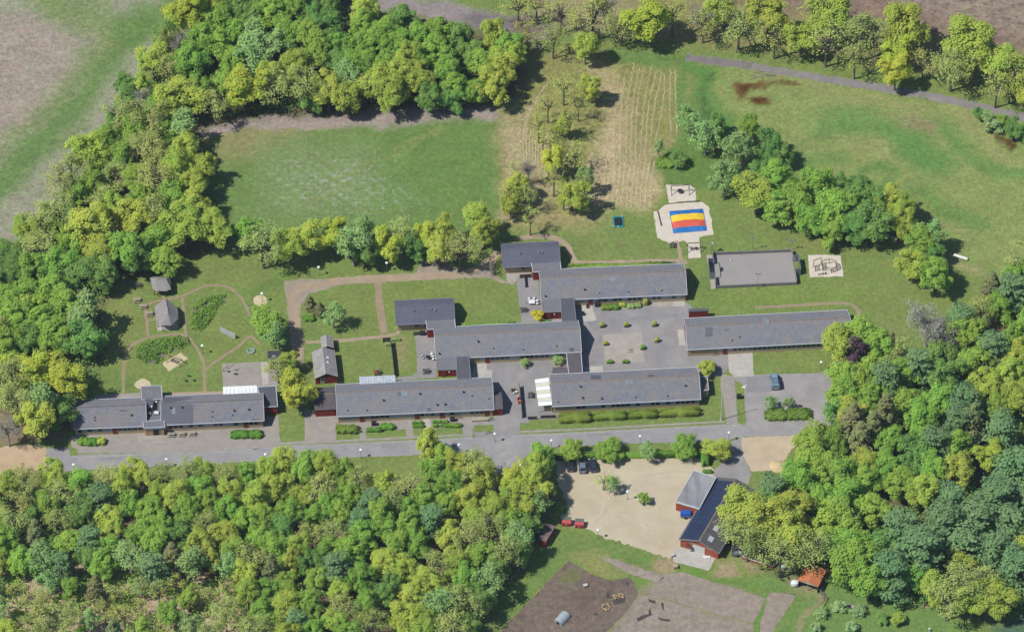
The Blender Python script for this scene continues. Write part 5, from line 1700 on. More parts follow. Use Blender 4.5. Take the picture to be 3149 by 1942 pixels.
# wood on the right
tl('rightwood', '''O 2015 822 46; G 2062 800 42; G 2102 832 38; U 2052 846 27 1.22; U 2014 880 16 1.1; G 2092 872 38; B 2122 905 42; G 2018 905 36; G 2062 915 36; P 2134 828 22; S 2165 838 28; S 2132 880 28; N 2222 768 48; N 2256 792 40; G 2290 790 36; B 2300 760 34; P 2375 690 32; S 2350 740 30; B 2420 690 42; G 2440 660 34; G 2390 740 34;
G 2022 950 38; G 2075 965 36; O 2055 995 40; G 2100 940 38; P 2042 1010 40; D 2010 985 34; P 2120 990 36; P 2090 1020 34; S 2462 620 40; G 2330 800 36; B 2380 830 40; G 2160 900 36; B 2195 870 36;
O 1945 1058 42; G 1962 1110 46; G 1905 1150 42; B 1850 1172 32; O 1780 1222 56; O 1835 1255 58; S 1792 1285 42; O 1900 1280 50; S 1945 1312 42; O 1902 1212 42; G 2052 1345 56; G 2082 1392 42; B 2132 1362 44; G 2002 1255 52; G 1850 1205 36; S 1870 1330 36; G 1985 1060 38; G 2010 1130 42; S 1760 1270 34; G 2030 1300 44;
P 2330 1010 34; B 2310 960 44; B 2300 1000 38; G 2250 960 40; G 2210 1000 40; G 2170 960 38; P 2060 1045 36; Y 2370 1090 34; O 2300 1350 32; S 2300 1400 46; S 2270 1430 38; O 2240 1410 34; O 2330 1430 40; O 2390 1430 42; S 2350 1390 36; B 2200 1310 56; B 2160 1260 48; B 2260 1250 54; B 2340 1240 52; B 2390 1180 50; B 2430 1110 50; B 2420 1250 48; B 2310 1300 46; B 2380 1310 44; B 2430 1350 46; B 2400 1030 44; B 2280 1190 40;
U 2040 868 18; O 1935 1100 30''')
# bank of trees at the middle bottom, both sides of the ride
tl('ridewood', '''O 1030 1062 34; G 1062 1092 36; G 1040 1130 36; O 1100 1118 38; S 1135 1112 42; O 1150 1150 40; G 1085 1160 36; O 1120 1190 36; G 1070 1205 34; Y 1235 1152 44; O 1290 1140 44; G 1298 1090 32; O 1315 1170 34; G 1222 1200 42; O 1270 1200 42; W 1297 1208 34; O 1180 1215 38; G 1225 1250 38; D 1276 1256 33; S 1170 1260 38; W 1240 1290 40;
S 1120 1290 40; O 1130 1240 34; O 1080 1290 36; G 1150 1330 40; S 1210 1320 36; D 1255 1320 32; O 1090 1350 40; S 1050 1350 36; O 1030 1390 42; G 1120 1390 40; W 1170 1390 42; D 1190 1350 36; O 1000 1430 42; W 1050 1450 42; S 1110 1440 42; D 1150 1440 36; O 970 1480 42; G 1020 1500 40; S 1080 1500 42; D 1115 1500 36''')
# big single trees by the buildings, hedge trees by the gravel yard
tr('single', 'Y', 708, 935, 46, .9, 'tall bright yellow-green tree standing alone between the west wing and road wing')
tr('single', 'G', 640, 770, 46, .95, 'dense green tree right of the play garden, beside the earth walk')
tr('single', 'W', 655, 800, 34, .8, 'smaller grey-green tree touching the dense tree beside the earth walk')
tr('single', 'S', 665, 880, 32, .8, 'olive tree leaning over the dark tool shed by the play court')
tr('single', 'O', 688, 862, 26, .75, 'small dark olive tree between the tool shed and the red cottage')
tr('single', 'W', 798, 752, 30, .85, 'grey-green birch with pale trunk on the lawn left of the cream house')
tr('single', 'P', 740, 722, 22, .55, 'brown-green conifer on the lawn by the bend of the earth walk')
tr('single', 'P', 765, 735, 17, .5, 'slim conifer between the brown conifer and the lawn birch')
tr('single', 'O', 1695, 878, 24, .45, 'low round tree with bronze shadow at the right end of the hedge wing')
tr('single', 'T', 1447, 1148, 26, .6, 'larger of the young trees growing on the gravel yard')
tr('single', 'W', 1467, 1158, 18, .65, 'slim grey-green young tree on the gravel yard, right of a larger one')
tr('single', 'G', 1542, 1192, 14, .5, 'smallest lone tree in the middle of the gravel yard')
tr('single', 'W', 1258, 868, 14, .3, 'small leafy tree in a round bed, left of two before the middle wing')
tr('single', 'W', 1336, 862, 14, .3, 'small leafy tree in a round bed, right of two before the middle wing')
tr('single', 'K', 1288, 756, 16, .4, 'golden conifer bush beside the red porch near the white table')
tr('single', 'O', 1262, 1040, 4, .3) if False else None
for lab, k, u, v, r in (('leftmost round tree growing out of the clipped hedge beside the gravel yard', 'G', 1370, 1072, 31), ('second tree from the left in the hedge beside the gravel yard', 'G', 1462, 1070, 34),
                        ('thin pale tree in the middle of the hedge beside the gravel yard', 'W', 1550, 1078, 24), ('densest dark tree at the right end of the gravel yard hedge', 'G', 1640, 1062, 36), ('spreading yellow-green tree at the corner of the access road', 'O', 1715, 1074, 34)):
    tr('single', k, u, v + 3, r, .56, lab)
tr('single', 'W', 1846, 962, 18, .5, 'thin pale sapling at the left of the car park shrub bed')
tr('single', 'W', 1888, 966, 16, .5, 'thin pale sapling in the middle of the car park shrub bed')
for lab, u, v, r in (('white-flowering fruit tree nearest the wire fence of the shelter', 2010, 1452, 17), ('pale fruit tree second to the right of the shelter fence', 2058, 1462, 18), ('fruit tree with blossom left of the orchard path', 2022, 1478, 15) if False else ('pale fruit tree at the very left of the small orchard', 1968, 1468, 16),
                     ('dark leafy fruit tree right of the pale blossoming ones', 2112, 1478, 17), ('yellow-green round fruit tree, rightmost in the small orchard', 2152, 1482, 18), ('low fruit tree at the bottom edge of the orchard', 2040, 1500, 16), ('pale fruit tree in the bottom left corner of the orchard', 1955, 1502, 14)):
    tr('single', 'F' if 'dark' not in lab and 'yellow' not in lab else ('D' if 'dark' in lab else 'O'), u, v, r, .6 if 'yellow' not in lab and 'dark' not in lab else .34, lab)


def in_poly(x, y, poly):
    r = False
    n = len(poly)
    for i in range(n):
        ax, ay = poly[i]
        bx, by = poly[(i + 1) % n]
        if (ay > y) != (by > y) and x < (bx - ax) * (y - ay) / (by - ay) + ax:
            r = not r
    return r


def fill(zone, poly, spacing, weights, rr, seed, extra=None, hf=(.88, 1.1)):
    """spread further trees between those already listed, never closer than the spacing (crown middles, in photo pixels)"""
    rg = random.Random(seed)
    us, vs = [p[0] for p in poly], [p[1] for p in poly]
    have = []
    for z, k, x, y, m, h, l in TREES:
        d = Vector((x, y, zc_of(k, m, h))) - CAMPOS
        # where that crown shows
        f = d.y * CE - d.z * SE
        have.append(((1574.5 + d.x / f * FPX) / PX, (971 - (d.y * SE + d.z * CE) / f * FPX) / PX, m))
    for _ in range(9000):
        u, v = rg.uniform(min(us), max(us)), rg.uniform(min(vs), max(vs))
        if not in_poly(u, v, poly):
            continue
        r = rg.uniform(*rr)
        s = spacing(u, v) if callable(spacing) else spacing
        if any(math.hypot(u - a, (v - b) * 1.15) < s * .5 * (1 + m * 10 / 38) for a, b, m in have):
            continue
        w = weights(u, v) if callable(weights) else weights
        k = rg.choices(list(w), list(w.values()))[0]
        tr(zone, k, u, v, r, rg.uniform(*hf))
        have.append((u, v, r / 10.1))


LOW = [(-30, 1165), (60, 1140), (250, 1135), (330, 1145), (480, 1130), (640, 1122), (690, 1112), (820, 1115), (850, 1140), (930, 1160), (1000, 1165), (1060, 1230), (1040, 1290), (980, 1350), (930, 1420), (880, 1530), (-30, 1530)]


def low_w(u, v):
    if v > 1340 and u < 620:
        return dict(S=5, W=3, O=2.5, B=1, P=1.2, G=2)
    if v < 1190 and u < 560:
        return dict(S=4, O=5, G=2)
    if 700 < u < 1000 and v < 1180:
        return dict(S=3, O=4, G=3)
    return dict(G=10, O=4.5, D=2.2, S=1.6, B=1.1, P=.7)


tl('lowwood', '''O 128 1140 32; S 60 1150 30; S 250 1145 30; G 190 1160 32; O 330 1140 34; S 390 1140 28; S 450 1135 30; O 490 1128 28; S 540 1140 26; G 590 1135 26; O 640 1125 30; O 682 1105 34; G 730 1125 34; O 780 1118 36; G 822 1130 32; S 865 1150 28; O 20 1165 30''')
fill('lowwood', LOW, lambda u, v: 130 if (v > 1355 and u < 590) else 48, low_w, (26, 36), 11)
fill('lowwood', [(-20, 1360), (200, 1355), (430, 1375), (600, 1410), (560, 1525), (-20, 1525)], 60, dict(T=5, S=2.5, G=1.6, W=1, O=.6), (17, 27), 111, hf=(.75, .95))
tr('lowwood', 'U', 475, 1325, 22, 1.0, 'small dark purple tree deep in the wood below the road')
RIGHT = [(2020, 800), (2110, 810), (2170, 850), (2300, 770), (2380, 720), (2460, 640), (2490, 900), (2490, 1440), (2300, 1440), (2180, 1390), (2060, 1380), (1980, 1330), (1900, 1240), (1860, 1190), (1950, 1070), (2030, 1010)]
fill('rightwood', RIGHT, 54, lambda u, v: dict(G=6, B=1.3, O=2.5, D=1, P=.6) if u < 2250 or v < 1150 else dict(G=3, B=4, O=2, S=1.5, P=.5, Y=.3), (32, 42), 12)
fill('belt', [(-30, 620), (60, 600), (150, 480), (300, 250), (380, 140), (490, 60), (490, 420), (490, 560), (400, 620), (240, 640), (200, 700), (190, 830), (120, 830), (-30, 880)], 52, dict(G=5, O=3, S=3, D=1), (30, 38), 13)
fill('topwood', [(500, 0), (820, 0), (900, 60), (1130, 90), (1230, 120), (1220, 220), (1100, 240), (540, 240)], 50, dict(G=5, O=2, W=1.5, D=1.5), (30, 38), 14)
# just outside the picture, so that their shade and crowns reach in

fill('beyond', [(400, -45), (830, -45), (830, -12), (400, -12)], 60, dict(G=3, D=2), (34, 42), 15)
fill('beyond', [(2462, 640), (2492, 640), (2492, 1420), (2462, 1420)], 66, dict(B=3, G=2), (34, 42), 17)

# ---- names for where they stand
ZW = dict(
    belt=('the left belt', 'trees of the wooded belt at the left'), topwood=('the top wood', 'trees of the wood above the sports lawn'),
    row=('the lawn row', 'row of trees below the sports lawn'), heath=('the heath edge at the top', 'sparse trees along the heath'),
    orchard=('the hay meadow', 'scattered trees of the hay meadow'), clump=('the pillow clump', 'clump of trees right of the pillow'),
    rightwood=('the right wood', 'trees of the wood on the right'), ridewood=('the yard bank', 'trees on the bank left of the gravel yard'),
    lowwood=('the lower wood', 'trees of the wood below the road'), beyond=('the picture edge', 'trees beyond the picture edge'))
ORD = ['leftmost', 'second from left', 'third from left', 'fourth from left', 'fifth from left', 'sixth from left', 'seventh from left', 'eighth from left', 'ninth from left', 'tenth from left', 'eleventh from left', 'twelfth from left', 'thirteenth from left', 'fourteenth from left', 'fifteenth from left', 'sixteenth from left', 'seventeenth from left', 'eighteenth from left']


def scr(x, y, z):
    d = Vector((x, y, z)) - CAMPOS
    f = d.y * CE - d.z * SE
    return (1574.5 + d.x / f * FPX) / PX, (971 - (d.y * SE + d.z * CE) / f * FPX) / PX


def cell_words(zone, u, v):
    if zone == 'belt':
        return ('its upper end' if v < 150 else 'beside the field' if v < 330 and u < 330 else 'facing the track' if v < 330 else 'left of the sports lawn' if v < 470 and u > 240 else 'along the field' if v < 470 else
                'below the lawn corner' if v < 640 and u > 230 else 'where the field ends' if v < 640 else 'beside the swing lawn' if v < 850 and u > 110 else 'at the picture edge' if v < 850 else 'beside the west wing')
    if zone == 'topwood':
        return ('left part, back' if v < 110 else 'left part, middle' if v < 180 else 'left part, front') if u < 780 else ('right part, back' if v < 110 else 'right part, middle' if v < 180 else 'right part, front')
    if zone == 'rightwood':
        if v < 960:
            return 'beside the far wing' if u < 2200 else 'facing the lawn'
        if v < 1130:
            return 'beside the car park' if u < 2120 else 'upper middle' if u < 2300 else 'upper picture edge'
        if v < 1290:
            return 'behind the workshop' if u < 1960 else 'deep inside' if u < 2230 else 'right picture edge'
        return 'above the orange shelter' if u < 1990 else 'above the orchard' if u < 2220 else 'lower right corner'
    if zone == 'lowwood':
        col = 'left end' if u < 210 else 'left of middle' if u < 430 else 'middle' if u < 650 else 'right of middle' if u < 850 else 'right end'
        row = 'road edge' if v < 1200 else 'second depth' if v < 1290 else 'third depth' if v < 1400 else 'bottom edge'
        return f'{col} {row}'
    if zone == 'heath':
        return 'left third' if u < 1700 else 'middle third' if u < 2100 else 'right third'
    if zone == 'ridewood':
        return 'upper end' if v < 1180 else 'middle' if v < 1310 else 'lower end'
    if zone == 'clump':
        return 'birches side' if u < 1800 else 'main mass' if u < 2110 else 'right end' if u < 2300 else 'by the track'
    if zone == 'orchard':
        return 'upper part' if v < 260 else 'lower part'
    return ''


cells = {}
for i, (z, k, x, y, m, h, l) in enumerate(TREES):
    if l:
        continue
    u, v = scr(x, y, zc_of(k, m, h))
    cells.setdefault((z, cell_words(z, u, v), k), []).append((u, i))
TLAB = {}
for (z, cw, k), lst in cells.items():
    lst.sort()
    for n, (u, i) in enumerate(lst):
        o = 'only' if len(lst) == 1 else 'rightmost' if n == len(lst) - 1 else ORD[min(n, len(ORD) - 1)]
        TLAB[i] = f"{o} {SPEC[k]['words']} of {ZW[z][0]}" + (f", {cw}" if cw else '')

print('trees', len(TREES), {k: sum(1 for t in TREES if t[1] == k) for k in SPEC})
rt = random.Random(5)
for i, (z, k, x, y, m, h, l) in enumerate(TREES):
    sp = SPEC[k]
    cm, tm, zc = rt.choice(VAR[k])
    sxy, sz = m / sp['R_'], zscale(m, h)
    o = thing(sp['name'], l or TLAB[i], 'tree', (x, y, 0), rt.uniform(0, 6.28), None if z == 'single' else ZW[z][1])
    q_ = rt.uniform(.88, 1.14)
    o.scale = (sxy * q_, sxy / q_, sz * rt.uniform(.93, 1.08))
    link('trunk', tm, o)
    link('crown', cm, o)

# undergrowth in the woods: saplings and brambles nobody could count
rng = np.random.default_rng(21)
for nm, lab, poly, n, kd in (
        ('undergrowth', 'green undergrowth and saplings on the floor of the wood below the road', [(-40, 1190), (640, 1160), (1000, 1200), (1180, 1190), (1300, 1200), (1270, 1300), (1120, 1512), (1060, 1600), (-40, 1600)], 5200, 'G'),
        ('undergrowth', 'green undergrowth below the trees of the right wood', [(2020, 860), (2300, 830), (2480, 700), (2520, 1480), (2280, 1470), (2060, 1430), (1900, 1370), (1760, 1310), (1900, 1180), (2010, 1010)], 5200, 'D'),
        ('undergrowth', 'dark undergrowth below the trees of the left belt and top wood', [(450, 60), (830, 30), (900, 70), (1220, 130), (1210, 240), (600, 270), (480, 310), (490, 540), (250, 670), (220, 960), (60, 1010), (-60, 900), (-60, 680), (200, 420), (330, 250)], 6200, 'D')):
    w = [(p.x, p.y) for p in WL('D', poly)]
    xs, ys = [p[0] for p in w], [p[1] for p in w]
    x, y = rng.uniform(min(xs), max(xs), n * 4), rng.uniform(min(ys), max(ys), n * 4)
    patch = np.sin(x * .21 + 2 * np.sin(y * .13)) + np.sin(y * .27 + 1.5 * np.sin(x * .17)) > -.5
    ok = inside(x, y, w) & patch
    x, y = x[ok][:n], y[ok][:n]
    c = np.stack([x, y, rng.uniform(.2, 1.6, len(x))], 1)
    pos = np.repeat(c, 6, 0) + rng.normal(0, .45, (len(x) * 6, 3))
    pos[:, 2] = np.abs(pos[:, 2]) + .05
    v, q = cards(rng, pos, np.tile([0, 0, 1.0], (len(pos), 1)), .27, .8)
    tag(link(nm, np_mesh(nm, v, q, [LEAF[kd]])), lab, 'undergrowth', kind='stuff')


# ---- bushes and hedges
def bush(name, label, cat, kind, loc, sx, sy, sz, seed=0, leaf=.2, dens=34, box=.6, rot=0, group=None, stem=True, lumps=.12, rough=1.0):
    """a bush of leaf sprays over a lumpy rounded block, with stems inside"""
    rng = np.random.default_rng(seed)
    n = int(dens * 1.5 * (sx * sy * .8 + (sx + sy) * sz * 1.6)) + 60
    d = sphere_dirs(rng, n)
    d[:, 2] = np.abs(d[:, 2]) * 1.0 - .12
    e = np.sign(d) * np.abs(d) ** (1 - box * .7)
    e /= np.maximum(1, np.max(np.abs(e), axis=1))[:, None]
    l = 1 + lumps * np.sin(e[:, 0] * sx * 2.2 + 1.1 * seed) * np.cos(e[:, 1] * sy * 2.5 + seed) + rng.normal(0, .05 * rough, n)
    l *= rng.uniform(1 - .16 * rough, 1.03, n)
    p = e * l[:, None] * np.array([sx / 2, sy / 2, sz * .5]) + np.array([0, 0, sz * .5])
    p[:, 2] = np.clip((p[:, 2] - sz * .4) * 1.66, .03, None)
    nrm = d * np.array([1, 1, 1.2]) + np.array([0, 0, .35])
    v, q = cards(rng, p, nrm, leaf, .5)
    # inner mass of the bush, a little smaller than the sprays around it
    nu, nw = 14, 6
    cv, cq = [], []
    for j in range(nw + 1):
        for i in range(nu):
            a, b = math.tau * i / nu, math.pi / 2 * j / nw
            e3 = np.array([math.cos(a) * math.cos(b), math.sin(a) * math.cos(b), math.sin(b)])
            e3 = np.sign(e3) * np.abs(e3) ** (1 - box * .7)
            e3 /= max(1, np.abs(e3).max())
            cv.append((e3[0] * sx * .42, e3[1] * sy * .42, .02 + e3[2] * sz * .82))
    for j in range(nw):
        for i in range(nu):
            k2 = (i + 1) % nu
            cq.append((j * nu + i, j * nu + k2, (j + 1) * nu + k2, (j + 1) * nu + i))
    n0 = len(v)
    o = thing(name, label, cat, (*Vector(loc).xy, 0), rot, group)
    me = np_mesh('foliage', np.concatenate([v, np.array(cv)]), np.concatenate([q, np.array(cq) + n0]), [LEAF[kind]])
    cn = np.array(cv) / (np.array([sx, sy, sz]) * .5)
    nn = np.concatenate([np.repeat(nrm + rng.normal(0, .3, nrm.shape), 4, 0), cn])
    nn /= np.linalg.norm(nn, axis=1)[:, None] + 1e-9
    me.polygons.foreach_set('use_smooth', np.ones(len(me.polygons), bool))
    me.normals_split_custom_set_from_vertices(nn.tolist())
    link('foliage', me, o)
    if stem:
        mb = MB()
        for i in range(5):
            a = Vector((rng.uniform(-.3, .3) * sx, rng.uniform(-.3, .3) * sy, 0))
            mb.beam((a.x * .5, a.y * .5, 0), (a.x, a.y, sz * .7), .06, n=4, w2=.02)
        mb.build('stem', M_BARK, o)
    return o


def bush_px(name, label, cat, kind, t, x0, x1, y0, y1, h, seed=0, **kw):
    """bush whose outline shows between these pixels; h is its height in metres"""
    s = TILES[t][2]
    sx = (x1 - x0) * s / 13
    sy = max(.4, ((y1 - y0) * s / 13 - h * CE) / SE)
    foot = W(t, (x0 + x1) / 2, y1)
    return bush(name, label, cat, kind, (foot.x, foot.y + sy / 2), sx, sy, h, seed, **kw)


for i, (x0, x1, y0, y1, lab) in enumerate(((422, 765, 640, 778, 'clipped hedge block nearest the white canopy, leftmost of the four before the hedge wing'), (790, 1145, 630, 750, 'second clipped hedge block from the left before the hedge wing'),
                                           (1170, 1476, 612, 732, 'third clipped hedge block from the left before the hedge wing'), (1503, 1935, 592, 712, 'longest clipped hedge block, nearest the flagpole'))):
    bush_px('clipped_hedge', lab, 'hedge', 'H', 'o', x0, x1, y0, y1, 1.5, 40 + i, leaf=.11, dens=130, box=.95, group='clipped hedges before the hedge wing', rot=R(3.2), lumps=.02, rough=.3)
for i, (t, x0, x1, y0, y1, h, k, lab) in enumerate((
        ('m', 135, 260, 668, 775, 1.3, 'L', 'bright yellow-green shrub, left one of three before the west wing'), ('m', 240, 345, 670, 778, 1.3, 'L', 'middle green shrub of three before the west wing'), ('m', 340, 436, 664, 770, 1.3, 'O', 'olive rounded shrub, right one of three before the west wing'),
        ('m', 1788, 1990, 588, 700, 1.2, 'L', 'large flat-topped green shrub before the west wing entrance path'), ('m', 1975, 2125, 586, 698, 1.2, 'L', 'round green shrub at the right end before the west wing'),
        ('n', 468, 715, 600, 716, 1.3, 'H', 'big olive shrub mound at the left end before the road wing'), ('n', 788, 960, 634, 698, 1.0, 'L', 'low clipped green shrub left of a taller one before the road wing'), ('n', 938, 1100, 584, 676, 1.2, 'L', 'taller clipped green shrub in the second bed of the road wing'),
        ('n', 1293, 1410, 566, 612, .9, 'L', 'back shrub of two in the narrow bed before the road wing'), ('n', 1298, 1424, 598, 652, .9, 'L', 'front shrub of two in the narrow bed before the road wing'),
        ('n', 1502, 1552, 556, 600, .8, 'L', 'small ball shrub, back left in the bed beside the slab path'), ('n', 1552, 1604, 556, 600, .8, 'L', 'small ball shrub, back middle in the bed beside the slab path'), ('n', 1606, 1674, 554, 600, .8, 'L', 'small ball shrub, back right in the bed beside the slab path'),
        ('n', 1506, 1570, 598, 648, .8, 'L', 'small ball shrub, front left in the bed beside the slab path'), ('n', 1586, 1636, 594, 642, .8, 'L', 'small ball shrub, front middle in the bed beside the slab path'), ('n', 1628, 1824, 586, 648, .9, 'L', 'long clipped shrub at the right of the ball shrubs'),
        ('g', 662, 730, 670, 722, 1.1, 'H', 'grey-green shrub at the left end of the bed before the pillow-side wing'), ('g', 706, 788, 664, 720, 1.2, 'L', 'wide green shrub, second from left in the bed before the pillow-side wing'), ('g', 786, 838, 656, 700, 1.0, 'O', 'round yellow-green shrub in the bed before the pillow-side wing'),
        ('g', 842, 900, 668, 710, .9, 'W', 'pale grey-green shrub in the bed before the pillow-side wing'), ('g', 900, 946, 656, 704, 1.0, 'W', 'round grey-green ball shrub left of the little cypress'), ('g', 957, 990, 630, 688, 1.9, 'O', 'narrow upright cypress at the right end of the shrub bed'),
        ('h', 10, 170, 1400, 1500, 1.4, 'A', 'left shrub mound in the car park bed'), ('h', 150, 335, 1395, 1495, 1.4, 'A', 'right shrub mound in the car park bed'),
        ('k', 1368, 1420, 225, 350, 2.2, 'L', 'tall square clipped shrub at the entrance of the gravel yard'), ('k', 1375, 1442, 362, 400, .9, 'A', 'low brown-green bush at the back corner of the workshop wing'),
        ('f', 352, 430, 745, 802, 1.2, 'L', 'small bright bush at the foot of the brown conifer'), ('f', 976, 1035, 905, 938, .9, 'W', 'straggly pale bush on the garden fence corner'), ('f', 926, 970, 938, 972, .8, 'W', 'pale climbing bush hanging on the garden fence'),
        ('c', 1060, 1180, 1090, 1190, 1.2, 'A', 'low bramble bush beneath the dark shrub tree near the hay'), ('g', 245, 310, 788, 806, .7, 'L', 'low green strip bush beside the golden conifer'),
        ('i', 480, 520, 100, 130, .6, 'L', 'tiny bush at the left corner of the west wing forecourt'))):
    bush_px('shrub', lab, 'shrub', k, t, x0, x1, y0, y1, h, 60 + i, leaf=.16, dens=70)
# hedges
bush_px('long_hedge', 'long clipped hedge along the upper side of the gravel yard', 'hedge', 'L', 'k', 345, 1366, 232, 296, 1.8, 140, leaf=.14, dens=70, box=.95, rot=R(1.6), lumps=.03, rough=.4)
bush_px('back_hedge', 'low green hedge behind the wing nearest the pillow', 'hedge', 'A', 'g', 440, 1175, 378, 428, .9, 141, leaf=.18, dens=44, box=.9, rot=R(2.2), lumps=.06)
bush_px('back_hedge', 'low green hedge behind the middle wing, right of the cream house', 'hedge', 'A', 'f', 1450, 1840, 800, 834, .8, 142, leaf=.18, dens=44, box=.9, rot=R(2.2), lumps=.06)


def leaf_bed(name, label, t, outline, h, n, kind, seed):
    """a planted bed: knee-high leafy plants covering an outline"""
    rng = np.random.default_rng(seed)
    w = wpts(t, outline)
    xs, ys = [p[0] for p in w], [p[1] for p in w]
    x, y = rng.uniform(min(xs), max(xs), n * 3), rng.uniform(min(ys), max(ys), n * 3)
    ok = inside(x, y, w)
    hole = np.sin(x * 1.3 + np.sin(y * 1.1) * 2) + np.sin(y * 1.7 + np.sin(x * .9) * 2) > -1.05
    ok &= hole
    x, y = x[ok][:n], y[ok][:n]
    z = h * (.55 + .45 * np.abs(np.sin(x * 1.9) * np.cos(y * 2.3))) * np.clip(seg_dist(x, y, w, True) / .8, .35, 1)
    c = np.stack([x, y, z], 1)
    pos = np.repeat(c, 5, 0) + rng.normal(0, .2, (len(x) * 5, 3)) * np.array([1, 1, 1.2])
    pos[:, 2] = np.clip(pos[:, 2] * rng.uniform(.3, 1, len(pos)), .05, None)
    v, q = cards(rng, pos, np.tile([0, 0, 1.0], (len(pos), 1)) + rng.normal(0, .4, (len(pos), 3)), .2, .5)
    base = Vector((sum(xs) / len(xs), sum(ys) / len(ys), 0))
    v -= np.array(base)
    o = thing(name, label, 'shrub bed', base, 0, 'rhododendron beds in the play garden')
    link('foliage', np_mesh('foliage', v, q, [LEAF[kind]]), o)
    so = smooth([(a - base.x, b - base.y) for a, b in w], True, 1)
    link('bed_soil', flat_mesh('bed_soil', [so], .012, M_WEED), o)
    return o


M_WEED = pm('bed_mulch', A(128, 122, 106), A(112, 112, 86), patch=.8, **GRIT)
leaf_bed('rhododendron_bed', 'curved shrub bed beside the sandpit with the tyre swing', 'e', [(962, 1000), (1010, 950), (1120, 918), (1250, 902), (1320, 912), (1338, 950), (1280, 985), (1200, 1015), (1150, 1060), (1090, 1100), (1010, 1085), (965, 1050)], 1.0, 620, 'A', 5)
leaf_bed('rhododendron_bed', 'long shrub bed inside the upper loop of the garden path', 'e', [(1440, 640), (1520, 605), (1585, 615), (1590, 650), (1530, 700), (1490, 790), (1410, 868), (1352, 850), (1350, 760), (1370, 690)], 1.0, 620, 'A', 6)
# ------------------------------------------------------------------ play equipment, furniture, vehicles
M_BLUE = pm('pillow_blue', A(0, 96, 174), A(60, 128, 190), .6, .08, .45, .4, patch=.8)
M_YELLOW = pm('pillow_yellow', A(248, 208, 44), A(238, 196, 60), .6, .06, .45, .4, patch=.8)
M_ORANGE = pm('pillow_red', A(222, 92, 64), A(212, 100, 76), .6, .06, .45, .4, patch=.8)
M_TEAL = pm('teal_pad', A(20, 138, 132), A(30, 120, 116), .8, .1, patch=.8)
M_POSTD = pm('dark_timber', A(98, 92, 84), A(82, 78, 72), 2, .15, patch=.8)
M_GALV = pm('galvanised', A(150, 158, 166), rough=.4, var=.06, metallic=.4)
M_FENCEP = pm('court_panel_top', A(168, 164, 168), A(154, 152, 158), .8, .1, patch=.6)
M_FENCEB = pm('court_panel_low', A(150, 134, 132), A(138, 124, 124), .8, .12, patch=.6)
M_GREEN = pm('green_plastic', A(22, 132, 78), rough=.4, var=.05)
M_REDP = pm('red_paint', A(190, 44, 48), A(176, 42, 46), 1, .1, .45, .4)
M_STONE = pm('pale_stone', A(186, 170, 148), A(166, 150, 130), 2, .2, patch=1)
M_LAMPW = pm('lamp_white', A(232, 240, 236), rough=.35, var=.03)
M_BIN = pm('bin_black', A(44, 44, 48), rough=.5)

# bouncing pillow: four coloured stripes of one dome
pc = [W('p', 320, 585), W('p', 677, 556), W('p', 633, 325), W('p', 275, 352)]
ctr = sum(pc, Vector()) / 4
pil = thing('bouncing_pillow', 'big bouncing pillow striped blue, yellow, red and blue on pale sand', 'bouncing pillow', ctr)


def pil_pt(s, t):
    a = pc[0].lerp(pc[1], s).lerp(pc[3].lerp(pc[2], s), t) - ctr
    e = min(s, 1 - s, t, 1 - t)
    z = .55 * (1 - (1 - min(1, e * 2)) ** 2.4) + .03 * math.sin(s * 21) * math.sin(t * 17) * min(1, e * 8)
    return (a.x, a.y, .02 + z)


for t0, t1, m in ((0, .2, M_BLUE), (.2, .495, M_ORANGE), (.495, .79, M_YELLOW), (.79, 1, M_BLUE)):
    mb = MB()
    for i in range(16):
        for j in range(5):
            s0, s1 = i / 16, (i + 1) / 16
            u0, u1 = t0 + (t1 - t0) * j / 5, t0 + (t1 - t0) * (j + 1) / 5
            mb.poly([pil_pt(s0, u0), pil_pt(s1, u0), pil_pt(s1, u1), pil_pt(s0, u1)])
    mb.build('stripe', m, pil)
ed = MB()
for i in range(4):
    a, b = pc[i] - ctr, pc[(i + 1) % 4] - ctr
    ed.beam((a.x, a.y, .06), (b.x, b.y, .06), .12, .1)
ed.build('hem', M_BLUE, pil)


def log_edge(lab, t, a, b):
    A_, B_ = W(t, *a), W(t, *b)
    o = thing('timber_edge', lab, 'timber', A_)
    d = B_ - A_
    n = 3
    for k in range(n):
        MB().beam(d * (k / n) + Vector((0, 0, .12)), d * ((k + .9) / n) + Vector((0, 0, .12)), .26, .2).build('log', M_POSTD, o)


log_edge('grey timber bench logs between the two pale sandpits', 'p', (360, 258), (610, 240))
log_edge('grey timber edge at the left side of the pillow sand', 'p', (150, 350), (190, 512))


def legs(mb, top, dx, dy, h, w=.12):
    for s in (-1, 1):
        mb.beam((top[0] + dx * s, top[1] + dy * s, 0), top, w)


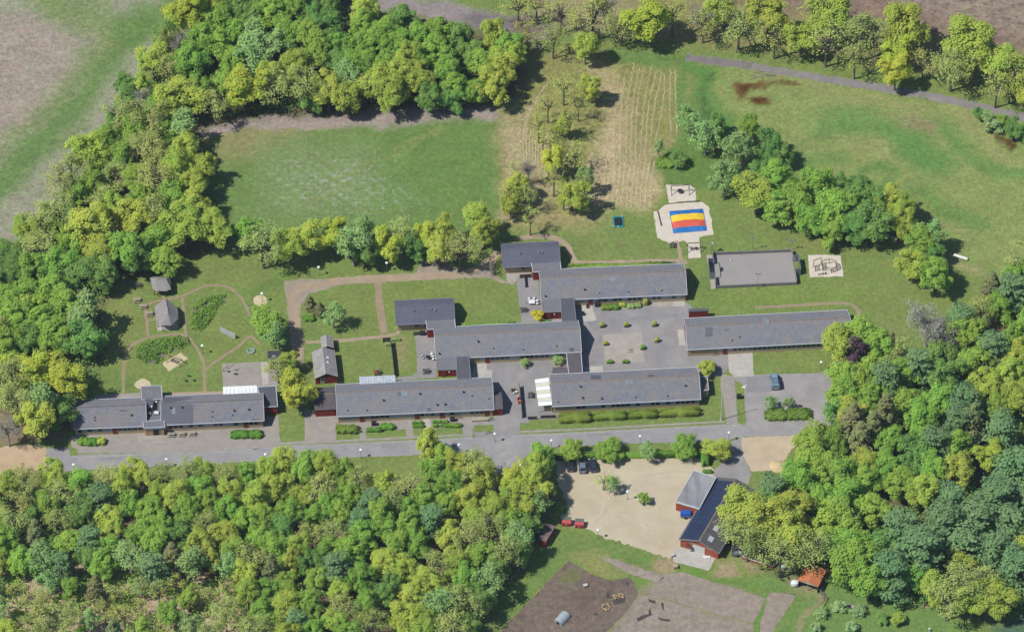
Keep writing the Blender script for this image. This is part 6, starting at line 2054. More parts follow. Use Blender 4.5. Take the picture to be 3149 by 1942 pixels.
def swing(name, label, t, a, b, h, seats, m, mat_seat=M_BLACK, spread=1.1):
    """frame whose beam hangs over the ground line a-b"""
    A_, B_ = W(t, *a), W(t, *b)
    o = thing(name, label, 'swing', A_)
    d = B_ - A_
    n = Vector((-d.y, d.x, 0)).normalized() * spread
    ta, tb = Vector((0, 0, h)), d + Vector((0, 0, h))
    MB().beam(ta, tb, .15).build('beam', m, o)
    for base, top in ((Vector(), ta), (d, tb)):
        for s in (-1, 1):
            MB().beam(base + n * s, top, .13).build('leg', m, o)
    for f in seats:
        c = d * f
        if f == .5 and len(seats) == 1:
            s = MB().torus(tuple(c + Vector((0, 0, .55))), .62, .09, 18, 6).build('basket', mat_seat, o)
            MB().lathe([(.58, 0), (.58, .03)], 16, tuple(c + Vector((0, 0, .5)))).build('net', M_DARKM, s)
            for q in (-.5, .5):
                MB().beam(c + d.normalized() * q + Vector((0, 0, .6)), c + d.normalized() * q * .9 + Vector((0, 0, h)), .04).build('chain', M_GALV, s)
        else:
            s = MB().torus(tuple(c + Vector((0, 0, .5))), .34, .11, 14, 6).build('tyre_seat', mat_seat, o)
            for q in (-.3, .3):
                MB().beam(c + d.normalized() * q + Vector((0, 0, .5)), c + d.normalized() * q + Vector((0, 0, h)), .035).build('chain', M_GALV, s)
    return o


swing('basket_swing', 'timber basket swing on the small sandpit above the bouncing pillow', 'p', (294, 148), (486, 142), 2.4, [.5], M_POSTD, M_POSTD)
swing('tyre_swing', 'timber swing with two tyres on the sand tongue below the pillow', 'p', (472, 764), (608, 760), 2.3, [.32, .68], M_POSTD)
swing('tyre_swing', 'slanting timber swing with two tyres over the yellow sandpit by the shrub bed', 'e', (1190, 1068), (1275, 1102), 2.2, [.32, .68], M_TAN)
swing('steel_swing', 'grey steel swing frame on the lawn at the edge of the left wood', 'e', (632, 1012), (686, 1014), 2.0, [.5], M_GALV)
o = thing('climbing_arch', 'grey steel arch half hidden at the wood edge, left of the small pavilion', 'climbing frame', W('e', 640, 435))
for a, b in (((0, 0, 0), (.6, .3, 2.4)), ((.6, .3, 2.4), (2.0, .2, 2.3)), ((2.0, .2, 2.3), (2.7, 0, 0))):
    MB().beam(a, b, .14).build('bar', M_GALV, o)

# trampoline
q = [W('g', 747, 138), W('g', 826, 134), W('g', 816, 56), W('g', 741, 60)]
tb = sum(q, Vector()) / 4
tp = thing('trampoline', 'sunken rectangular trampoline with teal edge pads on the lawn', 'trampoline', tb)
loc = [p - tb for p in q]
for i in range(4):
    a, b = loc[i], loc[(i + 1) % 4]
    ai, bi = a * .72, b * .72
    MB().hull([(*a.xy, .02), (*b.xy, .02), (*bi.xy, .02), (*ai.xy, .02)], [(*a.xy, .14), (*b.xy, .14), (*bi.xy, .18), (*ai.xy, .18)]).build('edge_pad', M_TEAL, tp)
MB().hull([(*(p * .7).xy, .08) for p in loc], [(*(p * .7).xy, .11) for p in loc]).build('jumping_mat', M_BLACK, tp)
for x, y in ((748, 130), (780, 134), (808, 62)):
    p = W('g', x, y) - tb
    MB().box(p.x - .12, p.x + .12, p.y - .12, p.y + .12, .14, .3).build('marker', M_WHITE, tp)

# ball court with panel fence
cf = [W('p', 775, 1180), W('p', 1645, 1140), W('p', 1590, 788), W('p', 738, 822)]
cb = Vector((*cf[0].xy, 0))
rot, L = frame2(cf[0], cf[1])
D_ = (cf[3] - cf[0]).length
court = thing('ball_court', 'grey ball court fenced by low panels, with goals at both ends', 'ball court', cb)
q = [p - cb for p in cf]
MB().hull([(*p.xy, .012) for p in q], [(*p.xy, .05) for p in q]).build('floor', pm('court_floor', A(158, 152, 148), A(151, 146, 142), .3, .04, fine=10, finevar=.06, patch=.1), court)


def panel_run(a, b, n, h, skip=()):
    for k in range(n):
        if k in skip:
            continue
        p0, p1 = a.lerp(b, k / n), a.lerp(b, (k + .97) / n)
        MB().beam((p0.x, p0.y, .05 + h * .3), (p1.x, p1.y, .05 + h * .3), .05, h * .58).build('fence_panel', M_FENCEB, court)
        MB().beam((p0.x, p0.y, .08 + h * .8), (p1.x, p1.y, .08 + h * .8), .05, h * .38).build('fence_panel', M_FENCEP, court)
        MB().beam((p0.x, p0.y, 0), (p0.x, p0.y, h + .08), .09).build('post', M_GALV, court)


panel_run(q[0], q[1], 9, .95)
panel_run(q[3], q[2], 9, .95)
panel_run(q[0], q[3], 7, 1.5, skip=(2, 3, 4))
panel_run(q[1], q[2], 7, 1.5, skip=(2, 3, 4))
xd = (q[1] - q[0]).normalized()
for e0, e1, out in ((q[0], q[3], -1), (q[1], q[2], 1)):
    a, b = e0.lerp(e1, 2 / 7), e0.lerp(e1, 5 / 7)
    for p, s in ((a, 1), (b, 1)):
        r = p + xd * out * 1.3
        for k in range(6):
            z0, z1 = .06 + k * .38, .06 + k * .38 + .34
            MB().beam((p.x, p.y, (z0 + z1) / 2), (r.x, r.y, (z0 + z1) / 2), .05, z1 - z0).build('goal_slat', M_GALV, court)
    ra, rb = a + xd * out * 1.3, b + xd * out * 1.3
    for k in range(6):
        z0, z1 = .06 + k * .38, .06 + k * .38 + .34
        MB().beam((ra.x, ra.y, (z0 + z1) / 2), (rb.x, rb.y, (z0 + z1) / 2), .05, z1 - z0).build('goal_slat', M_GALV, court)
    MB().beam((a.x, a.y, 2.3), (b.x, b.y, 2.3), .12).build('crossbar', M_GALV, court)
    mid = (ra + rb) / 2 - xd * out * 1.2
    hb = MB().beam(mid + Vector((0, -.7, 3.0)), mid + Vector((0, .7, 3.0)), .05, .9).build('backboard', M_GALV, court)
    MB().torus(tuple(mid - xd * out * .35 + Vector((0, 0, 2.75))), .24, .03, 12, 5).build('hoop', M_REDP, hb)
sheet('slab_path', 'p', [(672, 822), (735, 815), (772, 1180), (726, 1188)], 2, M_SLAB2, .04)


def lamp_mast(lab, t, foot, h, double=True):
    o = thing('floodlight', lab, 'floodlight', W(t, *foot))
    MB().beam((0, 0, 0), (0, 0, h), .14, n=8, w2=.09).build('pole', M_GALV, o)
    MB().beam((-.55, 0, h), (.55, 0, h), .08).build('cross_arm', M_GALV, o)
    for s in (-.45, .45):
        b = MB().hull([(s - .25, -.2, h + .02), (s + .25, -.2, h + .02), (s + .25, .2, h + .02), (s - .25, .2, h + .02)], [(s - .18, -.14, h + .22), (s + .18, -.14, h + .22), (s + .18, .14, h + .22), (s - .18, .14, h + .22)])
        b.build('lamp_head', M_GALV, o)


lamp_mast('floodlight mast at the middle of the ball court\'s near side', 'p', (1225, 1178), 4.9)
lamp_mast('floodlight mast at the middle of the ball court\'s far side', 'p', (1170, 762), 4.2)
lamp_mast('floodlight mast at the far right corner of the ball court', 'p', (1592, 760), 3.0)
lamp_mast('floodlight mast at the far left corner of the ball court', 'p', (728, 800), 3.4)
ball = MB().lathe([(.03, 0), (.14, .06), (.19, .18), (.14, .3), (.03, .36)], 10).build('ball', M_WHITE, None, W('p', 936, 876, .05))
tag(ball, 'white football lying on the grey ball court', 'ball')

# climbing frame on its own sandpit: a six sided bar frame, a ladder wall and a high gate
cl = thing('jungle_gym', 'dark six-sided climbing frame with ladder and gate on its own sand square', 'climbing frame', W('p', 1960, 975))
hexa = [(1.0, -.9), (2.1, -.2), (2.0, 1.1), (.7, 1.7), (-.7, 1.2), (-.6, -.3)]
hexa = [(x * 1.25, y * 1.25) for x, y in hexa]
for i, (x, y) in enumerate(hexa):
    MB().beam((x, y, 0), (x, y, 1.5), .13).build('post', M_POSTD, cl)
    x2, y2 = hexa[(i + 1) % 6]
    MB().beam((x, y, 1.45), (x2, y2, 1.45), .12).build('rail', M_POSTD, cl)
    if i in (0, 1, 4):
        for z in (.4, .75, 1.1):
            MB().beam((x, y, z), (x2, y2, z), .07).build('rung', M_POSTD, cl)
for k in range(6):
    MB().beam((-2.6, -.6 + k * .02, .25 + k * .3), (-1.6, -.2, .25 + k * .3), .06).build('rung', M_POSTD, cl)
for x, y in ((-2.6, -.6), (-1.6, -.2)):
    MB().beam((x, y, 0), (x, y, 2.0), .13).build('post', M_POSTD, cl)
for p0, p1 in (((-2.9, .9, 0), (-2.9, .9, 2.2)), ((-1.1, 1.8, 0), (-1.1, 1.8, 2.2)), ((-2.9, .9, 2.2), (-1.1, 1.8, 2.2))):
    MB().beam(p0, p1, .13).build('gate_bar', M_POSTD, cl)
for k in range(4):
    MB().lathe([(.14, 0), (.14, .35 + .1 * k)], 8, (-1.8 + k * .55, -1.8 + k * .1, 0)).build('step_post', M_POSTD, cl)


# picnic tables and benches
def picnic(m, w=1.7):
    o = thing('picnic_table', 'x', 'picnic table')
    for k in range(4):
        MB().box(-w / 2, w / 2, -.36 + k * .185, -.36 + k * .185 + .16, .72, .76).build('table_board', m, o)
    for y in (-.72, .55):
        MB().box(-w / 2, w / 2, y, y + .2, .42, .46).build('seat', m, o)
    for x in (-w / 2 + .25, w / 2 - .3):
        MB().beam((x, -.68, .0), (x, .1, .74), .07).beam((x, .72, .0), (x, -.06, .74), .07).box(x - .03, x + .03, -.7, .74, .36, .42).build('leg_frame', m, o)
    return o


pt0 = picnic(M_WOOD)
pt1 = picnic(M_POSTD)
used = []


def put(proto, label, loc, rot=0, group=None):
    if proto not in used:
        used.append(proto)
        proto.location = loc
        proto.rotation_euler = (0, 0, rot)
        proto['label'] = label
        if group:
            proto['group'] = group
        return proto
    return dup(proto, loc, rot, label, group)


for lab, t, x, y, pr, rz in (('leftmost of three grey picnic tables before the west wing', 'm', 1145, 662, pt0, 0), ('middle one of three grey picnic tables before the west wing', 'm', 1255, 656, pt0, 0),
                             ('rightmost of three grey picnic tables before the west wing', 'm', 1366, 652, pt0, 0), ('picnic table farthest left on the play garden lawn, below the dark one', 'e', 965, 655, pt0, 0),
                             ('picnic table standing on the garden path, left of the large pavilion', 'e', 1010, 700, pt0, -.05), ('picnic table nearest the large pavilion', 'e', 1053, 750, pt0, .05),
                             ('dark picnic table left of the small pavilion', 'e', 973, 550, pt1, 0), ('dark picnic table beside the path below the bouncing pillow', 'p', 312, 725, pt1, 1.5),
                             ('brown picnic table on the earth patch under the row trees', 'f', 1280, 396, pt1, .2), ('grey picnic table under trees right of the top wood', 'c', 222, 348, pt0, -.3),
                             ('dark bench table on the terrace near the middle wing porch', 'f', 1216, 1155, pt1, 0), ('grey picnic table on the terrace left of the golden conifer', 'g', 115, 722, pt1, 0),
                             ('dark wooden table beside the striped canopy', 'o', 115, 482, pt1, 1.57), ('reddish picnic table on the fenced garden lawn behind the silver canopy', 'f', 872, 1165, pt1, .1)):
    put(pr, lab, W(t, x, y), rz, 'wooden picnic tables')

# garden table sets
chair = thing('garden_chair', 'x', 'chair')
MB().box(-.25, .25, -.25, .25, .4, .45).build('seat', M_WHITE, chair)
MB().box(-.25, .25, .2, .26, .45, .95).build('backrest', M_WHITE, chair)
for sx in (-.2, .2):
    for sy in (-.2, .2):
        MB().box(sx - .03, sx + .03, sy - .03, sy + .03, 0, .4).build('leg', M_WHITE, chair)


def table_set(tlab, clab, t, x, y, w, d, m, spots):
    o = thing('garden_table', tlab, 'table', W(t, x, y))
    MB().box(-w / 2, w / 2, -d / 2, d / 2, .7, .75).build('table_top', m, o)
    for sx in (-1, 1):
        for sy in (-1, 1):
            MB().box(sx * (w / 2 - .12) - .04, sx * (w / 2 - .12) + .04, sy * (d / 2 - .12) - .04, sy * (d / 2 - .12) + .04, 0, .7).build('leg', m, o)
    for (ax, ay, rz), l in zip(spots, clab):
        put(chair, l, Vector(o.location) + Vector((ax, ay, 0)), rz, 'white garden chairs')


table_set('white garden table on the terrace beside the red porch', ['white chair behind the white table, left', 'white chair behind the white table, right', 'white chair at the left side of the white table', 'white chair at the right side of the white table, back',
          'white chair at the right side of the white table, front'], 'g', 172, 672, 1.5, 1.3, M_WHITE, ((-.7, 1.3, 0), (.5, 1.4, 0), (-1.2, .2, 1.57), (1.2, .6, -1.57), (1.25, -.3, -1.57)))
table_set('black grill table on the terrace at the middle wing', ['white chair left of the black grill, back', 'white chair left of the black grill, front', 'white chair right of the black grill, back', 'white chair right of the black grill, middle',
          'white chair right of the black grill, front'], 'f', 1228, 1060, 1.0, .9, M_BLACK, ((-1.4, .9, 1.2), (-1.2, .1, 1.57), (.8, 1.2, -.6), (1.1, .5, -1.57), (1.2, -.4, -1.57)))
for lab, t, x, y in (('black cushioned chair on the patio of pale slabs', 'g', 537, 752), ('dark chair on the pale patio near the wing door', 'g', 565, 700)):
    o = thing('patio_chair', lab, 'chair', W(t, x, y))
    MB().box(-.3, .3, -.3, .3, .35, .45).build('seat', M_BLACK, o)
    MB().box(-.3, .3, .24, .32, .45, .95).build('backrest', M_BLACK, o)
    MB().box(-.28, -.22, -.28, .28, 0, .35).box(.22, .28, -.28, .28, 0, .35).build('legs', M_DARKM, o)
for lab, t, x, y in (('black bin box between shrubs before the road wing, second bed', 'n', 876, 618), ('black bin box near the right door of the road wing', 'n', 1722, 572), ('dark upright bin before the pillow-side wing', 'g', 633, 690), ('black bin on the grass strip beside the car park', 'o', 2356, 502),
                     ('dark box at the right of the tool shed path', 'f', 1190, 890)):
    o = thing('waste_bin', lab, 'bin', W(t, x, y))
    MB().hull([(-.5, -.35, .06), (.5, -.35, .06), (.5, .35, .06), (-.5, .35, .06)], [(-.58, -.4, .95), (.58, -.4, .95), (.58, .4, .95), (-.58, .4, .95)]).build('body', M_BIN, o)
    MB().hull([(-.6, -.42, .955), (.6, -.42, .955), (.6, .42, .955), (-.6, .42, .955)], [(-.55, -.3, 1.08), (.55, -.3, 1.08), (.55, .42, 1.1), (-.55, .42, 1.1)]).build('lid', M_BLACK, o)
    MB().lathe([(.08, 0), (.08, .1)], 8, (-.4, .3, 0)).lathe([(.08, 0), (.08, .1)], 8, (.4, .3, 0)).build('wheels', M_DARKM, o)


# planters in the courtyard
def planter(lab, t, x, y, w, d, h, bush_h, kind, seed):
    o = bush('planter', lab, 'planter', kind, W(t, x, y), w * .95, d * .95, bush_h, seed, leaf=.16, dens=90, stem=True, group='wooden planters in the courtyard')
    for ch in o.children:
        ch.location.z = h * .8
    for x0, x1, y0, y1 in ((-w / 2, w / 2, -d / 2, -d / 2 + .06), (-w / 2, w / 2, d / 2 - .06, d / 2), (-w / 2, -w / 2 + .06, -d / 2 + .06, d / 2 - .06), (w / 2 - .06, w / 2, -d / 2 + .06, d / 2 - .06)):
        MB().box(x0, x1, y0, y1, 0, h).build('side_board', M_DARKW, o)
    MB().box(-w / 2 + .06, w / 2 - .06, -d / 2 + .06, d / 2 - .06, .1, h - .08).build('soil', M_SOIL, o)


for i, (lab, x, y, w, d, h, bh, k) in enumerate((('square planter with a small bush, left in the courtyard\'s back row', 668, 835, 1.0, .8, .55, .95, 'O'), ('square planter with a small bush, middle of the courtyard\'s back row', 838, 832, 1.0, .8, .55, .95, 'O'),
                                                 ('square planter with a small bush, right in the courtyard\'s back row', 1036, 828, 1.0, .8, .55, .95, 'O'), ('square planter right of the paved square in the courtyard', 1054, 940, 1.0, .8, .55, .9, 'O'),
                                                 ('planter with yellow flowers on the left edge of the paved square', 692, 962, .9, .7, .5, .7, 'K'), ('green planter on the right edge of the paved square', 954, 990, 1.0, .9, .5, .8, 'G'),
                                                 ('long low planter at the near left of the paved square', 722, 1088, 1.6, .7, .45, .5, 'L'), ('long low planter at the near middle of the paved square', 834, 1087, 1.6, .7, .45, .5, 'L'))):
    planter(lab, 'g', x, y, w, d, h, bh, k, 200 + i)
for lab, x, y in (('round stone planting ring under the left tree before the middle wing', 124, 1112), ('round stone planting ring under the right tree before the middle wing', 356, 1100)):
    o = thing('planting_ring', lab, 'planter', W('g', x, y))
    mb = MB().torus((0, 0, .15), .85, .14, 18, 6).build('rim', M_STONE, o)
    MB().lathe([(.8, .02), (.8, .16)], 16).build('soil', M_SOIL, o)
o = thing('stone_pile', 'little pile of pale stones in the middle of the paved square', 'stones', W('g', 862, 1004))
rs = random.Random(9)
for k in range(7):
    a = k * .9
    c = Vector((math.cos(a) * .45 * (k > 0), math.sin(a) * .4 * (k > 0), .12 + .16 * (k % 2)))
    r = rs.uniform(.22, .36)
    MB().lathe([(r * .3, -r * .5), (r, -r * .1), (r * .8, r * .35), (r * .25, r * .6)], 7, tuple(c)).build('stone', M_STONE, o, rotz=rs.uniform(0, 3) * 0)
MB().box(-.8, .8, -.7, .7, .022, .07).build('slab', M_PAVE, o)


# street lamps
def street_lamp(h=2.9):
    o = thing('street_lamp', 'x', 'lamp')
    MB().lathe([(.09, 0), (.09, .5), (.055, .55), (.045, h - .3)], 8).build('pole', M_GALV, o)
    MB().lathe([(.08, h - .3), (.2, h - .12), (.2, h - .05)], 10).build('lamp_glass', M_LAMPW, o)
    MB().lathe([(.36, h - .05), (.33, h + .03), (.2, h + .12), (.03, h + .16)], 14).build('lamp_shade', M_LAMPW, o)
    return o


sl0 = street_lamp()
HL = 2.95
for lab, t, x, y in (('white street lamp at the left end of the road', 'i', 519, 330), ('white street lamp beside the road before the west wing', 'i', 1173, 292), ('white street lamp beside the road below the grass strip', 'j', 83, 258),
                     ('white street lamp beside the road below the road wing\'s left half', 'j', 755, 226), ('white street lamp beside the road right of the overhanging tree', 'j', 1448, 190), ('white street lamp at the road junction, left of the hedge trees', 'k', 312, 160),
                     ('white street lamp beside the road above the gravel yard', 'k', 937, 130), ('white street lamp at the access road corner', 'k', 1563, 105), ('white street lamp at the mouth of the lane between the woods', 'k', 92, 332),
                     ('white lamp on the lawn edge left of the earth walk\'s bend', 'f', 458, 412), ('white lamp under the row trees, middle of the earth walk', 'f', 938, 382), ('white lamp in the round sandpit by the dense green tree', 'f', 58, 597),
                     ('white lamp at the lower edge of the gravel yard', 'k', 640, 790), ('white lamp among the young trees of the gravel yard', 'k', 848, 520), ('white lamp on the grass behind the car park', 'h', 405, 1080),
                     ('white lamp between the pillow sand and the ball court', 'g', 1450, 244), ('white lamp on the lawn between shrub bed and white wall', 'e', 1425, 964), ('white lamp beside the door at the right of the road wing', 'n', 2178, 706)):
    hh = HL
    p = W(t, x, y, HL)
    put(sl0, lab, (p.x, p.y, 0), 0, 'white garden and street lamps')

# flagpole
fp = thing('flagpole', 'tall white flagpole on the lawn at the right end of the hedge wing', 'flagpole', W('o', 2162, 735))
MB().lathe([(.13, 0), (.11, 3), (.05, 12.4), (.03, 12.5)], 8).build('pole', M_WHITE, fp)
MB().lathe([(.03, 12.5), (.13, 12.6), (.03, 12.75)], 8).build('finial', M_YELLOW, fp)
MB().lathe([(.3, 0), (.26, .18)], 8).build('footing', M_SLAB, fp)

# vehicles
M_TYRE = pm('tyre_rubber', A(34, 34, 36), rough=.8)
M_RIM = pm('wheel_rim', A(150, 152, 156), rough=.35, metallic=.6)
M_HEAD = pm('headlight_glass', A(220, 224, 226), rough=.1, spec=.6)
M_TAIL = pm('taillight_red', A(176, 30, 30), rough=.2, spec=.6)
M_CGLASS = pm('car_glass', A(40, 46, 54), rough=.08, spec=.7)


def car(label, loc, rot, col, L_=4.3, Wd=1.76, H=1.48, van=False, group=None):
    """nose towards -y of its own frame"""
    m = pm('car_paint', col, rough=.28, spec=.55, var=.03, finevar=.02)
    o = thing('parked_van' if van else 'parked_car', label, 'van' if van else 'car', loc, rot, group)
    hw = Wd / 2
    # lower body: sections along the length (y, half width, bottom, shoulder)
    secs = [(-L_ / 2, hw * .72, .34, .58), (-L_ / 2 + .25, hw * .92, .24, .72), (-L_ * .28, hw, .2, .84), (0, hw, .2, .9), (L_ * .3, hw, .2, .92), (L_ / 2 - .2, hw * .94, .26, .92), (L_ / 2, hw * .84, .36, .8)]
    if van:
        secs = [(-L_ / 2, hw * .8, .36, .8), (-L_ / 2 + .25, hw * .95, .28, .98), (-L_ * .33, hw, .24, 1.1), (0, hw, .24, 1.12), (L_ * .3, hw, .24, 1.12), (L_ / 2 - .06, hw, .28, 1.12), (L_ / 2, hw * .97, .34, 1.05)]
    mb = MB()
    rings = []
    for y, w, z0, z1 in secs:
        rings.append([(-w * .96, y, z0), (w * .96, y, z0), (w, y, (z0 + z1) / 2), (w * .93, y, z1 - .04), (w * .8, y, z1), (-w * .8, y, z1), (-w * .93, y, z1 - .04), (-w, y, (z0 + z1) / 2)])
    n = len(rings[0])
    mb.v = [p for r in rings for p in r]
    for i in range(len(rings) - 1):
        for j in range(n):
            k = (j + 1) % n
            mb.f.append((i * n + j, i * n + k, (i + 1) * n + k, (i + 1) * n + j)[::-1])
    mb.f.append(tuple(range(n)))
    mb.f.append(tuple(reversed(range((len(rings) - 1) * n, len(rings) * n))))
    mb.build('body', m, o)
    sh = 1.1 if van else .9
    if van:
        y0, y1, r0, r1 = -L_ * .36, L_ / 2 - .03, -L_ * .2, L_ / 2 - .1
    else:
        y0, y1, r0, r1 = -L_ * .2, L_ * .46, -L_ * .03, L_ * .33
    wb, wt = hw * .9, hw * .72
    g = MB().hull([(-wb, y0, sh - .03), (wb, y0, sh - .03), (wb, y1, sh - .03), (-wb, y1, sh - .03)], [(-wt, r0, H - .06), (wt, r0, H - .06), (wt, r1, H - .06), (-wt, r1, H - .06)])
    g.build('windows', M_CGLASS, o)
    rf = MB().hull([(-wt - .02, r0 - .04, H - .062), (wt + .02, r0 - .04, H - .062), (wt + .02, r1 + .03, H - .062), (-wt - .02, r1 + .03, H - .062)], [(-wt + .08, r0 + .1, H), (wt - .08, r0 + .1, H), (wt - .08, r1 - .08, H), (-wt + .08, r1 - .08, H)])
    for s in (-1, 1):
        for ya, yb, za, zb in ((y0, r0, sh, H - .05), (y1, r1, sh, H - .05), ((y0 + y1) / 2 + .1, (r0 + r1) / 2, sh, H - .05)):
            rf.beam((s * wb * 1.01, ya, za - .03), (s * wt * 1.03, yb, zb), .09, .07)
    if van:
        rf.box(-wb - .01, wb + .01, .1, y1 + .01, sh, H - .064)
    rfo = rf.build('roof', m, o)
    if van:
        for k in range(5):
            MB().beam((-.7, .2 + k * .45, H + .1), (.7, .2 + k * .45, H + .1), .05).build('roof_bar', M_DARKM, rfo)
        for s in (-.7, .7):
            MB().beam((s, 0, H + .1), (s, 2.2, H + .1), .06).beam((s, .1, H), (s, .1, H + .1), .05).beam((s, 2.1, H), (s, 2.1, H + .1), .05).build('roof_rail', M_DARKM, rfo)
    for sx in (-1, 1):
        for yy in (-L_ * .3, L_ * .3):
            wme = MB()
            for k in range(12):
                pass
            ring = [(math.cos(math.tau * k / 12) * .32, math.sin(math.tau * k / 12) * .32) for k in range(12)]
            x0, x1 = sx * (hw - .2), sx * (hw + .015)
            t_ = MB().hull([(x0, yy + a, .32 + b) for a, b in ring], [(x1, yy + a, .32 + b) for a, b in ring]).build('wheel', M_TYRE, o)
            MB().hull([(x1, yy + a * .62, .32 + b * .62) for a, b in ring], [(x1 + sx * .02, yy + a * .55, .32 + b * .55) for a, b in ring]).build('rim', M_RIM, t_)
        MB().box(sx * hw * .62 - .2, sx * hw * .62 + .2, -L_ / 2 - .02, -L_ / 2 + .16, .56, .7).build('headlight', M_HEAD, o)
        MB().box(sx * hw * .74 - .14, sx * hw * .74 + .14, L_ / 2 - .1, L_ / 2 + .02, .66, .86).build('taillight', M_TAIL, o)
        MB().box(sx * (hw + .1) - .1, sx * (hw + .1) + .1, y0 + .3, y0 + .42, .92, 1.06).build('mirror', m, o)
    for y, nm in ((-L_ / 2 - .015, 'number_plate'), (L_ / 2 + .005, 'number_plate')):
        MB().box(-.26, .26, y, y + .02, .46, .57).build(nm, M_WHITE, o)
    return o


for lab, x, y, rz, col, L_ in (('black parked car, leftmost of three at the gravel yard hedge', 446, 345, .04, A(36, 40, 52), 4.1), ('grey parked car in the middle of three at the gravel yard hedge', 529, 352, .05, A(112, 122, 136), 4.5),
                               ('dark blue-black parked car, rightmost of three at the gravel yard hedge', 603, 350, .16, A(46, 52, 66), 4.0)):
    car(lab, W('k', x, y), rz + math.pi, col, L_, group='cars parked at the gravel yard hedge')
car('pale blue-grey van with black roof rack on the asphalt car park', W('h', 75, 1232), math.pi + .08, A(128, 152, 166), 4.9, 1.9, 1.95, van=True)

# blue covered trailer
tr_ = thing('trailer', 'small trailer with bright blue cover beside the workshop wing', 'trailer', W('q', 205, 585))
MB().box(-1.2, 1.2, -.75, .75, .45, .85).build('box', M_GALV, tr_)
MB().hull([(-1.22, -.77, .86), (1.22, -.77, .86), (1.22, .77, .86), (-1.22, .77, .86)], [(-1.12, -.6, 1.5), (1.12, -.6, 1.5), (1.12, .6, 1.5), (-1.12, .6, 1.5)]).build('cover', pm('blue_tarp', A(34, 92, 184), A(28, 82, 170), patch=1), tr_)
MB().beam((1.2, 0, .5), (2.3, 0, .45), .09).build('tow_bar', M_DARKM, tr_)
for s in (-1, 1):
    ring = [(math.cos(math.tau * k / 10) * .3, math.sin(math.tau * k / 10) * .3) for k in range(10)]
    MB().hull([(a, s * .8, .3 + b) for a, b in ring], [(a, s * .98, .3 + b) for a, b in ring]).build('wheel', M_TYRE, tr_)

# two red waste containers
for lab, x, y in (('left red waste container with sloping lid on the gravel yard', 416, 770), ('right red waste container with sloping lid on the gravel yard', 506, 782)):
    f = W('k', x, y)
    o = thing('waste_container', lab, 'container', f, R(-6), 'red waste containers on the gravel yard')
    MB().hull([(-.9, 0, .12), (.9, 0, .12), (.9, 1.5, .12), (-.9, 1.5, .12)], [(-1.0, -.05, 1.15), (1.0, -.05, 1.15), (1.0, 1.6, 1.5), (-1.0, 1.6, 1.5)]).build('body', M_REDP, o)
    MB().hull([(-1.02, -.08, 1.155), (1.02, -.08, 1.155), (1.02, .75, 1.33), (-1.02, .75, 1.33)], [(-1.02, -.08, 1.2), (1.02, -.08, 1.2), (1.02, .75, 1.38), (-1.02, .75, 1.38)]).build('front_lid', pm('lid_red', A(196, 84, 88)), o)
    MB().hull([(-1.02, .78, 1.34), (1.02, .78, 1.34), (1.02, 1.62, 1.51), (-1.02, 1.62, 1.51)], [(-1.02, .78, 1.39), (1.02, .78, 1.39), (1.02, 1.62, 1.56), (-1.02, 1.62, 1.56)]).build('rear_lid', pm('lid_grey', A(98, 104, 98)), o)
    MB().box(-.2, .12, -.06, -.035, .6, .78).build('label_plate', M_WHITE, o)
    for sx in (-.8, .8):
        MB().lathe([(.1, 0), (.1, .12)], 8, (sx, .3, 0)).lathe([(.1, 0), (.1, .12)], 8, (sx, 1.2, 0)).build('castor', M_DARKM, o)
# shed in the trees
flat_block('red_hut', 'old flat-roofed red hut in tree shade left of the waste containers', 'shed', at('k', [(222, 860), (270, 880), (340, 765), (255, 740)], 2.0), 2.0, roof=pm('rusty_sheet', A(128, 116, 112), A(92, 70, 66), patch=.8), wall=M_REDP, trim=None)


# fences
def fence(name, label, t, pts, h, m, gap=.0, board=.14, rail=False, post_every=2.2):
    w = [W(t, *p) for p in pts]
    o = thing(name, label, 'fence', w[0])
    w = [p - w[0] for p in w]
    for a, b in zip(w, w[1:]):
        L_ = (b - a).length
        n = max(1, round(L_ / post_every))
        for k in range(n + 1):
            p = a.lerp(b, k / n)
            MB().beam((p.x, p.y, 0), (p.x, p.y, h + .08), .11).build('post', m, o)
        for k in range(n):
            p0, p1 = a.lerp(b, (k + .03) / n), a.lerp(b, (k + .97) / n)
            if rail:
                for z in rail:
                    MB().beam((p0.x, p0.y, z), (p1.x, p1.y, z), .05, .1).build('rail', m, o)
            else:
                nb = max(2, int(h / .19))
                for q in range(nb):
                    z = .12 + q * (h - .1) / nb + .08
                    MB().beam((p0.x, p0.y, z), (p1.x, p1.y, z), .04, (h - .1) / nb * .92).build('board', m, o)
    return o


fence('board_fence', 'tall dark board fence with long shadow right of the fenced garden', 'f', [(965, 955), (980, 1070), (992, 1190)], 1.7, M_POSTD)
fence('board_fence', 'short dark board fence at the upper corner of the fenced garden', 'f', [(912, 945), (962, 942)], 1.6, M_POSTD)
fence('board_fence', 'dark board screen on the path beside the cream lawn house', 'f', [(1128, 896), (1212, 892)], 1.2, M_POSTD)
fence('board_fence', 'dark board screen left of the wing nearest the pillow', 'g', [(88, 494), (174, 488)], 1.3, M_POSTD)
fence('board_fence', 'short dark board screen standing lengthwise on the north terrace', 'g', [(122, 494), (128, 560)], 1.1, M_POSTD)
fence('board_fence', 'wooden fence lined with toys between road wing and striped canopy', 'g', [(86, 1262), (96, 1370), (106, 1478)], 1.5, M_POSTD)
fence('board_fence', 'dark low board fence under the striped canopy, right part', 'o', [(222, 722), (380, 716)], 1.05, M_DARKW)
fence('board_fence', 'dark low board fence under the striped canopy, left part', 'o', [(85, 734), (178, 732)], 1.05, M_DARKW)
fence('board_fence', 'low grey fence at the edge of the fenced garden by the red cottage', 'f', [(592, 1238), (636, 1236)], .8, M_POSTD)
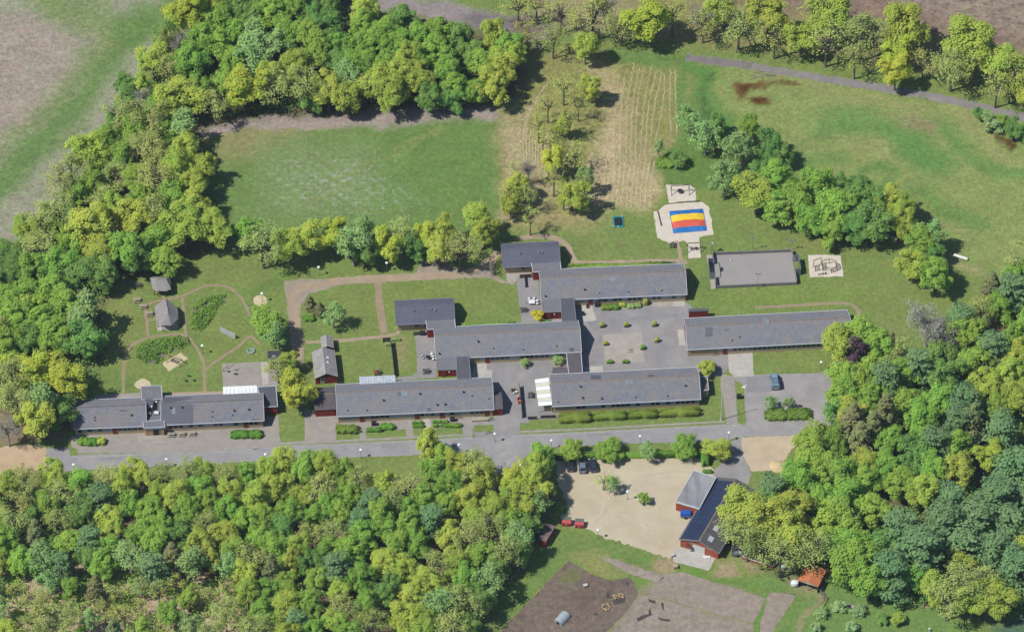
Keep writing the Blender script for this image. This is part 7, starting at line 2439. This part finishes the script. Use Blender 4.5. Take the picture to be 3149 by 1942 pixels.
fence('wire_fence', 'post and wire fence along the paddock below the tree bank', 'k', [(30, 1150), (120, 1035)], 1.2, M_WOOD, rail=(.5, 1.0), post_every=4)
fence('wire_fence', 'light wire fence running down from the orange shelter', 'l', [(380, 1210), (425, 1290)], 1.4, M_GALV, rail=(.4, .9, 1.35), post_every=1.6)
fence('rail_fence', 'low wooden rail at the edge of the vegetable beds near the shelter', 'l', [(145, 1240), (212, 1250)], .5, M_TAN, rail=(.45,), post_every=2)
fence('rail_fence', 'wooden rail beside the white pole in the right meadow', 'l', [(415, 1340), (448, 1275)], .7, M_TAN, rail=(.35, .65), post_every=2)
fence('white_rail', 'white rail along the ramp at the right end of the road wing', 'n', [(1930, 560), (2125, 552)], .8, M_WHITE, rail=(.4, .78), post_every=2)
o = thing('access_ramp', 'concrete ramp with pale side wall at the right end of the road wing', 'ramp', W('n', 1930, 582))
p = [Vector(), W('n', 2118, 572) - o.location, W('n', 2118, 540) - o.location, W('n', 1930, 548) - o.location]
MB().hull([(*v.xy, .02) for v in p], [(*p[0].xy, .6), (*p[1].xy, .12), (*p[2].xy, .12), (*p[3].xy, .6)]).build('slope', M_SLAB, o)
MB().beam((p[0].x, p[0].y - .06, .35), (p[1].x, p[1].y - .06, .3), .1, .6).build('side_wall', M_CREAM, o)
fence('white_post_rail', 'white wire posts along the play court and mast', 'e', [(1575, 1150), (1630, 1108)], .9, M_GALV, rail=(.85,), post_every=1.5)

# white ball wall of two panels
wl = thing('ball_wall', 'white slanting ball wall of two panels on the play garden lawn', 'wall', W('e', 1551, 868))
d = W('e', 1660, 921) - wl.location
for k in range(2):
    MB().beam(d * (k * .5 + .004) + Vector((0, 0, .8)), d * (k * .5 + .496) + Vector((0, 0, .8)), .12, 1.55).build('wall_panel', M_PANELW, wl)
for k in range(3):
    MB().beam(d * k * .5 + Vector((.12, .12, 0)), d * k * .5 + Vector((.12, .12, 1.5)), .1).build('post', M_GALV, wl)

# ring sandbox, springers, hoop, toys
o = thing('sandbox_ring', 'grey round tyre-like sandbox on the lawn above the play court', 'sandbox', W('e', 1768, 1008))
MB().torus((0, 0, .18), .78, .2, 22, 8).build('rim', pm('ring_grey', A(150, 158, 168)), o)
MB().lathe([(.62, .02), (.62, .12)], 18).build('filling', pm('ring_green', A(120, 146, 96)), o)
o = thing('spring_rider', 'green spring rider on the lawn before the entrance block', 'spring rider', W('e', 1330, 1186))
MB().lathe([(.12, 0), (.12, .35)], 8).build('spring', M_DARKM, o)
MB().hull([(-.45, -.12, .35), (.45, -.12, .35), (.45, .12, .35), (-.45, .12, .35)], [(-.3, -.08, .65), (.35, -.08, .6), (.35, .08, .6), (-.3, .08, .65)]).build('seat', M_GREEN, o)
MB().beam((-.25, -.25, .7), (-.25, .25, .7), .05).build('handle', M_GREEN, o)
for lab, x, y in (('left dark stump seat below the green spring rider', 1310, 1220), ('right dark stump seat below the green spring rider', 1368, 1218)):
    o = thing('stump_seat', lab, 'stool', W('e', x, y))
    MB().lathe([(.17, 0), (.15, .4)], 9).build('stem', M_DARKW, o)
    MB().lathe([(.27, .4), (.27, .5)], 10).build('seat', pm('dark_green', A(50, 82, 62)), o)
o = thing('basketball_stand', 'black basketball board on a white pole at the play court', 'basketball stand', W('e', 1612, 1150))
MB().lathe([(.35, 0), (.3, .12)], 10).build('foot', M_BLACK, o)
MB().beam((0, 0, .1), (.1, 0, 2.4), .1, n=6).build('pole', M_WHITE, o)
bb = MB().box(-.1, .9, -.05, 0, 2.0, 2.7).build('backboard', M_WHITE, o)
MB().torus((.4, -.3, 2.15), .22, .03, 12, 5).build('hoop', M_REDP, bb)
o = thing('ride_on_toy', 'black round toy standing on the play court', 'toy', W('e', 1666, 1172))
MB().torus((0, 0, .3), .26, .09, 12, 6, (0, 1, 0)).build('wheel', M_BLACK, o)
MB().beam((0, 0, .35), (-.5, 0, .3), .07).build('bar', M_DARKM, o)
MB().box(-.6, -.35, -.15, .15, .3, .4).build('seat', M_BLACK, o)
for lab, x, y, cols in (('heap of white and yellow ride-on toys at the toy fence, upper end', 60, 1300, (M_WHITE, M_BLACK, M_YELLOW)), ('red and white pedal cars at the toy fence, middle', 84, 1340, (M_REDP, M_WHITE, M_ORANGE)), ('dark toy tractor at the upper tip of the toy fence', 45, 1284, (M_DARKW, M_BLACK, M_ORANGE)),
                        ('orange pedal car at the toy fence, lower end', 90, 1368, (M_ORANGE, M_REDP, M_WHITE))):
    o = thing('pedal_car', lab, 'toy', W('g', x, y), .4)
    MB().hull([(-.6, -.3, .18), (.6, -.3, .18), (.6, .3, .18), (-.6, .3, .18)], [(-.5, -.25, .5), (.2, -.25, .5), (.2, .25, .5), (-.5, .25, .5)]).build('body', cols[0], o)
    MB().hull([(.22, -.24, .2), (.62, -.24, .2), (.62, .24, .2), (.22, .24, .2)], [(.25, -.2, .42), (.55, -.2, .34), (.55, .2, .34), (.25, .2, .42)]).build('bonnet', cols[2], o)
    for sx in (-.4, .42):
        for sy in (-.34, .34):
            MB().torus((sx, sy, .18), .13, .05, 10, 5, (0, 1, 0)).build('wheel', M_BLACK, o)
    MB().box(-.5, -.42, -.2, .2, .5, .85).build('backrest', cols[1], o)
for lab, t, x, y in (('bicycle lying beside the kerb before the road wing', 'n', 2112, 712), ('bicycle leaning at the grass before the ramp of the road wing', 'n', 2132, 572), ('bicycle at the shrub bed before the road wing door', 'n', 1790, 556), ('red cart parked at the far wing corner', 'g', 1464, 1040)):
    o = thing('bicycle', lab, 'bicycle', W(t, x, y), .3)
    for sx in (-.5, .5):
        MB().torus((sx, 0, .33), .31, .035, 14, 5, (0, 1, 0)).build('wheel', M_BLACK, o)
    MB().beam((-.5, 0, .33), (-.1, 0, .75), .04).beam((-.1, 0, .75), (.4, 0, .72), .04).beam((.5, 0, .33), (.38, 0, .9), .04).beam((-.05, 0, .33), (.4, 0, .72), .04).build('frame', M_REDP if 'red' in lab else M_DARKM, o)
    MB().box(-.25, 0, -.07, .07, .82, .88).build('saddle', M_BLACK, o)
    MB().beam((.36, -.28, .98), (.36, .28, .98), .04).build('handlebar', M_DARKM, o)
o = thing('garden_grill', 'brick garden grill on the lawn behind the silver canopy', 'grill', W('f', 866, 1168))
MB().box(-.4, .4, -.3, .3, 0, .8).build('hearth', M_BRICK, o)
MB().box(-.2, .2, -.05, .3, .8, 1.3).build('chimney', M_BRICK, o)

# long white trough in the right meadow
o = thing('feed_trough', 'long white trough lying on the meadow edge at the right', 'trough', W('h', 1338, 335))
d = W('h', 1435, 366) - o.location
MB().beam(Vector((0, 0, .35)), d + Vector((0, 0, .35)), .7, .6, n=8).build('tub', M_WHITE, o)
MB().beam(Vector((0, 0, .68)), d + Vector((0, 0, .68)), .3, .06).build('rim', M_WHITE, o)

# paddock: arched hut, ring of logs, blocks
ha, hb_ = W('k', 355, 1458), W('k', 415, 1392)
rot, hl = frame2(ha, hb_)
o = thing('arched_hut', 'pale grey half-round metal hut on the dark paddock soil', 'animal hut', ha, rot)
hr_ = 1.25
M_HUT = pm('hut_steel', A(176, 186, 190), A(160, 170, 176), 1, .08, .4, .4, patch=.8)
for k in range(7):
    x0, x1 = hl * k / 7, hl * (k + .97) / 7
    arc = [(math.cos(math.pi * i / 10) * hr_, math.sin(math.pi * i / 10) * hr_ * .95) for i in range(11)]
    arc2 = [(a * .96, b * .96) for a, b in arc]
    ring = arc + arc2[::-1]
    MB().hull([(x0, a, b) for a, b in ring], [(x1, a, b) for a, b in ring]).build('roof_sheet', M_HUT, o)
arc = [(math.cos(math.pi * i / 10) * hr_ * .94, math.sin(math.pi * i / 10) * hr_ * .9) for i in range(11)]
MB().hull([(.06, a, b) for a, b in arc], [(.1, a, b) for a, b in arc]).build('end_wall', pm('hut_end', A(150, 152, 150)), o)
MB().box(.02, .055, -.35, .35, .02, .75).build('opening', M_BLACK, o)
M_LOG = pm('split_log', A(206, 178, 134), A(168, 138, 100), 3, .25, patch=1.5)


def log_pile(lab, t, x, y, n, r, seed):
    rr = random.Random(seed)
    o = thing('log_pile', lab, 'logs', W(t, x, y))
    for k in range(n):
        a = math.tau * k / n + rr.uniform(-.3, .3)
        c = Vector((math.cos(a) * r, math.sin(a) * r, .14 + .1 * (k % 3)))
        d = Vector((math.cos(a + 1.2 + rr.uniform(-.4, .4)), math.sin(a + 1.2), 0)) * rr.uniform(.4, .75)
        MB().beam(c - d, c + d, rr.uniform(.2, .3), n=7).build('log', M_LOG, o)


log_pile('ring of pale cut logs on the paddock soil', 'k', 697, 1340, 10, .75, 1)
log_pile('few pale logs at the upper right of the log ring', 'k', 803, 1258, 4, .35, 2)
log_pile('two pale logs left of the upper logs on the paddock', 'k', 762, 1265, 3, .3, 3)
log_pile('single pale log at the left edge of the paddock', 'k', 222, 1240, 2, .25, 4)
o = thing('straw_block', 'pale wooden feeding box on the upper paddock', 'box', W('k', 550, 1190), .3)
MB().box(-.45, .45, -.35, .35, .02, .5).build('box', M_TAN, o)
MB().box(-.48, .48, -.38, .38, .505, .56).build('lid', M_PANELW, o)

# things round the workshop and the orchard
o = thing('compost_yard', 'low brick walled yard with dark heaps right of the workshop', 'walled yard', W('q', 820, 1045))
a, b, c = Vector(), W('q', 1148, 1148) - o.location, W('q', 1210, 1075) - o.location
dd = W('q', 860, 965) - o.location
for p0, p1 in ((a, b), (b, c), (a, dd)):
    MB().beam((p0.x, p0.y, .35), (p1.x, p1.y, .35), .22, .7).build('wall', M_BRICK, o)
    MB().beam((p0.x, p0.y, .73), (p1.x, p1.y, .73), .26, .06).build('coping', M_PANELW, o)
for x, y, r in ((880, 1010, .9), (960, 1035, .9), (1060, 1050, 1.2), (1110, 1095, .7)):
    p = W('q', x, y) - o.location
    MB().lathe([(r, .02), (r * .8, .3), (r * .35, .6), (.05, .65)], 9, (p.x, p.y, 0)).build('heap', M_SOIL if x < 1100 else M_TAN, o)
o = thing('cattle_trailer', 'grey railed livestock trailer between workshop and brick yard', 'trailer', W('q', 765, 1005))
MB().box(-1.3, 1.1, -.5, 1.6, .4, .5).build('floor', M_GALV, o)
for y in (-.5, 1.6):
    for z in (.7, .95, 1.2):
        MB().beam((-1.3, y, z), (1.1, y, z), .05, .12).build('side_rail', M_GALV, o)
for x in (-1.3, 1.1):
    for z in (.7, .95, 1.2):
        MB().beam((x, -.5, z), (x, 1.6, z), .05, .12).build('side_rail', M_GALV, o)
for x in (-1.3, -.1, 1.1):
    for y in (-.5, 1.6):
        MB().beam((x, y, .5), (x, y, 1.3), .07).build('post', M_GALV, o)
for y in (-.6, 1.7):
    ring = [(math.cos(math.tau * k / 10) * .3, math.sin(math.tau * k / 10) * .3) for k in range(10)]
    MB().hull([(q0, y - .1, .3 + q1) for q0, q1 in ring], [(q0, y + .1, .3 + q1) for q0, q1 in ring]).build('wheel', M_TYRE, o)
bl = MB().lathe([(.3, 0), (.75, .25), (.8, .8), (.7, 1.25), (.25, 1.45)], 12).mesh('wrapped_bale', M_WHITE)
o = tag(link('wrapped_bale', bl, None, W('q', 1385, 1330)), 'white wrapped bale left of the orange shelter', 'bale')
o.scale = (1.25, 1.0, .95)
o = thing('litter_sacks', 'heap of white sacks on the concrete before the garage door', 'sacks', W('q', 440, 1020))
rs = random.Random(4)
for k in range(6):
    MB().lathe([(.1, 0), (.32, .08), (.28, .22), (.08, .3)], 8, (rs.uniform(-.8, .8), rs.uniform(-.4, .4), 0)).build('sack', M_WHITE, o)
o = thing('rain_barrel', 'grey barrel with hose standing at the workshop gable', 'barrel', W('q', 272, 955))
MB().lathe([(.38, 0), (.44, .5), (.38, 1.0)], 12).build('barrel', M_METAL, o)
MB().lathe([(.4, 1.0), (.34, 1.06)], 12).build('lid', M_BLACK, o)
for lab, t, x, y, s, m in (('pale wooden crate at the lower left of the concrete apron', 'q', 95, 1140, 1.0, M_STONE), ('white crate beside the brick yard\'s right end', 'q', 1262, 1148, .9, M_PANELW), ('small pale crate at the upper left of the concrete apron', 'q', 66, 1015, .7, M_PANELW)):
    o = thing('wooden_crate', lab, 'crate', W(t, x, y), .2)
    for k in range(3):
        MB().box(-s / 2, s / 2, -s / 2, -s / 2 + .06, .05 + k * s * .25, .05 + k * s * .25 + s * .22).build('slat', m, o)
        MB().box(-s / 2, s / 2, s / 2 - .06, s / 2, .05 + k * s * .25, .05 + k * s * .25 + s * .22).build('slat', m, o)
    MB().box(-s / 2, -s / 2 + .06, -s / 2 + .06, s / 2 - .06, .05, s * .75).box(s / 2 - .06, s / 2, -s / 2 + .06, s / 2 - .06, .05, s * .75).build('end_panel', m, o)
    MB().box(-s / 2, s / 2, -s / 2, s / 2, s * .78, s * .84).build('lid', m, o)
for lab, x, y, m in (('grey beehive at the wood edge behind the orchard', 712, 1250, M_METAL), ('pale green beehive left of the grey one at the wood edge', 655, 1225, pm('pale_green', A(128, 158, 132)))):
    o = thing('beehive', lab, 'beehive', W('l', x, y), -.3)
    MB().box(-.5, .5, -.4, .4, .15, .85).build('body', m, o)
    MB().box(-.58, .58, -.48, .48, .86, .96).build('lid', M_FELT, o)
    MB().box(-.2, .2, -.44, -.4, .2, .28).build('entrance_slot', M_BLACK, o)
    MB().box(-.45, -.35, -.35, .35, 0, .15).box(.35, .45, -.35, .35, 0, .15).build('feet', M_WOOD, o)
o = thing('animal', 'small dark hen walking on the grass left of the shelter', 'hen', W('q', 1245, 1280))
hen = MB().lathe([(.04, -.32), (.14, -.2), (.2, 0), (.16, .18), (.08, .3), (.03, .36)], 10)
hen.v = [(z, y, .3 + x * .9 + max(0, z - .15) * .9) for x, y, z in hen.v]
hen.build('body', M_DARKW, o)
MB().lathe([(.03, -.08), (.08, 0), (.03, .09)], 8, (.4, 0, .62)).build('head', M_DARKW, o)
MB().beam((0, -.06, 0), (.02, -.06, .2), .03).beam((0, .06, 0), (.02, .06, .2), .03).build('legs', M_TAN, o)
MB().hull([(-.3, -.04, .35), (-.3, .04, .35), (-.5, 0, .4)], [(-.32, -.03, .5), (-.32, .03, .5), (-.52, 0, .66)]).build('tail', M_DARKW, o)
o = thing('white_post', 'little white marker at the bottom edge of the orchard', 'post', W('l', 1165, 1506))
MB().box(-.12, .12, -.12, .12, 0, .75).build('shaft', M_WHITE, o)
MB().box(-.2, .2, -.2, .2, .75, .95).build('cap', M_WHITE, o)
o = thing('low_platform', 'grey sunken platform among the fruit trees of the orchard', 'platform', W('l', 600, 1350))
p = [W('l', *q) - o.location for q in ((560, 1325), (650, 1355), (660, 1335), (575, 1308))]
MB().hull([(*v.xy, .01) for v in p], [(*v.xy, .2) for v in p]).build('deck', M_SLAB2, o)
MB().beam((p[0].x, p[0].y - .05, .12), (p[1].x, p[1].y - .05, .12), .08, .22).build('edging', M_POSTD, o)
# dead branches on the meadow
o = thing('brush_heap', 'heap of pale dead branches at the upper edge of the meadow', 'brushwood', W('c', 1800, 540))
rs = random.Random(12)
for k in range(26):
    a = Vector((rs.gauss(0, 1.4), rs.gauss(0, .8), rs.uniform(.05, .4)))
    d = Vector((rs.gauss(0, 1), rs.gauss(0, .5), rs.uniform(-.1, .25))) * .9
    MB().beam(a - d, a + d, .07, n=4, w2=.03).build('branch', M_TWIG, o)
# little sand heap
o = thing('sand_heap', 'pale yellow heap of sand at the wood edge beside the gravel pad', 'sand heap', W('l', 105, 345))
mb = MB()
prof = [(2.2, 0), (1.8, .25), (1.1, .6), (.4, .85), (.05, .9)]
mb.lathe(prof, 18)
mb.v = [(x * (1 + .12 * math.sin(3 * math.atan2(y, x))), y * (1 + .1 * math.cos(2 * math.atan2(y, x))), z) for x, y, z in mb.v]
mb.build('heap', pm('heap_sand', A(206, 184, 142), A(192, 168, 126), patch=.8), o)

# ------------------------------------------------------------------ the thin veil of air between the aircraft and the ground
hz = MB().box(-1200, 1200, -1100, 1300, -1.25, 905).mesh('haze')
hm_ = bpy.data.materials.new('haze')
hm_.use_nodes = True
hn = hm_.node_tree
hn.nodes.clear()
ho = nd(hn, 'OutputMaterial')
hv_ = nd(hn, 'VolumePrincipled')
hv_.inputs['Color'].default_value = (.62, .79, 1.0, 1)
hv_.inputs['Density'].default_value = 2.0e-5
hn.links.new(hv_.outputs[0], ho.inputs['Volume'])
hz.materials.append(hm_)
tag(link('haze', hz), kind='stuff')
